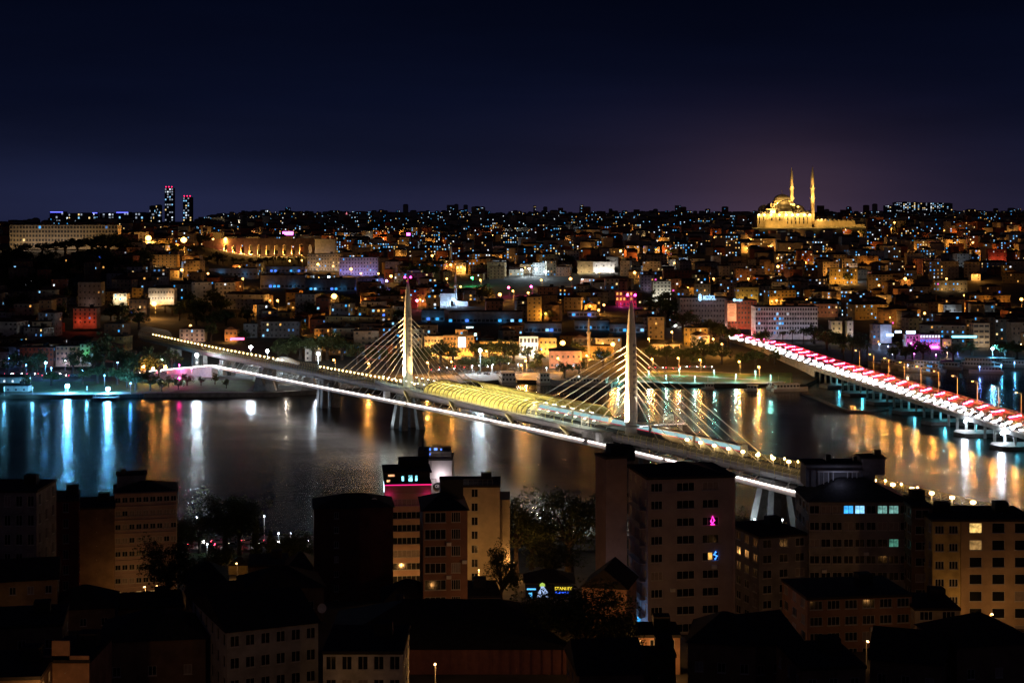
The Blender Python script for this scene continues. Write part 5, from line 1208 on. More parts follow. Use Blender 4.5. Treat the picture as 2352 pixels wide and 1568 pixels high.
for u, v, hp in ((1938, 846, 54), (1958, 850, 52), (1975, 852, 50), (1992, 855, 46), (1960, 820, 46), (1798, 800, 46), (1845, 792, 44), (1820, 796, 46)): tree(u, v, hp, 'p', nm='palm_tree')
# dark groves between the hillside houses
n = 0
while n < 150:
    u = R.choice((R.uniform(0, 320), R.uniform(0, 2350), R.uniform(600, 1000))); v = R.uniform(530, 745)
    if any(a - 14 < u < b_ + 14 and c - 6 < v < d_ + 44 for a, b_, c, d_, z_ in PROT): continue
    if u > 1640 and v > 690: continue
    tree(u, v, R.uniform(24, 46) * (1 if v > 600 else .62), R.choice('abbc'), wide=R.uniform(1.0, 1.6)); n += 1
for u, v, hp in ((150, 575, 36), (178, 576, 38), (212, 578, 44), (236, 580, 46), (250, 584, 50), (275, 586, 46), (128, 572, 30), (60, 576, 26), (98, 578, 28), (300, 588, 40), (322, 575, 30), (460, 590, 40), (440, 594, 36)):
    tree(u, v, hp, 'b', wide=1.5, Z=1640 if u < 330 else 1950)
for i in range(34):
    u = R.uniform(270, 600); v = R.uniform(705, 790)
    if any(a - 6 < u < b_ + 6 and c - 4 < v < d_ + 26 for a, b_, c, d_, z_ in PROT): continue
    if v > 762 and u < 380: continue
    tree(u, v, R.uniform(30, 48), R.choice('abbc'), wide=R.uniform(1.0, 1.5))
for uu, vv, Yl in LITTREE[:44]:
    tree(uu + R.choice((-9, 9)), 0, 9.0 * F / Yl, R.choice('abc'), Z=Yl + 2, label=where(uu, vv, 'small tree lit orange by a lane lamp'), wide=1.2)
for u, v, hp in ((318, 584, 30), (366, 586, 30), (400, 590, 32), (448, 590, 30), (500, 606, 28), (540, 560, 14), (332, 716, 40), (380, 718, 44), (396, 724, 40), (752, 712, 34), (790, 712, 34), (1700, 768, 40), (1748, 770, 40), (1905, 650, 26), (1950, 652, 24), (1275, 812, 30), (1316, 812, 26)): tree(u, v, hp, R.choice('abc'), wide=1.3)
for u in range(478, 706, 19): tree(u + R.uniform(-4, 4), 606, R.uniform(13, 20), R.choice('abc'), wide=1.5)
# ------------------------------------------------------------------ the low road bridge and its traffic
def ex(Y): return 203.7 + (Y - 634) * (173 - 203.7) / (912 - 634)
RZ = 7.0
br = thing('road_bridge', 'low road bridge on columns and pontoons crowded with headlights and tail lights', 'bridge', (ex(720) + 13, 720, 0))
YS = [548 + 13 * i for i in range(30)]
b = MB()
b.grid([[(ex(y) + dx, y, z) for dx, z in ((0, RZ - 1.5), (0, RZ + .25), (2.6, RZ + .25), (2.62, RZ + .1), (23.4, RZ + .1), (23.42, RZ + .25), (26, RZ + .25), (26, RZ - 1.5))] for y in YS], 0, False, True, True)
b.build('deck', M['concrete'], br)
b = MB(); b.grid([[(ex(y) + dx, y, RZ + .115) for dx in (2.7, 23.3)] for y in YS], 0, False); rs = b.build('road_surface', M['asphalt'], br)
b = MB()
for y in range(550, 925, 9):
    for dx in (5.2, 8.4, 17.2, 20.4): b.face([(ex(y) + dx - .07, y, RZ + .12), (ex(y) + dx + .07, y, RZ + .12), (ex(y + 3) + dx + .07, y + 3, RZ + .12), (ex(y + 3) + dx - .07, y + 3, RZ + .12)])
for dx in (12.6, 13.2): b.grid([[(ex(y) + dx + k, y, RZ + .12) for k in (-.08, .08)] for y in YS], 0, False)
b.build('lane_markings', M['white'], rs)
for dx in (.15, 25.85):
    b = MB()
    for z in (.5, .9, 1.25): b.tube([(ex(y) + dx, y, RZ + z) for y in YS], .05, 4)
    for y in range(550, 925, 3): b.box(ex(y) + dx, y, RZ + .25, .1, .1, 1.02)
    b.build('railing', M['steel'], br)
for y in range(556, 918, 10):
    for dx in (1.6, 24.4):
        b = MB(); b.tube([(ex(y) + dx, y, -1), (ex(y) + dx, y, RZ - 1.4)], .62, 8); b.build('column', M['concrete'], br)
for y in range(572, 900, 38):
    b = MB(); b.prism([(ex(y) - 5, y - 7), (ex(y) + 30, y - 7), (ex(y) + 33, y), (ex(y) + 30, y + 7), (ex(y) - 5, y + 7), (ex(y) - 8, y)], -.5, 1.5); b.build('pontoon', mat('rusty_pontoon', (.12, .10, .09), .8, .4, .3), br)
    point('underdeck_lamp', (ex(y) + 3, y, 4.6), (.12, .75, 1.0), 900, .25, br)
for y in (690, 652):
    p0 = (ex(y) - 1.2, y, 5.4)
    b = MB(); b.lathe(p0[0], p0[1], [(.02, p0[2] - .6), (.55, p0[2]), (.02, p0[2] + .6)], 8); b.build('bridge_floodlight', emat('white_blue_floodlight', (.75, .85, 1.0), 520, True), br); point('floodlight', (p0[0] - .8, y, 5.4), COLD, 3000, .4, br)
def path_pt(t):
    """main road: bridge then the curve inland"""
    P = [(ex(548), 548), (ex(912), 912), (166, 1000), (164, 1044), (159, 1080), (153, 1113), (141, 1160), (124, 1201), (96, 1245)]
    for (a, c), (d, e) in zip(P, P[1:]):
        L = math.hypot(d - a, e - c)
        if t <= L: return a + (d - a) * t / L, c + (e - c) * t / L, math.atan2(e - c, d - a)
        t -= L
    return None
strip('main_road', [(path_pt(t)[0] + 13, path_pt(t)[1]) for t in range(366, 700, 12)], 26, M['asphalt'], 0, zf=lambda x, y: max(RZ + .05, ground(x, y) + .2))
b = MB(); pts = [(path_pt(t)[0], path_pt(t)[1]) for t in range(366, 700, 12)]
b.grid([[(x, y, z) for x, y in pts] for z in (0, RZ + .9)], 0, False); b.grid([[(x + 26, y, z) for x, y in pts] for z in (0, RZ + .9)], 0, False)
tag(b.build('retaining_wall', M['concrete']), 'low concrete retaining wall carrying the main road inland from the low bridge', 'wall')
# a car: body, glass inside the body mesh, head and tail lamps
def car_proto(which):
    rt = thing('car', '', 'car'); b = MB()
    sec = [(-2.1, .35, .72, .78), (-1.95, .28, .86, .92), (-1.3, .25, .9, .98), (-.95, .25, .92, 1.0), (-.35, .25, .92, 1.42), (.7, .25, .92, 1.46), (1.45, .25, .9, 1.05), (1.95, .28, .86, .98), (2.1, .36, .74, .85)]
    rows = []
    for y, z0, w, z1 in sec:
        tw = w * (.72 if z1 > 1.2 else .9); zm = min(z1, .88)
        rows.append([(-w, y, z0), (-w * 1.02, y, .6), (-w, y, zm), (-tw, y, z1), (tw, y, z1), (w, y, zm), (w * 1.02, y, .6), (w, y, z0)])
    b.grid(rows, 0, False, True, True)
    for a, c in ((-.93, -.37), (.72, 1.42)): 
        za, zc = lerp([(s[0], s[3]) for s in sec], a), lerp([(s[0], s[3]) for s in sec], c)
        b.face([(-.7, a, za + .02), (.7, a, za + .02), (.62, c, zc + .02), (-.62, c, zc + .02)], 1)
    for sx in (-1, 1): b.face([(sx * .93, -.6, .92), (sx * .93, 1.0, .92), (sx * .70, .65, 1.36), (sx * .70, -.3, 1.36)], 1)
    for sx in (-1, 1):
        for y in (-1.3, 1.3): b.tube([(sx * .95, y, .31), (sx * .72, y, .31)], .31, 10, 2, False)
    b.build('body', [mat('car_paint', (.10, .10, .11), .3, .5, .02), M['glass'], M['black']], rt)
    for sx in (-1, 1):
        b = MB(); b.lathe(0, 0, [(.01, -.1), (.17, -.06), (.17, .06), (.01, .1)], 8); o = b.build('headlight', E_HEAD if which == 'on' else emat('dipped_headlamp_glow', (1, .93, .82), 60, True) if which == 'town' else M['white'], rt); o.location = (sx * .62, -2.12, .66)
        b = MB(); b.box(0, 0, -.1, .62 if which == 'off' else .34, .1, .2); o = b.build('taillight', E_TAIL if which == 'off' else emat('town_tail_glow', (1, .03, .06), 40, True) if which == 'town' else mat('red_lens', (.3, .01, .01), .3, 0), rt); o.location = (sx * .6, 2.12, .74)
    return rt
CAR = car_proto('on'); CARB = car_proto('off'); CARC = car_proto('town'); CARC.name = 'passing_car'; CAR.location = (ex(700) + 4, 700, RZ + .12); CAR['label'] = 'oncoming car with white headlights in the dense stream on the low bridge'; CAR['group'] = 'oncoming cars on the low bridge'
def put_cars(dx, rz_, step, t0, t1, lab, grp, jit=1.5, proto=None):
    t = t0
    while t < t1:
        p = path_pt(t)
        if p is None: break
        if t > 372: step = 15 if not rz_ else 20
        x, y, a = p
        z = RZ + .12 if y < 912 else max(RZ + .1, ground(x + dx, y) + .25)
        dup(proto or CAR, (x + dx, y, z), a - math.pi / 2 + rz_ + R.uniform(-.02, .02), lab, grp)
        t += step + R.uniform(-jit, jit)
for dx in (3.7, 6.8, 10.0): put_cars(dx, 0, 9.3, 4 + dx * .7, 690, 'oncoming car with white headlights in the dense stream on the low bridge', 'oncoming cars on the low bridge')
for dx in (16.6, 19.6, 22.4): put_cars(dx, math.pi, 17, 4 + dx, 690, 'departing car with red tail lights on the low bridge', 'departing cars on the low bridge', proto=CARB)
CARB.location = (ex(600) + 18.8, 600, RZ + .12); CARB.rotation_euler = (0, 0, math.pi); CARB['label'] = 'departing car with red tail lights on the low bridge'; CARB['group'] = 'departing cars on the low bridge'
t = 4
k = 0
while t < 372:
    x, y, a = path_pt(t)
    l = thing('bridge_lamp_post', 'tall lamp post in the row along the far railing of the low bridge', 'lamp post', (x + 25.2, y, RZ + .2), 0, 'lamp posts along the low bridge')
    b = MB(); b.tube([(0, 0, 0), (0, 0, 9.6)], [.13, .08], 6); o = b.build('pole', mat('sodium_tinted_pole', (.5, .42, .3), .5, .1, 1), l, origin=(0, 0, 0))  # warm lamp light put into the pole colour
    b = MB(); b.tube([(0, 0, 9.4), (-1.0, 0, 10.0), (-2.0, 0, 10.1)], .06, 5); o.location = (0, 0, 0); b.build('arm', M['pole'], l, origin=(0, 0, 0))
    b = MB(); b.box(-2.2, 0, 9.95, .7, .3, .14); b.build('lamp_head', emat('road_lamp_glow', (1, .44, .10), 22, True), l, origin=(0, 0, 0))
    if k % 3 == 1: b = MB(); b.box(.45, 0, 2.6, .75, .05, 2.4); b.build('banner', mat('pale_banner' if k != 1 else 'red_banner', (.55, .5, .5) if k != 1 else (.5, .02, .08), .8, .1, 1), l, origin=(0, 0, 0))
    point('road_light', (x + 22.6, y, RZ + 9.4), (1, .43, .08), 6500, .4, l)
    t += 24; k += 1
lamp(2212, 877, SOD, 1500, 9, Z=690, hs=.4, label='orange lamp on the low bridge standing before the moored boats', mat_=emat('road_lamp_orange', (1, .4, .08), 60, True)) if False else None
# people leaning on the far railing
def person_proto():
    me = bpy.data.meshes.new('person')
    P = {'pel': (0, 0, .95), 'wai': (0, .01, 1.12), 'che': (0, .0, 1.33), 'nec': (0, .0, 1.5), 'hea': (0, -.02, 1.6), 'top': (0, -.02, 1.72), 'shl': (-.18, 0, 1.42), 'ell': (-.25, -.08, 1.16), 'hal': (-.2, -.3, 1.06), 'shr': (.18, 0, 1.42), 'elr': (.25, -.08, 1.16), 'har': (.2, -.3, 1.06), 'hil': (-.1, 0, .9), 'knl': (-.11, -.02, .5), 'anl': (-.11, .02, .1), 'tol': (-.12, -.16, .04), 'hir': (.1, 0, .9), 'knr': (.11, -.03, .5), 'anr': (.12, .02, .1), 'tor': (.13, -.16, .04)}
    K = list(P); E = [('pel', 'wai'), ('wai', 'che'), ('che', 'nec'), ('nec', 'hea'), ('hea', 'top'), ('che', 'shl'), ('shl', 'ell'), ('ell', 'hal'), ('che', 'shr'), ('shr', 'elr'), ('elr', 'har'), ('pel', 'hil'), ('hil', 'knl'), ('knl', 'anl'), ('anl', 'tol'), ('pel', 'hir'), ('hir', 'knr'), ('knr', 'anr'), ('anr', 'tor')]
    me.from_pydata([P[q] for q in K], [(K.index(a), K.index(c)) for a, c in E], [])
    RAD = dict(pel=.15, wai=.13, che=.16, nec=.06, hea=.1, top=.08, shl=.075, ell=.05, hal=.04, shr=.075, elr=.05, har=.04, hil=.095, knl=.065, anl=.045, tol=.04, hir=.095, knr=.065, anr=.045, tor=.04)
    o = bpy.data.objects.new('person', me); COL.objects.link(o)
    md = o.modifiers.new('skin', 'SKIN'); sd = o.modifiers.new('sub', 'SUBSURF'); sd.levels = sd.render_levels = 1
    for i, q in enumerate(K):
        sv = me.skin_vertices[0].data[i]; sv.radius = (RAD[q], RAD[q] * (.75 if q in ('che', 'wai', 'pel') else 1)); sv.use_root = q == 'pel'
    me.materials.append(mat('dark_clothes', (.05, .045, .05), .9, .4, 2.0))
    b = MB(); b.lathe(0, -.01, [(.02, 1.63), (.115, 1.66), (.11, 1.74), (.06, 1.81), (.01, 1.83)], 8); h = b.build('hair', M['black'], o, origin=(0, 0, 0))
    return o
PE = person_proto(); first = True
for t in [20 + 11.5 * i + R.uniform(-4, 4) for i in range(28)]:
    x, y, a = path_pt(t)
    lc = (x + 25.1 + R.uniform(-.5, 0), y, RZ + .25); rz_ = R.choice((math.pi / 2, math.pi / 2, -.5)) + R.uniform(-.5, .5)
    if first: PE.location = lc; PE.rotation_euler = (0, 0, rz_); q = PE; first = False
    else: q = dup(PE, lc, rz_)
    tag(q, 'person in dark clothes standing at the far railing of the low bridge', 'person', 'people along the low bridge railing')
# ------------------------------------------------------------------ boats
def boat(nm, label, u, v, L, Wd, rz, decks, Z=None, win='dark', mast=True, lit=None, grp=None):
    Z = Z or F * (H - .3) / (v - HY)
    X = (u - CX) * Z / F
    rt = thing(nm, label, 'boat', (X, Z, 0), rz or 1e-6, grp)
    b = MB(); rows = []
    for t in [i / 10 for i in range(11)]:
        y = L * (t - .5); w = Wd / 2 * (1 - max(0, (t - .6) / .4) ** 2.2) * (.9 + .1 * min(1, t * 4)); w = max(w, .06); sh_ = .035 * L * max(0, t - .55) ** 1.5 * 4
        hh = .055 * L + .5 + sh_
        rows.append([(-w * .8, y, -.5), (-w, y, hh * .55), (-w * 1.03, y, hh), (w * 1.03, y, hh), (w, y, hh * .55), (w * .8, y, -.5)])
    b.grid(rows, 0, False, True, True); b.build('hull', mat('pale_hull_paint', (.42, .40, .38), .5, .12, .3), rt)
    z = .055 * L + .5; y0, y1 = -.42 * L, .22 * L
    for k in range(decks):
        w = Wd * (.84 - .1 * k); b = MB(); yc = (y0 + y1) / 2; LL = y1 - y0
        b.box(0, yc, z, w, LL, 2.3); b.box(0, yc, z + 2.3, w + .7, LL + 1.0, .16)
        cb = b.build('cabin' if k == 0 else 'upper_cabin', M['white'], rt)
        n_ = max(3, int(LL / 1.7))
        for i in range(n_):
            yy = y0 + LL * (i + .5) / n_
            for sx in (-1, 1): linked('window', pane_mesh(LL / n_ * .62, 1.0, LIT[lit] if lit and R.random() < .5 else M['glass']), cb, (sx * (w / 2 + .01), yy, z + 1.45), math.pi / 2)
        for i in range(max(2, int(w / 1.6))): linked('window', pane_mesh(.9, 1.0, LIT[lit] if lit and R.random() < .5 else M['glass']), cb, (-w / 2 + w * (i + .5) / max(2, int(w / 1.6)), y0 - .01, z + 1.45), 0)
        z += 2.46; y0 += .06 * L; y1 -= .07 * L
    if mast: b = MB(); b.tube([(0, 0, z), (0, 0, z + 4)], [.1, .04], 5); b.build('mast', M['steel'], rt)
    return rt
boat('ferry', 'white double-deck ferry moored stern-on at the car park quay, largest of three', 1165, 879, 24, 9.5, .1, 2)
boat('ferry', 'smaller white ferry moored right of the largest one below the quay trees', 1247, 880, 17, 7, .15, 2)
boat('ferry', 'long low excursion boat lying beside the quay left of the near pylon', 1335, 886, 34, 7.5, 1.35, 1)
boat('motor_yacht', 'pale motor yacht moored at the end of the park by the low bridge', 1815, 897, 20, 5.5, -1.4, 1)
boat('tug_boat', 'dark workboat moored left of the pale motor yacht', 1788, 891, 13, 4.6, -1.2, 1)
boat('fishing_boat', 'small fishing boat at the left edge of the park quay', 1440, 889, 8, 2.8, 1.4, 1)
boat('fishing_boat', 'small fishing boat with an orange lamp below the park lawn', 1725, 897, 8, 2.8, 1.2, 1)
boat('fishing_boat', 'tiny boat moored in the middle of the park quay', 1626, 893, 7, 2.6, 1.5, 1)
for u, v, L, w, rz_, dk, lab, li in ((2050, 842, 30, 8, 1.2, 1, 'long moored boat just right of the low bridge landing', None), (2085, 846, 32, 8, 1.25, 1, 'long moored boat second from the low bridge landing', None), (2118, 852, 28, 8, 1.2, 2, 'moored double-deck boat third from the low bridge landing', None), (2135, 858, 16, 7, .2, 2, 'small white boat with blue-lit cabin windows before the long moored boats', 'cyan'), (2160, 846, 26, 7, 1.1, 1, 'dim moored boat behind the blue-lit white boat', None), (2235, 846, 30, 8, 1.2, 2, 'large dark moored boat left of the cyan floodlight reflection', None), (2290, 836, 24, 7, 1.3, 1, 'dark boat moored under the cyan floodlight', None), (2325, 842, 26, 7, 1.2, 1, 'dark boat moored at the right edge by the shore', None), (2265, 856, 20, 6, 1.4, 1, 'dark boat lying in front of the large dark moored one', None)):
    boat('moored_boat', lab, u, v, L, w, rz_, dk, lit=li, grp='boats moored beyond the low bridge')
for i, (u, v, c, po) in enumerate(((2250, 842, (.15, .3, 1.0), 700), (2300, 838, (.1, .6, 1.0), 1200), (2330, 832, (.1, .5, .9), 1200), (2130, 838, (.2, .5, 1), 700), (2085, 838, (1, .6, .3), 900))):
    lamp(u, v, c, po, 4, Z=F * 90 / (v - HY), mat_=emat('quay_lamp_blue', (.25, .45, 1), 30, True), hs=.25, arm=0, label=('small blue quay lamp above the large dark moored boat', 'cyan quay lamp near the cyan floodlight', 'dim quay lamp at the right edge', 'blue quay lamp beside the double-deck moored boat', 'quay lamp over the first moored boats')[i])
# floating boom off the low bridge
fbm = MB(); pts = [at(u, v, F * 94.6 / (v - HY)) for u, v in ((1838, 902), (1880, 916), (1920, 934), (1950, 944), (2000, 944), (2040, 938))]
fbm.tube([(p.x, p.y, .25) for p in pts], .75, 6); tag(fbm.build('floating_pontoon_boom', mat('rusty_pontoon', (.12, .10, .09), .8, .4, .3)), 'dark angled floating boom enclosing water left of the low bridge', 'floating boom')
# ------------------------------------------------------------------ lights and small things along the far shore
TEAL = (.30, .95, .85)
for i, (u, v) in enumerate(((1450, 868), (1490, 862), (1530, 872), (1560, 858), (1596, 874), (1640, 860), (1690, 870), (1735, 862), (1770, 872), (1420, 876))):
    lamp(u, v - 10, TEAL, 3200, 4.0, mat_=emat('teal_path_lamp', (.5, 1, .95), 14, True), hs=.22, arm=0, label='slim teal lamp beside the park paths', group='teal park lamps', nm='path_lamp')
for i, (u, v) in enumerate(((150, 893), (75, 898), (10, 898), (200, 896))):
    lamp(u, v - 8, (.15, .6, 1), 1400, 4.0, mat_=emat('blue_path_lamp', (.3, .7, 1), 10, True), hs=.2, arm=0, label='slim blue lamp along the left promenade', group='blue promenade lamps', nm='path_lamp')
for i, (u, v, c, po) in enumerate(((1190, 842, COLD, 900), (1130, 846, COLD, 1200), (1085, 846, COLD, 1000), (1255, 850, COLD, 900), (1330, 870, (.3, .8, 1), 900))):
    lamp(u, v - 6, c, po, 5, mat_=emat('white_quay_lamp', (.8, .92, 1), 24, True), hs=.22, arm=0, label=('white lamp by parked cars left of the arched-window house', 'white lamp in the middle of the car park', 'white lamp under the round car park trees', 'white lamp at the foot of the arched-window house', 'pale blue lamp over the quay boats')[i])
for i, (u, v, po) in enumerate(((985, 832, 2200), (1040, 830, 1800), (1210, 828, 2600), (1120, 806, 1800), (1500, 824, 2400), (1560, 822, 2200), (1610, 826, 1800), (1660, 790, 1800), (1700, 830, 1800), (940, 830, 1800), (1492, 778, 2600), (1640, 778, 2400), (770, 826, 1200), (850, 834, 1600), (1284, 822, 1600), (1350, 816, 1600), (1440, 818, 1800), (1545, 762, 1600), (1745, 842, 2600), (1200, 838, 1800))):
    lamp(u, v, SOD, po * 5, 8, mat_=emat('shore_road_lamp', (1, .42, .08), 24, True), hs=.6, label='orange lamp along the far shore road', group='orange lamps along the far shore road')
lamp(412, 868, (1, .02, .4), 500, 5, mat_=emat('added_magenta_glow', (1, .01, .35), 260, True), hs=.5, arm=0, label='added magenta lamp on the lawn before the white ramp wall')  # added lamp for the magenta streak on the water
for u, v in ((334, 842), (356, 846), (384, 842)): lamp(u, v, SOD, 0, 9, mat_=emat('added_sodium_glow', (1, .40, .07), 420, True), hs=.7, label='added orange lamp on the left shore for the streak on the water', group='added orange lamps by the bridge ramp', light=False)  # added lamps, only there to cast the orange streak on the water
for i, (u, v, c, po, lab) in enumerate(((60, 838, (.1, .35, 1), 1800, 'blue lamp under the second dark tree at far left'), (118, 845, (.08, .3, 1), 1800, 'deep blue lamp between the left shore trees'), (190, 850, (.12, .5, 1), 1800, 'azure lamp below the green-lit house'), (240, 862, (.1, .5, 1), 1500, 'azure lamp by the string-lit bushes'), (300, 880, (.08, .4, 1), 900, 'faint azure lamp near the quay corner'), (320, 915, (1, .08, .03), 500, 'small red lamp on the quay edge'), (20, 822, (.12, .3, 1), 900, 'deep blue lamp at the far left behind trees'), (270, 832, (.15, .4, 1), 900, 'blue lamp behind the trees near the bridge abutment'), (215, 828, (.2, .6, 1), 900, 'bright blue lamp under the green-lit house'), (150, 828, (.5, .6, 1), 700, 'pale blue lamp before the row house'), (412, 838, (1, .05, .35), 5200, 'red lamp in the bushes beside the bridge ramp'), (440, 846, (1, .15, .5), 900, 'pink lamp under the metro bridge ramp'), (372, 826, (.5, 1, .6), 900, 'green-white lamp lighting a bush left of the ramp'), (400, 818, (.1, .5, 1), 700, 'blue lamp standing left of the white mast by the ramp'))):
    lamp(u, v, c, po, 6, mat_=emat('lamp_glow_%d' % i, c, 60, True), hs=.3, arm=0, label=lab)
for i, (u, v, c) in enumerate(((2040, 795, (.3, .5, 1)), (2070, 800, (.5, .5, 1)), (2020, 790, (.4, .6, 1)), (2100, 812, (1, .2, .8)), (2150, 814, (.9, .2, 1)), (2176, 810, (1, .6, .3)), (1990, 780, (.3, .4, 1)), (2235, 778, (1, .6, .2)), (2200, 806, (.2, .3, 1)), (2345, 790, (1, .5, .2)), (2050, 812, (.8, .8, 1)))):
    lamp(u, v, c, 900, 4, mat_=emat('bar_lamp_glow_%d' % i, c, 34, True), hs=.3, arm=0, label=where(u, v, 'coloured lamp in the bar district') or 'coloured lamp in the bar district', group='lamps of the bar district')
# parked cars on the quay
for i, (u, v) in enumerate(((1000, 856), (1018, 854), (1030, 858), (1046, 862), (1084, 857), (1100, 860), (1118, 862), (1140, 858), (1176, 850), (1200, 846), (1215, 852), (1060, 853), (1160, 860), (1190, 858), (1240, 856))):
    Z = hit(u, v); p = at(u, v, Z); c = CAR.copy(); c.name = 'parked_car'; COL.objects.link(c); c.location = (p.x, p.y, ground(p.x, p.y) + .15); c.rotation_euler = (0, 0, R.uniform(0, 6.28))
    for ch in CAR.children:
        if ch.name.startswith('body'): q = ch.copy(); COL.objects.link(q); q.parent = c
    tag(c, 'car parked with its lights off on the far quay car park', 'car', 'cars parked on the far quay')
for u0, v, n_, rev, lab, grp in ((300, 846, 5, 0, 'car on the left shore road with lamps lit', 'cars on the left shore road'), (20, 848, 9, 1, 'car on the left shore road with lamps lit', 'cars on the left shore road'), (1000, 836, 10, 1, 'car on the orange-lit shore road behind the quay trees', 'cars on the orange-lit shore road'), (1500, 838, 8, 1, 'car on the orange-lit shore road right of the near pylon', 'cars on the shore road right of the pylon')):
    for i in range(n_):
        u = u0 + i * 18 + R.uniform(-5, 5); Z = shore(u) + (88 if u < 900 else 74) + R.choice((-4, 4)); X = (u - CX) * Z / F
        dup(CARC, (X, Z, ground(X, Z) + .2), (math.pi / 2 if rev else -math.pi / 2) + R.uniform(-.2, .2), lab, grp)
CARC.location = (*sh(180, 84), 3.1); CARC['label'] = 'car on the left shore road with lamps lit'; CARC['group'] = 'cars on the left shore road'; CARC.rotation_euler = (0, 0, 1.5); CARC.location.z = ground(CARC.location.x, CARC.location.y) + .2
# left shore: cabins, jetty, abutment, station cover
for u0, u1, v0, v1, lab, c in ((0, 58, 866, 881, 'long pale blue cabin at the far left shore', 'white'), (9, 64, 886, 901, 'low pale fence-like shed below the long cabin at far left', 'white')):
    X, Y, zb, w, h = px(u0, u1, v0, v1, None)
    building('cabin', lab, 'cabin', X, Y + 3, zb, w, 6, 1, fh=h, wall='off-white', roof='gable' if v0 < 880 else 'flat', rm=M['roof'], ncol=3, ww=1.0, wh=1.0, lit=0, fixed={(0, 0): 'white', (1, 0): 'white', (2, 0): 'white'} if v0 < 880 else {}, sides=False, ph=1.2)
point_r = lamp(70, 868, (.2, .65, 1), 900, 4, mat_=emat('blue_path_lamp', (.3, .7, 1), 10, True), hs=.2, arm=0, label='blue lamp between the two cabins on the far left shore')
jt = thing('jetty', 'small lit jetty with mooring poles beside the right-hand cyan floodlight', 'jetty', sh(248, -3) + (0,))
x, y = sh(246, -2); b = MB(); b.box(x, y - 2, .9, 13, 6, .3)
for i in range(4):
    for k in (-4, 0): b.tube([(x - 6 + 4 * i, y + k, -2), (x - 6 + 4 * i, y + k, 2.4)], .16, 6)
b.build('platform', M['paving'], jt)
ab = thing('bridge_ramp', 'white ramp wall with a lit sloping edge at the left end of the lower walkway', 'ramp', BP(-232, 10, 0))
b = MB(); p0, p1 = BP(-300, 12, 0), BP(-232, 12, 0)
q = [(p0.x - 8, p0.y, 2.2), (p1.x, p1.y, 9.2)]
b.hexa([(p0.x - 14, p0.y - 30, 1.2), (p1.x, p1.y, 1.2), (p1.x + 3, p1.y + 3, 1.2), (p0.x - 11, p0.y - 27, 1.2), (p0.x - 14, p0.y - 30, 2.6), (p1.x, p1.y, 9.3), (p1.x + 3, p1.y + 3, 9.3), (p0.x - 11, p0.y - 27, 2.6)]); b.build('wall', M['white'], ab)
b = MB(); b.tube([(p0.x - 14, p0.y - 30.1, 2.8), (p1.x, p1.y - .1, 9.5)], .16, 5); b.build('light_strip', E_LED, ab)
point('ramp_lamp', (p1.x - 12, p1.y - 16, 4), (.5, .95, .9), 1500, .3, ab); point('ramp_lamp', (p0.x + 2, p0.y - 36, 4), (.85, .9, 1), 1200, .3, ab)
cv = thing('station_cover', 'pale lit fabric-like hump roof standing behind the bridge lamps', 'canopy', at(648, 838, hit(648, 838)))
Zc = hit(648, 838, 2); kc = Zc / F
b = MB(); rows = []
for j in range(9):
    t = j / 8
    rows.append([((u - CX) * kc, Zc + 12 * t, H - (838 - HY) * kc + (17 * kc) * max(0, math.sin(math.pi * min(1, (u - 612) / 72)) ** .8) * math.sin(math.pi * (.15 + .7 * t))) for u in range(612, 686, 6)])
b.grid(rows); b.build('roof_shell', M['white'], cv)
point('cover_lamp', ((640 - CX) * kc, Zc - 9, H - (822 - HY) * kc + 4), (1, .85, .6), 1600, .4, cv); point('cover_lamp', ((665 - CX) * kc, Zc - 9, H - (822 - HY) * kc + 3), (1, .85, .6), 1200, .4, cv)
# concrete remains of the old bridge head on the quay
oh = thing('old_bridge_head', 'grey concrete bridge remains with a curved hollow on the quay under the metro bridge', 'ruin', (*sh(660, 6), 1.6))
Zo = shore(660) + 7
b = MB()
for u0, u1, v0, v1 in ((581, 602, 858, 886), (604, 626, 862, 886), (690, 722, 866, 890)):
    b = MB(); a0, a1 = at(u0, v1, Zo), at(u1, v0, Zo); b.hexa([(a0.x, Zo, 1), (a1.x + 2, Zo, 1), (a1.x + 2, Zo + 5, 1), (a0.x, Zo + 5, 1), (a0.x + 2, Zo, a1.z), (a1.x - 1, Zo, a1.z), (a1.x - 1, Zo + 5, a1.z), (a0.x + 2, Zo + 5, a1.z)]); b.build('block', M['concrete'], oh)
b = MB(); a0 = at(660, 862, Zo); n_ = 16
b.grid([[(a0.x + rr_ * math.cos(q), Zo + dy, a0.z + rr_ * .7 * math.sin(q)) for q in (-math.pi * i / n_ for i in range(n_ + 1))] for rr_, dy in ((7.5, 0), (6.4, 0), (6.4, 5))], 0, True); b.build('curved_hollow', M['concrete'], oh)
point('remains_lamp', (a0.x, Zo - 5, 5), (1, .85, .7), 700, .3, oh)
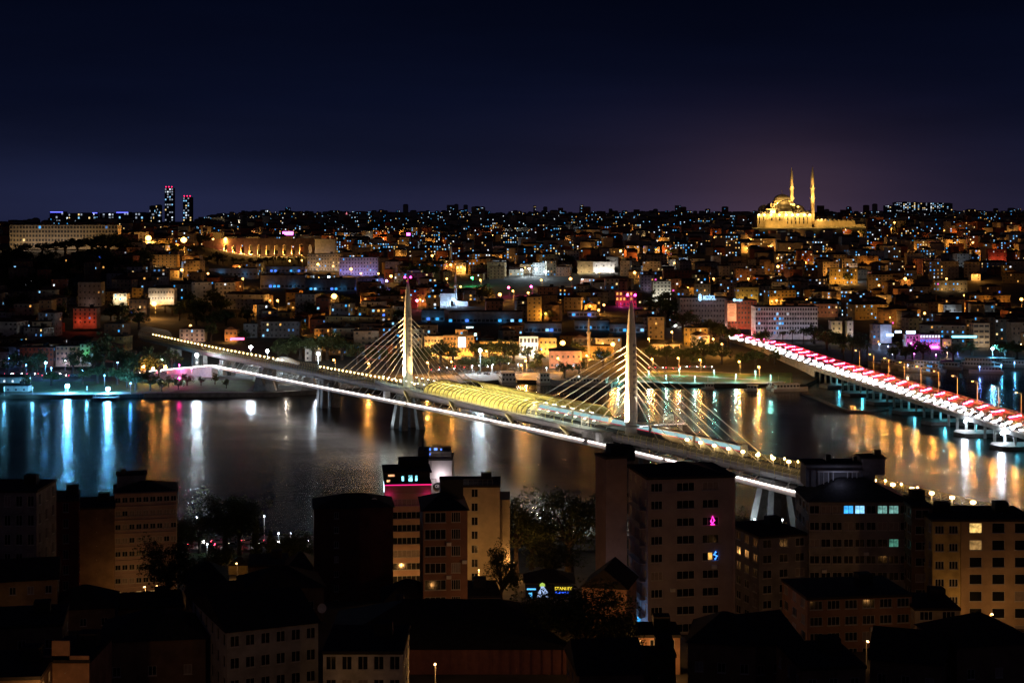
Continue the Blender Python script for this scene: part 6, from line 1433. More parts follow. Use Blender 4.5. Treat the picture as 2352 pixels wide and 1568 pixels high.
# ------------------------------------------------------------------ the near quarter
def nb(nm, label, cat, u0, u1, v0, v1, Z, d=12.0, fl=None, frames=2, **kw):
    k = Z / F; w = (u1 - u0) * k; h = (v1 - v0) * k
    fl = fl or max(1, round(h / 3.1))
    rot = kw.get('rot', 0.0)
    return building(nm, label, cat, ((u0 + u1) / 2 - CX) * k - math.sin(rot) * d / 2, Z + math.cos(rot) * d / 2, H - (v1 - HY) * k, w, d, fl, fh=h / fl, frames=frames, sink=8, **kw)[0]
def addp(r, nm, mt, *boxes):
    """part made of boxes (x, y, z, w, d, h) in the building's own frame"""
    b = MB()
    for q in boxes: b.box(*q)
    o = b.build(nm, mt, r, origin=(0, 0, 0)); o.location = (0, 0, 0); return o
def nlamp(u, Z, hh, col, power, label, lit=True):
    X = (u - CX) * Z / F; g = lerp(NEAR, Z)
    rt = thing('street_lamp', label, 'street lamp', (X, Z, g))
    b = MB(); b.tube([(X, Z, g), (X, Z, g + hh), (X, Z - .7, g + hh + .25)], .08, 6); b.build('pole', M['pole'], rt)
    b = MB(); b.box(X, Z - 1.0, g + hh + .12, .28, .7, .14); b.build('lamp_head', emat('near_lamp_glow', (1, .55, .2), 10, False), rt)
    point('lamp_light', (X, Z - 1.0, g + hh - .1), col, power, .25, rt)
DIM = emat('dim_amber_room', (1, .55, .18), .30, False, .7)
rA = nb('striped_apartment_block', 'pink nine-storey block with ribbon rows of framed windows, lit orange at its foot', 'apartment block', 265, 405, 1131, 1408, 368, d=13, fl=9, wmat=mat('dusty_pink_plaster', (.40, .30, .28), .9, .15, .3), roof='hip', rm=M['roof'], ncol=9, ww=1.28, wh=1.25, lit=0, ph=2.0, rot=.24, fixed={**{(a, c): CUR for a, c in ((0, 7), (2, 7), (3, 7), (4, 7), (5, 7), (6, 7), (7, 7), (8, 7), (4, 5), (3, 5), (5, 5), (0, 5), (1, 5), (4, 3), (5, 3), (6, 3), (1, 2), (2, 2))}, (3, 1): DIM, (5, 1): DIM, (2, 0): DIM, (0, 1): DIM})
addp(rA, 'floor_band', mat('pale_band', (.46, .36, .33), .9, .1, .5), *[(0, -6.62, 30.8 * .1005 * k_ - .1, 14.1, .22, .25) for k_ in range(1, 10)])
addp(rA, 'downpipe', M['steel'], (6.95, -6.7, 0, .16, .16, 27.5))
addp(rA, 'penthouse', WALL['beige'], (-3.2, 2, 27.8, 6.5, 5, 3.2)); addp(rA, 'chimney', WALL['brown'], (-5.0, 1, 31.0, 1.0, 1.0, 1.4)); addp(rA, 'penthouse_roof', M['roof'], (-3.2, 2, 31.0, 7.2, 5.6, .3))
nb('blank_wall_building', 'narrow building showing a blank brown party wall left of the pink block', 'building', 182, 262, 1168, 1420, 358, d=14, fl=8, wall='brown', ncol=1, sides=False, lit=0, frames=1, ww=.01, wh=.01, roof='flat', rot=.24)
nb('dark_red_building', 'dark red narrow building with one column of tall white framed windows', 'building', 128, 180, 1150, 1400, 348, d=12, fl=7, wmat=mat('dark_red_plaster', (.16, .03, .03), .9, .2, .4), ncol=1, ww=1.2, wh=2.0, lit=0, cols=[(1.6, 2.8)], rot=.24)
nb('corner_block', 'dark block at the left edge with a balcony slab and three tall windows', 'apartment block', -50, 84, 1130, 1350, 322, d=14, fl=5, wall='grey', ncol=5, ww=1.3, wh=2.2, lit=0, roof='flat', fixed={(2, 0): DIM})
for uu in (158, 212, 232): pass
rC = nb('tiled_roof_house', 'low ochre house with a dark pitched roof at the left edge', 'house', -70, 128, 1335, 1420, 298, d=13, fl=2, wall='ochre', ncol=5, lit=0, roof='gable', rm=M['roof'], ph=3.0, rot=.25)
rE = nb('parapet_house', 'bare peach-lit parapet wall with a raised corner at the bottom left', 'house', 95, 205, 1520, 1640, 214, d=12, fl=3, wall='salmon', ncol=1, ww=.01, wh=.01, lit=0, sides=False, frames=1)
addp(rE, 'raised_corner', WALL['salmon'], (-.6, -5.85, 7.0, 2.4, .4, 2.9)); addp(rE, 'parapet', WALL['salmon'], (0, -5.9, 7.0, 6.4, .3, .9))
rF = nb('pitched_roof_block', 'large dark-roofed block turned at an angle with pale window strips', 'apartment block', 520, 735, 1440, 1640, 232, d=22, fl=4, wall='pale grey', ncol=6, ww=1.35, wh=1.6, lit=0, roof='gable', rm=M['roof'], ph=3.0, rot=.42)
rG = nb('white_column_building', 'small building with pale pilasters beside the angled dark-roofed block', 'building', 742, 925, 1500, 1660, 220, d=14, fl=3, wall='off-white', ncol=5, ww=1.4, wh=1.9, lit=0, roof='flat')
rH = nb('long_roof_building', 'very long low building under a broad dark ridged roof in the foreground', 'hall', 745, 1322, 1490, 1640, 250, d=24, fl=2, wmat=mat('maroon_metal_cladding', (.28, .12, .12), .7, .12, 1.2), ncol=1, ww=.01, wh=.01, lit=0, sides=False, frames=1, roof='hip', rm=M['roof'], ph=5.0)
addp(rH, 'cladding_rib', mat('maroon_metal_cladding', (.28, .12, .12), .7, .12, 1.2), *[(-19 + 1.6 * i, -12.05, 0, .12, .1, 10.2) for i in range(25)])
addp(rH, 'chimney', WALL['brown'], (-9, 4, 10, 1.4, 1.4, 5.0), (9, -2, 10, 1.2, 1.2, 3.4))
nb('plain_dark_block', 'unlit maroon block with a flat dark roof left of the hotel', 'apartment block', 722, 903, 1166, 1400, 352, d=13, fl=7, wmat=mat('dark_maroon_plaster', (.10, .035, .03), .9, .2, .4), ncol=4, ww=1.2, wh=1.4, lit=0, cols=[(4.4, 5.4)], roof='hip', rm=M['roof'], ph=2.2, rot=.13)
# hotel with terrace
rK = nb('terrace_hotel', 'salmon hotel with dark window bands, glass roof terrace and pink light line', 'hotel', 884, 990, 1112, 1405, 378, d=14, fl=10, wmat=mat('hotel_plaster', (.52, .36, .28), .85, .1, .3), ncol=1, cols=[(1.9, 9.6)], wh=1.65, lit=0, frames=7, roof='flat', sides=False, rot=.1)
kk = 378 / F
hK = (1405 - 1112) * kk
addp(rK, 'terrace_glass', mat('terrace_glazing', (.03, .05, .05), .1, 0), (0, -6.6, hK + .2, 10.4, .06, 2.5), (-5.2, 0, hK + .2, .06, 13, 2.5))
addp(rK, 'terrace_post', M['black'], *[(-5.2 + 1.3 * i, -6.65, hK + .2, .09, .09, 2.6) for i in range(9)])
addp(rK, 'terrace_roof', M['roof'], (-.2, -2, hK + 2.8, 11.6, 11.6, .35), (1.5, 1.5, hK + 3.1, 7, 6, 1.8))
addp(rK, 'bar_light', emat('terrace_bar_glow', (.25, .85, 1.0), 2.2, False, .8), (.6, -6.68, hK + .7, .9, .05, 1.4), (2.0, -6.68, hK + .8, .5, .05, 1.2), (-1.2, -6.68, hK + .8, .5, .05, 1.1))
addp(rK, 'warm_bar_light', emat('terrace_warm_glow', (1, .45, .2), 1.2, False, .8), (-3.9, -6.68, hK + 1.9, 1.5, .05, .45), (-4.6, -6.68, hK + .6, .8, .05, .5))
addp(rK, 'pink_light_line', emat('pink_line_glow', (1, .02, .22), 1.6, False), (0, -7.25, hK - .15, 11.2, .1, .18))
addp(rK, 'fascia_band', mat('hotel_band', (.42, .30, .22), .85, .1, .3), (0, -7.12, hK - 2.0, 11.0, .2, 1.7))
addp(rK, 'side_sign', emat('side_sign_glow', (.6, .78, 1), 3.0, True, .7), (-5.62, -3.5, hK - 2.0, .12, 4.0, 2.0))
for x in (-4.6, 4.6):
    l = point('pink_wall_lamp', (0, 0, 0), (1, .02, .3), 34, .15, None); l.parent = rK; l.location = (x, -8.2, hK - 2.4)
rT = nb('lift_tower_block', 'white tower rising behind the hotel terrace with a black round emblem and letters', 'building', 985, 1038, 1056, 1200, 402, d=10, fl=1, wmat=mat('tower_white_plaster', (.55, .52, .52), .85, .1, .3), ncol=1, ww=.01, wh=.01, lit=0, sides=False, frames=1, roof='flat', rot=0)
kt = 402 / F; hT = (1200 - 1056) * kt
addp(rT, 'roof_screen', M['steel'], *[(0, -4.9, hT + .3 + .33 * i, 5.6, .1, .14) for i in range(6)]); addp(rT, 'roof_plant', M['black'], (-4.3, 0, hT - 2, 3.0, 6, 4.2), (-4.6, -2, hT, .5, .5, 5.2))
addp(rT, 'plant_light', emat('small_blue_glow', (.08, .2, 1), 2.5), (-2.6, -5.05, hT + 2.5, .35, .1, .5), (-1.2, -5.05, hT + 2.5, .8, .1, .5), (.2, -5.05, hT + 2.5, .4, .1, .35), (-2.6, -5.05, hT + 1.3, .3, .1, .4))
INK = mat('black_sign_ink', (.012, .012, .014), .7, 0)
l = point('wall_light', (0, 0, 0), (1, .86, .9), 210, .3, None); l.parent = rT; l.location = (.2, -6.8, hT - 4); l.data.energy = 420  # added fill light on the tower face, no fixture stands there
rT['_o'] = tuple(rT.location)
b = MB(); b.tube([(-.55, -5.06, hT - 6.6), (-.55, -5.16, hT - 6.6)], 1.0, 20, 0, False); o = b.build('round_emblem', INK, rT, origin=(0, 0, 0)); o.location = (0, 0, 0); o.scale = (1.15, 1, 1)
L3 = Vector(rT.location)
o = text('ON', 1.0, L3 + Vector((-.6, -5.2, hT - 6.6)), M['white'], rT, 'emblem_lettering', .02)
text('stanb', 1.75, L3 + Vector((-.75, -5.08, hT - 9.1)), INK, rT, 'wall_lettering', .02); text('G', 1.75, L3 + Vector((-.55, -5.08, hT - 10.9)), INK, rT, 'wall_lettering', .02)
addp(rT, 'emblem_stem', INK, (-1.1, -5.1, hT - 5.6, .1, .06, .9), (-1.6, -5.1, hT - 4.8, 1.1, .06, .1))
rL = nb('brown_corner_block', 'brown corner block with rows of wide windows and a dark roof tank before the hotel', 'apartment block', 972, 1074, 1172, 1443, 300, d=15, fl=7, wmat=mat('red_brown_plaster', (.26, .14, .10), .9, .15, .3), ncol=2, cols=[(.3, 4.3), (5.3, 7.0)], wh=1.9, lit=0, frames=4, roof='hip', rm=M['roof'], ph=2.2, rot=.1)
kl = 300 / F; addp(rL, 'roof_tank', M['black'], (1.7, 2, (1443 - 1172) * kl + .8, 4.4, 4.0, 3.8))
rM = nb('cream_hotel', 'cream block with a single column of recessed windows and a railed roof', 'apartment block', 1040, 1148, 1118, 1375, 394, d=14, fl=8, wmat=mat('cream_render', (.55, .48, .34), .9, .15, .25), ncol=1, cols=[(4.6, 6.2)], wh=2.0, lit=0, frames=2, roof='flat', sides=False)
hM = (1375 - 1118) * 394 / F
addp(rM, 'roof_railing', M['pole'], *[(-5.6 + 1.2 * i, -6.6, hM + .3, .07, .07, 1.5) for i in range(9)], (-.8, -6.6, hM + 1.75, 9.8, .07, .07), (-.8, -6.6, hM + 1.0, 9.8, .05, .05))
addp(rM, 'dark_roof_edge', M['roof'], (0, -7.02, hM - .05, 11.9, .3, .5)); addp(rM, 'lower_wing', mat('cream_render', (.55, .48, .34), .9, .15, .25), (7.0, 1.0, -5, 2.6, 12, hM + 1.5))
# the big dark block in the middle right
rO = nb('big_dark_block', 'large dark block with three window columns, one window glowing pink and one blue', 'apartment block', 1486, 1690, 1098, 1462, 294, d=15, fl=9, wmat=mat('mauve_grey_plaster', (.38, .33, .34), .9, .12, .3), ncol=3, cols=[(.5, 2.7), (5.4, 8.8), (10.3, 13.4)], wh=1.55, lit=0, frames=3, roof='hip', rm=M['roof'], ph=2.0, rot=.17)
hO = (1462 - 1096) * 294 / F
addp(rO, 'eaves', M['roof'], (0, 0, hO - .02, 17.2, 15.9, .3)); addp(rO, 'corner_pilaster', mat('mauve_grey_plaster', (.38, .33, .34), .9, .12, .3), (-8.15, -7.55, 0, .35, .3, hO - .1), (8.15, -7.55, 0, .35, .3, hO - .1))
for k_ in range(1, 8):
    z = hO / 9 * k_ + .1
    q = addp(rO, 'balcony', mat('mauve_grey_plaster', (.38, .33, .34), .9, .12, .3), (-8.75, -1.0, z, 1.3, 9.0, .22)); b = MB()
    for i in range(16): b.box(-9.38, -5.4 + .6 * i, z + .2, .05, .05, .95)
    b.box(-9.38, -1.0, z + 1.15, .06, 9.0, .06); o = b.build('balcony_railing', M['steel'], q, origin=(0, 0, 0)); o.location = (0, 0, 0)
PINKF = emat('pink_neon_tube', (1, .03, .38), 3.2, True); BLUEF = emat('blue_neon_tube', (.05, .25, 1), 3.2, True)
fw = 204 * 294 / F
x0 = -fw / 2; zf = hO / 9
b = MB(); b.tube([(x0 + 12.3, -7.55, zf * 6 + 1.05), (x0 + 11.9, -7.55, zf * 6 + 1.6), (x0 + 12.25, -7.55, zf * 6 + 2.5), (x0 + 12.6, -7.55, zf * 6 + 1.7), (x0 + 12.3, -7.55, zf * 6 + 1.4)], .14, 6); b.box(x0 + 12.25, -7.55, zf * 6 + .95, .8, .1, .16); o = b.build('pink_neon_shape', PINKF, rO, origin=(0, 0, 0)); o.location = (0, 0, 0)
b = MB(); b.tube([(x0 + 12.9, -7.55, zf * 4 + 2.5), (x0 + 12.5, -7.55, zf * 4 + 2.0), (x0 + 13.1, -7.55, zf * 4 + 1.7), (x0 + 12.7, -7.55, zf * 4 + 1.1)], .16, 6); o = b.build('blue_neon_shape', BLUEF, rO, origin=(0, 0, 0)); o.location = (0, 0, 0)
addp(rO, 'amber_window_glow', emat('amber_room', (1, .5, .1), .9, False, .6), (x0 + 11.8, -7.42, zf * 4 + 1.05, .75, .05, 1.35))
addp(rO, 'blue_lit_doorway', emat('blue_room', (.05, .45, 1), 1.6, False, .5), (-8.29, 3.4, zf * 1 + .2, .05, 1.9, 1.5), (-8.29, -.8, -.1, .05, 1.9, 2.4))
l = point('blue_yard_lamp', (0, 0, 0), (.25, .5, 1), 500, .2, None); l.parent = rO; l.location = (-12, -5, 1.5)
nb('stair_tower', 'blank brown stair tower standing left of the large dark block', 'tower', 1390, 1442, 1052, 1400, 306, d=5.5, fl=1, wmat=mat('brown_render', (.34, .24, .19), .9, .12, .3), ncol=1, ww=.01, wh=.01, lit=0, sides=False, frames=1, roof='flat', rot=.32)
rS = bpy.data.objects['stair_tower']; addp(rS, 'roof_stack', M['black'], (3.4, .5, (1400 - 1052) * 306 / F - 1.0, 2.6, 2.6, 2.4), (3.4, .5, (1400 - 1052) * 306 / F + 1.4, 2.0, 2.0, .5))
nb('gabled_annexe', 'low annexe with a slanting dark roof and orange-lit end wall below the stair tower', 'house', 1336, 1440, 1350, 1455, 280, d=10, fl=2, wall='salmon', ncol=1, cols=[(4.6, 6.2)], wh=1.0, lit=0, roof='front_gable', rm=M['roof'], ph=3.4, rot=-.25, frames=1, sides=False)
nb('orange_lit_cottage', 'small orange-lit cottage with a brown door at the foot of the large dark block', 'house', 1440, 1562, 1462, 1540, 250, d=8, fl=2, wall='salmon', ncol=3, cols=[(1.2, 2.2), (3.6, 4.9), (6.6, 7.5)], wh=1.3, lit=0, roof='flat', frames=2)
nb('dark_shed', 'plain dark shed roof in front of the orange-lit cottage', 'shed', 1474, 1552, 1508, 1570, 238, d=5, fl=1, wmat=M['roof'], ncol=1, ww=.01, wh=.01, lit=0, frames=1, sides=False)
rQ = nb('billboard_house', 'low house carrying a lit billboard with a drinking figure', 'house', 1206, 1318, 1338, 1400, 322, d=8, fl=2, wall='beige', ncol=1, ww=.01, wh=.01, lit=0, sides=False, frames=1, roof='hip', rm=M['roof'], ph=2.0)
bb = thing('billboard', 'lit billboard with yellow STANLEY lettering and a blue-white drinking figure', 'billboard', at(1262, 1372, 320.5))
c0 = at(1262, 1358, 320.5)
b = MB(); b.box(c0.x, c0.y + .2, c0.z - 1.3, 9.6, .2, 2.7); b.build('panel', M['black'], bb)
b = MB(); x = at(1248, 0, 320.5).x
for pts in ([(x - 1.6, -1.2), (x + 1.3, -1.2), (x + .9, -.1), (x + .3, .7), (x + .1, 1.1), (x - .5, 1.2), (x - .6, .5), (x - .9, .1)],): b.face([(p, c0.y - .0, c0.z + q) for p, q in pts])
b.build('figure', emat('billboard_figure', (.45, .62, 1), 1.0, False), bb)
b = MB(); b.lathe(x - .2, c0.y - .05, [(.01, c0.z + 1.05), (.55, c0.z + 1.1), (.5, c0.z + 1.55), (.01, c0.z + 1.85)], 10, sy=.2); b.build('cap', emat('billboard_cap', (.5, .7, .12), .9), bb)
b = MB(); b.box(x - 2.4, c0.y, c0.z + .35, 1.8, .06, .3); b.box(x - 2.6, c0.y, c0.z - 1.2, .7, .06, 1.0); b.build('bottle', emat('billboard_bottle', (.1, .5, 1), 1.6), bb)
text('STANLEY', .85, at(1294, 1351, 320.4), emat('billboard_yellow', (1, .72, .05), 1.5), bb, 'lettering', .02)
b = MB()
for i in range(5): b.box(at(1278, 0, 320.4).x + .62 * i, c0.y - .02, c0.z - .35, .42, .05, .34)
b.build('blue_text_line', emat('billboard_blue', (.03, .12, 1), 1.6), bb)
# right-hand cluster
rT1 = nb('side_block', 'dark six-storey block with a few dim amber side windows right of the large dark block', 'apartment block', 1738, 1862, 1232, 1440, 312, d=15, fl=6, wall='grey', ncol=3, ww=1.9, wh=1.6, lit=0, rot=.3, roof='flat')
FT2 = {(3, 6): 'cyan', (4, 6): 'blue-white', (6, 6): emat('dim_teal_room', (.4, .9, .8), .35, False, .8), (7, 6): emat('dim_teal_room', (.4, .9, .8), .35, False, .8), (7, 4): emat('dim_green_room', (.2, .7, .5), .25, False, .8)}
rT2 = nb('wide_dark_block', 'wide dark block whose glazed top floor shows cyan-lit rooms', 'apartment block', 1858, 2092, 1152, 1420, 312, d=15, fl=7, wall='grey', ncol=9, ww=1.9, wh=1.6, lit=0, fixed=FT2, roof='hip', rm=M['roof'], ph=3.6)
hh2 = (1420 - 1152) * 312 / F
addp(rT2, 'penthouse', WALL['grey'], (-2, 4, hh2 + 1.5, 14, 6, 4.4), (4.5, 3, hh2 + 4, 4.5, 5, 3.2)); addp(rT2, 'penthouse_roof', M['roof'], (-2, 4, hh2 + 5.9, 14.8, 6.8, .3), (4.5, 3, hh2 + 7.2, 5.2, 5.6, .3)); addp(rT2, 'chimney', M['black'], (-4, 4, hh2 + 6, 1.0, 1.0, 1.6), (5.8, 3, hh2 + 7.4, 1.3, .9, 1.3), (1.5, 4, hh2 + 6.1, .8, .8, 1.0))
addp(rT2, 'white_pergola', M['white'], *[(-6.6 + .95 * i, -.2, hh2 + 2.2, .14, .14, 2.5) for i in range(9) if i not in (4, 5)], (-2.8, -.2, hh2 + 4.6, 8.2, .3, .28))
l = point('pergola_lamp', (0, 0, 0), (.6, .65, 1), 60, .2, None); l.parent = rT2; l.location = (-3, -3, hh2 + 4)
nb('recessed_block', 'narrow dim block with balconies squeezed between the wide dark block and the yellow one', 'apartment block', 2094, 2142, 1165, 1420, 306, d=12, fl=7, wall='brown', ncol=1, ww=2.6, wh=1.6, lit=0, roof='flat')
nb('yellow_balcony_block', 'dull yellow narrow block with paired white-framed windows on each floor', 'apartment block', 2142, 2206, 1196, 1440, 300, d=12, fl=6, wall='dull yellow', ncol=2, ww=1.7, wh=1.5, lit=0, frames=3, roof='flat')
nb('tall_cream_block', 'tall cream block at the right edge with big square windows, two lit amber', 'apartment block', 2207, 2380, 1196, 1470, 302, d=14, fl=7, wmat=mat('peach_render', (.48, .36, .24), .9, .12, .3), ncol=3, cols=[(1.6, 4.0), (5.9, 8.3), (10.2, 12.6)], wh=1.9, lit=0, frames=1, roof='flat', fixed={(0, 6): emat('amber_chandelier_room', (1, .62, .18), .9, False, .8), (0, 5): DIM})
rT6 = nb('brown_street_block', 'brown three-storey street block with broad dark windows in front of the wide dark block', 'apartment block', 1850, 2100, 1372, 1520, 272, d=14, fl=4, wmat=mat('brown_stucco', (.34, .20, .13), .9, .15, .3), ncol=6, ww=2.2, wh=1.5, lit=0, frames=3, roof='flat', rot=.14)
nb('cream_street_house', 'cream street house with two windows right of the brown street block', 'house', 2102, 2205, 1400, 1510, 270, d=11, fl=3, wall='cream', ncol=2, ww=2.2, wh=1.5, lit=0, frames=3, roof='flat')
for u0, u1, v0, v1, Z, rf, rt_, lab in ((1720, 1850, 1478, 1640, 236, 'gable', .4, 'dark gabled roof left of the brown street block'), (1580, 1735, 1478, 1640, 232, 'hip', -.2, 'low dark hipped roof under the large dark block'), (2000, 2160, 1520, 1660, 226, 'gable', -.35, 'dark gabled roof in the bottom right corner, left of two'), (2190, 2400, 1480, 1660, 232, 'hip', .2, 'dark hipped roof in the bottom right corner, right of two'), (1840, 1990, 1535, 1660, 216, 'flat', .1, 'flat dark roof at the bottom between two gabled ones'), (230, 470, 1470, 1660, 236, 'hip', .15, 'broad dark hipped roof below the pink block'), (-60, 90, 1560, 1680, 205, 'flat', .1, 'flat dark roof in the bottom left corner'), (1330, 1480, 1548, 1680, 214, 'gable', .1, 'dark gabled roof at the bottom centre right'), (428, 522, 1338, 1430, 330, 'hip', .2, 'dark hipped roof right of the pink block foot'), (572, 662, 1300, 1390, 372, 'flat', .15, 'flat-roofed house right of the two cypresses'), (655, 724, 1312, 1410, 362, 'hip', .1, 'hipped house touching the plain maroon block'), (445, 565, 1392, 1490, 292, 'gable', .3, 'dark gable behind the angled dark-roofed block'), (120, 262, 1398, 1500, 300, 'hip', .2, 'dark hipped roof in front of the dark red building'), (-40, 140, 1440, 1570, 252, 'flat', .2, 'flat dark roof below the ochre tiled house'), (560, 745, 1352, 1470, 312, 'hip', .25, 'dark hipped roof behind the angled dark-roofed block'), (880, 1000, 1385, 1480, 300, 'hip', .1, 'dark hipped roof under the brown corner block'), (1010, 1150, 1372, 1470, 318, 'flat', .1, 'flat dark roof under the cream hotel'), (262, 420, 1396, 1480, 318, 'flat', .25, 'flat dark roof at the foot of the pink block')):
    nb('dark_roofed_house', lab, 'house', u0, u1, v0, v1, Z, d=13, fl=2, wall='brown', ncol=3, lit=0, roof=rf, rm=M['roof'], ph=3.2, rot=rt_, frames=2)
# aerials and dishes on the near roofs
for i, (u, v, Z, lab) in enumerate(((152, 1150, 350, 'thin rooftop aerial left of the pink block'), (1578, 1062, 298, 'tall thin aerial on the ridge of the large dark block'), (990, 1056, 402, 'thin aerial on the white tower by the hotel'), (410, 1136, 370, 'short aerial on the right corner of the pink block'))):
    p = at(u, v, Z); o = thing('aerial', lab, 'aerial', p); b = MB(); b.tube([p - Vector((0, 0, 2)), p + Vector((0, 0, 5 - i * .5))], .05, 5); b.build('mast', M['black'], o)
    b = MB()
    for z in (4.2, 3.6): b.tube([p + Vector((-.6, 0, z - i * .5)), p + Vector((.6, 0, z - i * .5))], .03, 4)
    b.build('crossbar', M['black'], o)
# lamps in the near streets
for u, Z, hh, po, lab in ((334, 354, 3, 2600, 'street lamp lighting the foot of the pink block'), (362, 356, 3, 300, 'second street lamp at the foot of the pink block'), (930, 368, 2, 6500, 'street lamp at the foot of the terrace hotel'), (1100, 380, 4, 7000, 'street lamp at the foot of the cream hotel'), (1010, 288, 4, 800, 'street lamp below the brown corner block'), (1424, 268, 6, 3600, 'street lamp before the orange-lit annexe'), (1318, 284, 8, 4500, 'street lamp left of the orange-lit annexe'), (1440, 282, 6, 1500, 'street lamp in the yard beside the balconies'), (1482, 246.5, 4, 2600, 'street lamp before the orange-lit cottage'), (2275, 292, 4, 3200, 'street lamp at the foot of the tall cream block'), (2190, 286, 4, 420, 'street lamp before the yellow balcony block'), (1990, 258, 4, 260, 'street lamp before the brown street block'), (2130, 260, 4, 420, 'street lamp before the cream street house'), (40, 285, 4, 350, 'street lamp beside the ochre tiled house'), (120, 203, 5, 1900, 'street lamp below the parapet house'), (1850, 298, 4, 300, 'street lamp in the lane beside the side block'), (1180, 396, 4, 4200, 'street lamp under the orange-lit tree'), (545, 395, 4, 900, 'street lamp before the small yellow house'), (735, 212, 5, 500, 'street lamp by the angled dark-roofed block'), (1000, 236, 4, 900, 'street lamp along the long low building'), (1480, 330, 5, 250, 'street lamp behind the stair tower')):
    nlamp(u, Z, hh, (1, .46, .13), po * .42, lab)
nb('small_yellow_house', 'tiny yellow-lit house with a white window among the dark near trees', 'house', 525, 568, 1298, 1350, 404, d=6, fl=1, wall='dull yellow', ncol=1, ww=2.0, wh=1.6, lit=0, roof='hip', rm=M['roof'], ph=1.6)
# near shore: lamps, road traffic, trees
for i, (u, v0, Z) in enumerate(((607, 1200, 452), (452, 1213, 450), (476, 1256, 436), (1241, 1190, 448), (1733, 1183, 447), (1797, 1207, 446), (668, 1238, 452), (640, 1238, 452))):
    p = at(u, v0, Z); g = lerp(NEAR, Z); rt = thing('promenade_lamp', 'slim white promenade lamp on the near shore', 'street lamp', (p.x, Z, g), 0, 'promenade lamps on the near shore')
    hp_ = 7.5 if v0 < 1232 else 2.6
    b = MB(); b.tube([(p.x, Z, g), (p.x, Z, g + hp_)], [.09, .06], 6); b.build('pole', M['white'], rt)
    b = MB(); b.box(p.x, Z, g + hp_ - .1, .34, .34, .4); b.build('lamp_head', emat('promenade_lamp_glow', (.8, .93, 1), 9, True), rt); point('lamp_light', (p.x, Z - .6, g + hp_ - .3), COLD, 50, .2, rt)
for i in range(10):
    u = 415 + 30 * i + R.uniform(-7, 7); Z = 447 + (2.4 if i % 2 else -2.4); X = (u - CX) * Z / F
    dup(CARC, (X, Z, lerp(NEAR, Z) + .27), math.pi / 2 if i % 2 else -math.pi / 2, 'car with lamps lit on the near quay road', 'cars on the near quay road')
NT = 'trees on the near shore'
for u, vb, hp, k, Z, w, lab in ((1186, 1290, 180, 'n1', 402, .95, 'tall loose tree glowing orange at its base beside the cream hotel'), (1308, 1310, 190, 'n2', 404, 1.15, 'broad dark tree before the water left of the stair tower'), (1222, 1300, 120, 'n2', 412, 1.0, 'lower tree between the orange-lit tree and the broad dark tree'), (1152, 1400, 150, 'n1', 330, .8, 'slender dark tree in front of the cream hotel'), (1340, 1560, 210, 'n2', 250, 1.3, 'largest dark foreground tree below the billboard'), (1420, 1570, 150, 'n1', 244, 1.2, 'dark foreground tree against the orange-lit cottage'), (1255, 1560, 150, 'n2', 262, 1.1, 'dark foreground tree left of the largest one'), (388, 1405, 150, 'n1', 338, 1.3, 'dark tree covering the lower right corner of the pink block'), (520, 1275, 140, 'n1', 432, 1.4, 'tall wispy dark tree on the near lawn'), (550, 1275, 130, 'n2', 434, .9, 'dark tree right of the wispy one on the near lawn'), (458, 1270, 86, 'n1', 436, 1.1, 'thin bare-looking tree on the near lawn'), (415, 1280, 110, 'n1', 420, .9, 'dark tree at the right edge of the pink block'), (690, 1300, 90, 'n2', 410, 1.2, 'dark tree left of the plain maroon block'), (655, 1310, 90, 'n2', 404, 1.2, 'dark tree behind the small roofs left of the maroon block'), (500, 1350, 80, 'n2', 392, 1.2, 'dark bush-like tree left of the small yellow house'), (1270, 1330, 110, 'n2', 380, 1.3, 'dark tree above the billboard house'), (1700, 1310, 120, 'n1', 410, 1.0, 'dark tree right of the large dark block'), (2150, 1150, 70, 'n1', 455, 1.2, 'dark tree before the orange reflections on the right'), (2258, 1165, 60, 'n2', 455, 1.2, 'rounded tree at the right end of the near railing'), (2228, 1160, 50, 'n1', 452, 1.2, 'small tree beside the near railing on the right'), (830, 1190, 60, 'n2', 420, 1.4, 'tree crown showing orange above the plain maroon block')):
    tree(u, vb, hp, k, lab, NT, Z=Z, wide=w)
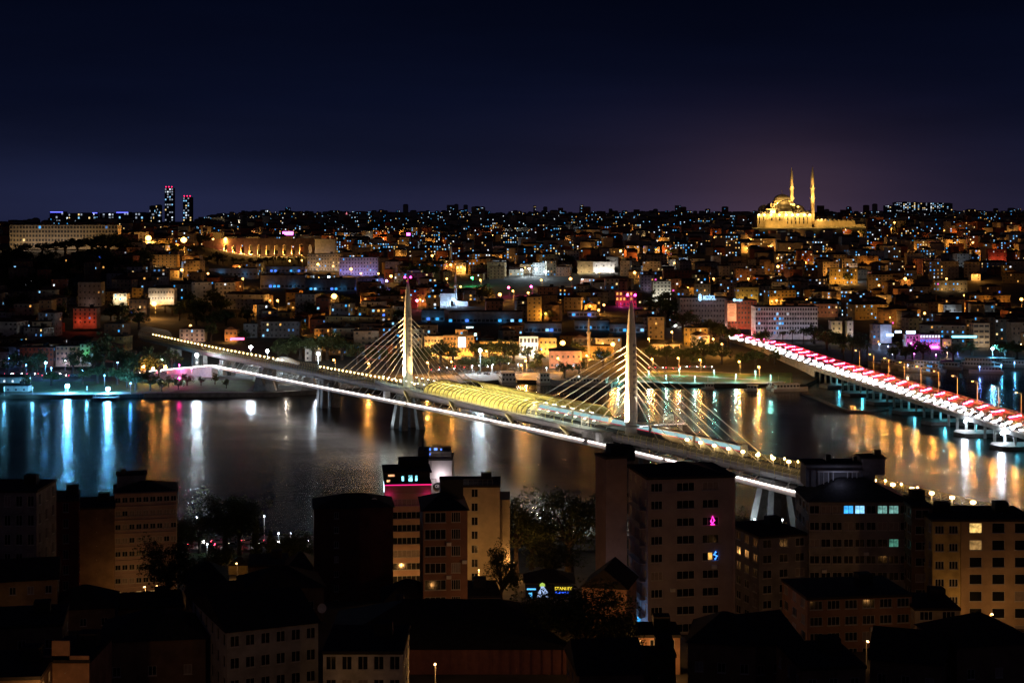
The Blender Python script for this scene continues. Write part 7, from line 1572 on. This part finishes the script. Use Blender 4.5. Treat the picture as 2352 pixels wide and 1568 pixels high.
for u, vb, hp, Z, lab in ((588, 1320, 130, 408, 'tall dark cypress on the near shore, left of two'), (621, 1290, 96, 412, 'tall dark cypress on the near shore, right of two')): tree(u, vb, hp, 'cy', lab, NT, Z=Z)
# air conditioners and dishes on the near fronts
def acs(r, spots):
    for x, y, z in spots: addp(r, 'air_conditioner', M['white'], (x, y, z, .9, .4, .65))
acs(rL, [(.65, -7.75, 9.4), (.65, -7.75, 15.6), (3.6, -7.75, 12.2)]); acs(rT2, [(-7, -7.75, 9.0), (1.2, -7.75, 12.4), (6.1, -7.75, 5.6), (-2.4, -7.75, 2.3)]); acs(rT6, [(-6.6, -7.2, 2.6), (2.2, -7.2, 5.3)]); acs(rO, [(-3.6, -7.75, 8.5), (4.3, -7.75, 12.5)])
for i, (u, v, Z, lab) in enumerate(((1900, 1140, 318, 'satellite dish on the roof of the wide dark block'), (2300, 1186, 308, 'satellite dish on the tall cream block roof'), (860, 1150, 356, 'satellite dish on the plain maroon block roof'), (740, 1395, 262, 'satellite dish above the long low building'), (60, 1122, 330, 'satellite dish on the left corner block'))):
    p = at(u, v, Z); o = thing('satellite_dish', lab, 'satellite dish', p); b = MB(); b.tube([p - Vector((0, 0, 1.4)), p], .06, 5); b.build('mount', M['pole'], o)
    b = MB(); b.grid([[(p.x + .75 * t * math.cos(a), p.y - .1 - .22 * t * t + .25 * t * math.sin(a), p.z + .75 * t * math.sin(a)) for a in (2 * math.pi * k / 14 for k in range(14))] for t in (.05, .5, 1)], 0, True, True); b.build('reflector', M['white'], o)
# ------------------------------------------------------------------ the night air
hm = bpy.data.materials.new('night_air'); hm.use_nodes = True; t = hm.node_tree; t.nodes.clear()
pv = t.nodes.new('ShaderNodeVolumePrincipled'); o = t.nodes.new('ShaderNodeOutputMaterial')
pv.inputs['Color'].default_value = (.85, .87, .95, 1); pv.inputs['Density'].default_value = .00010; pv.inputs['Anisotropy'].default_value = .35
t.links.new(pv.outputs[0], o.inputs['Volume'])
b = MB(); b.box(0, 6000, -4, 12000, 14000, 260); hz_ = b.build('haze', hm); hz_['kind'] = 'stuff'
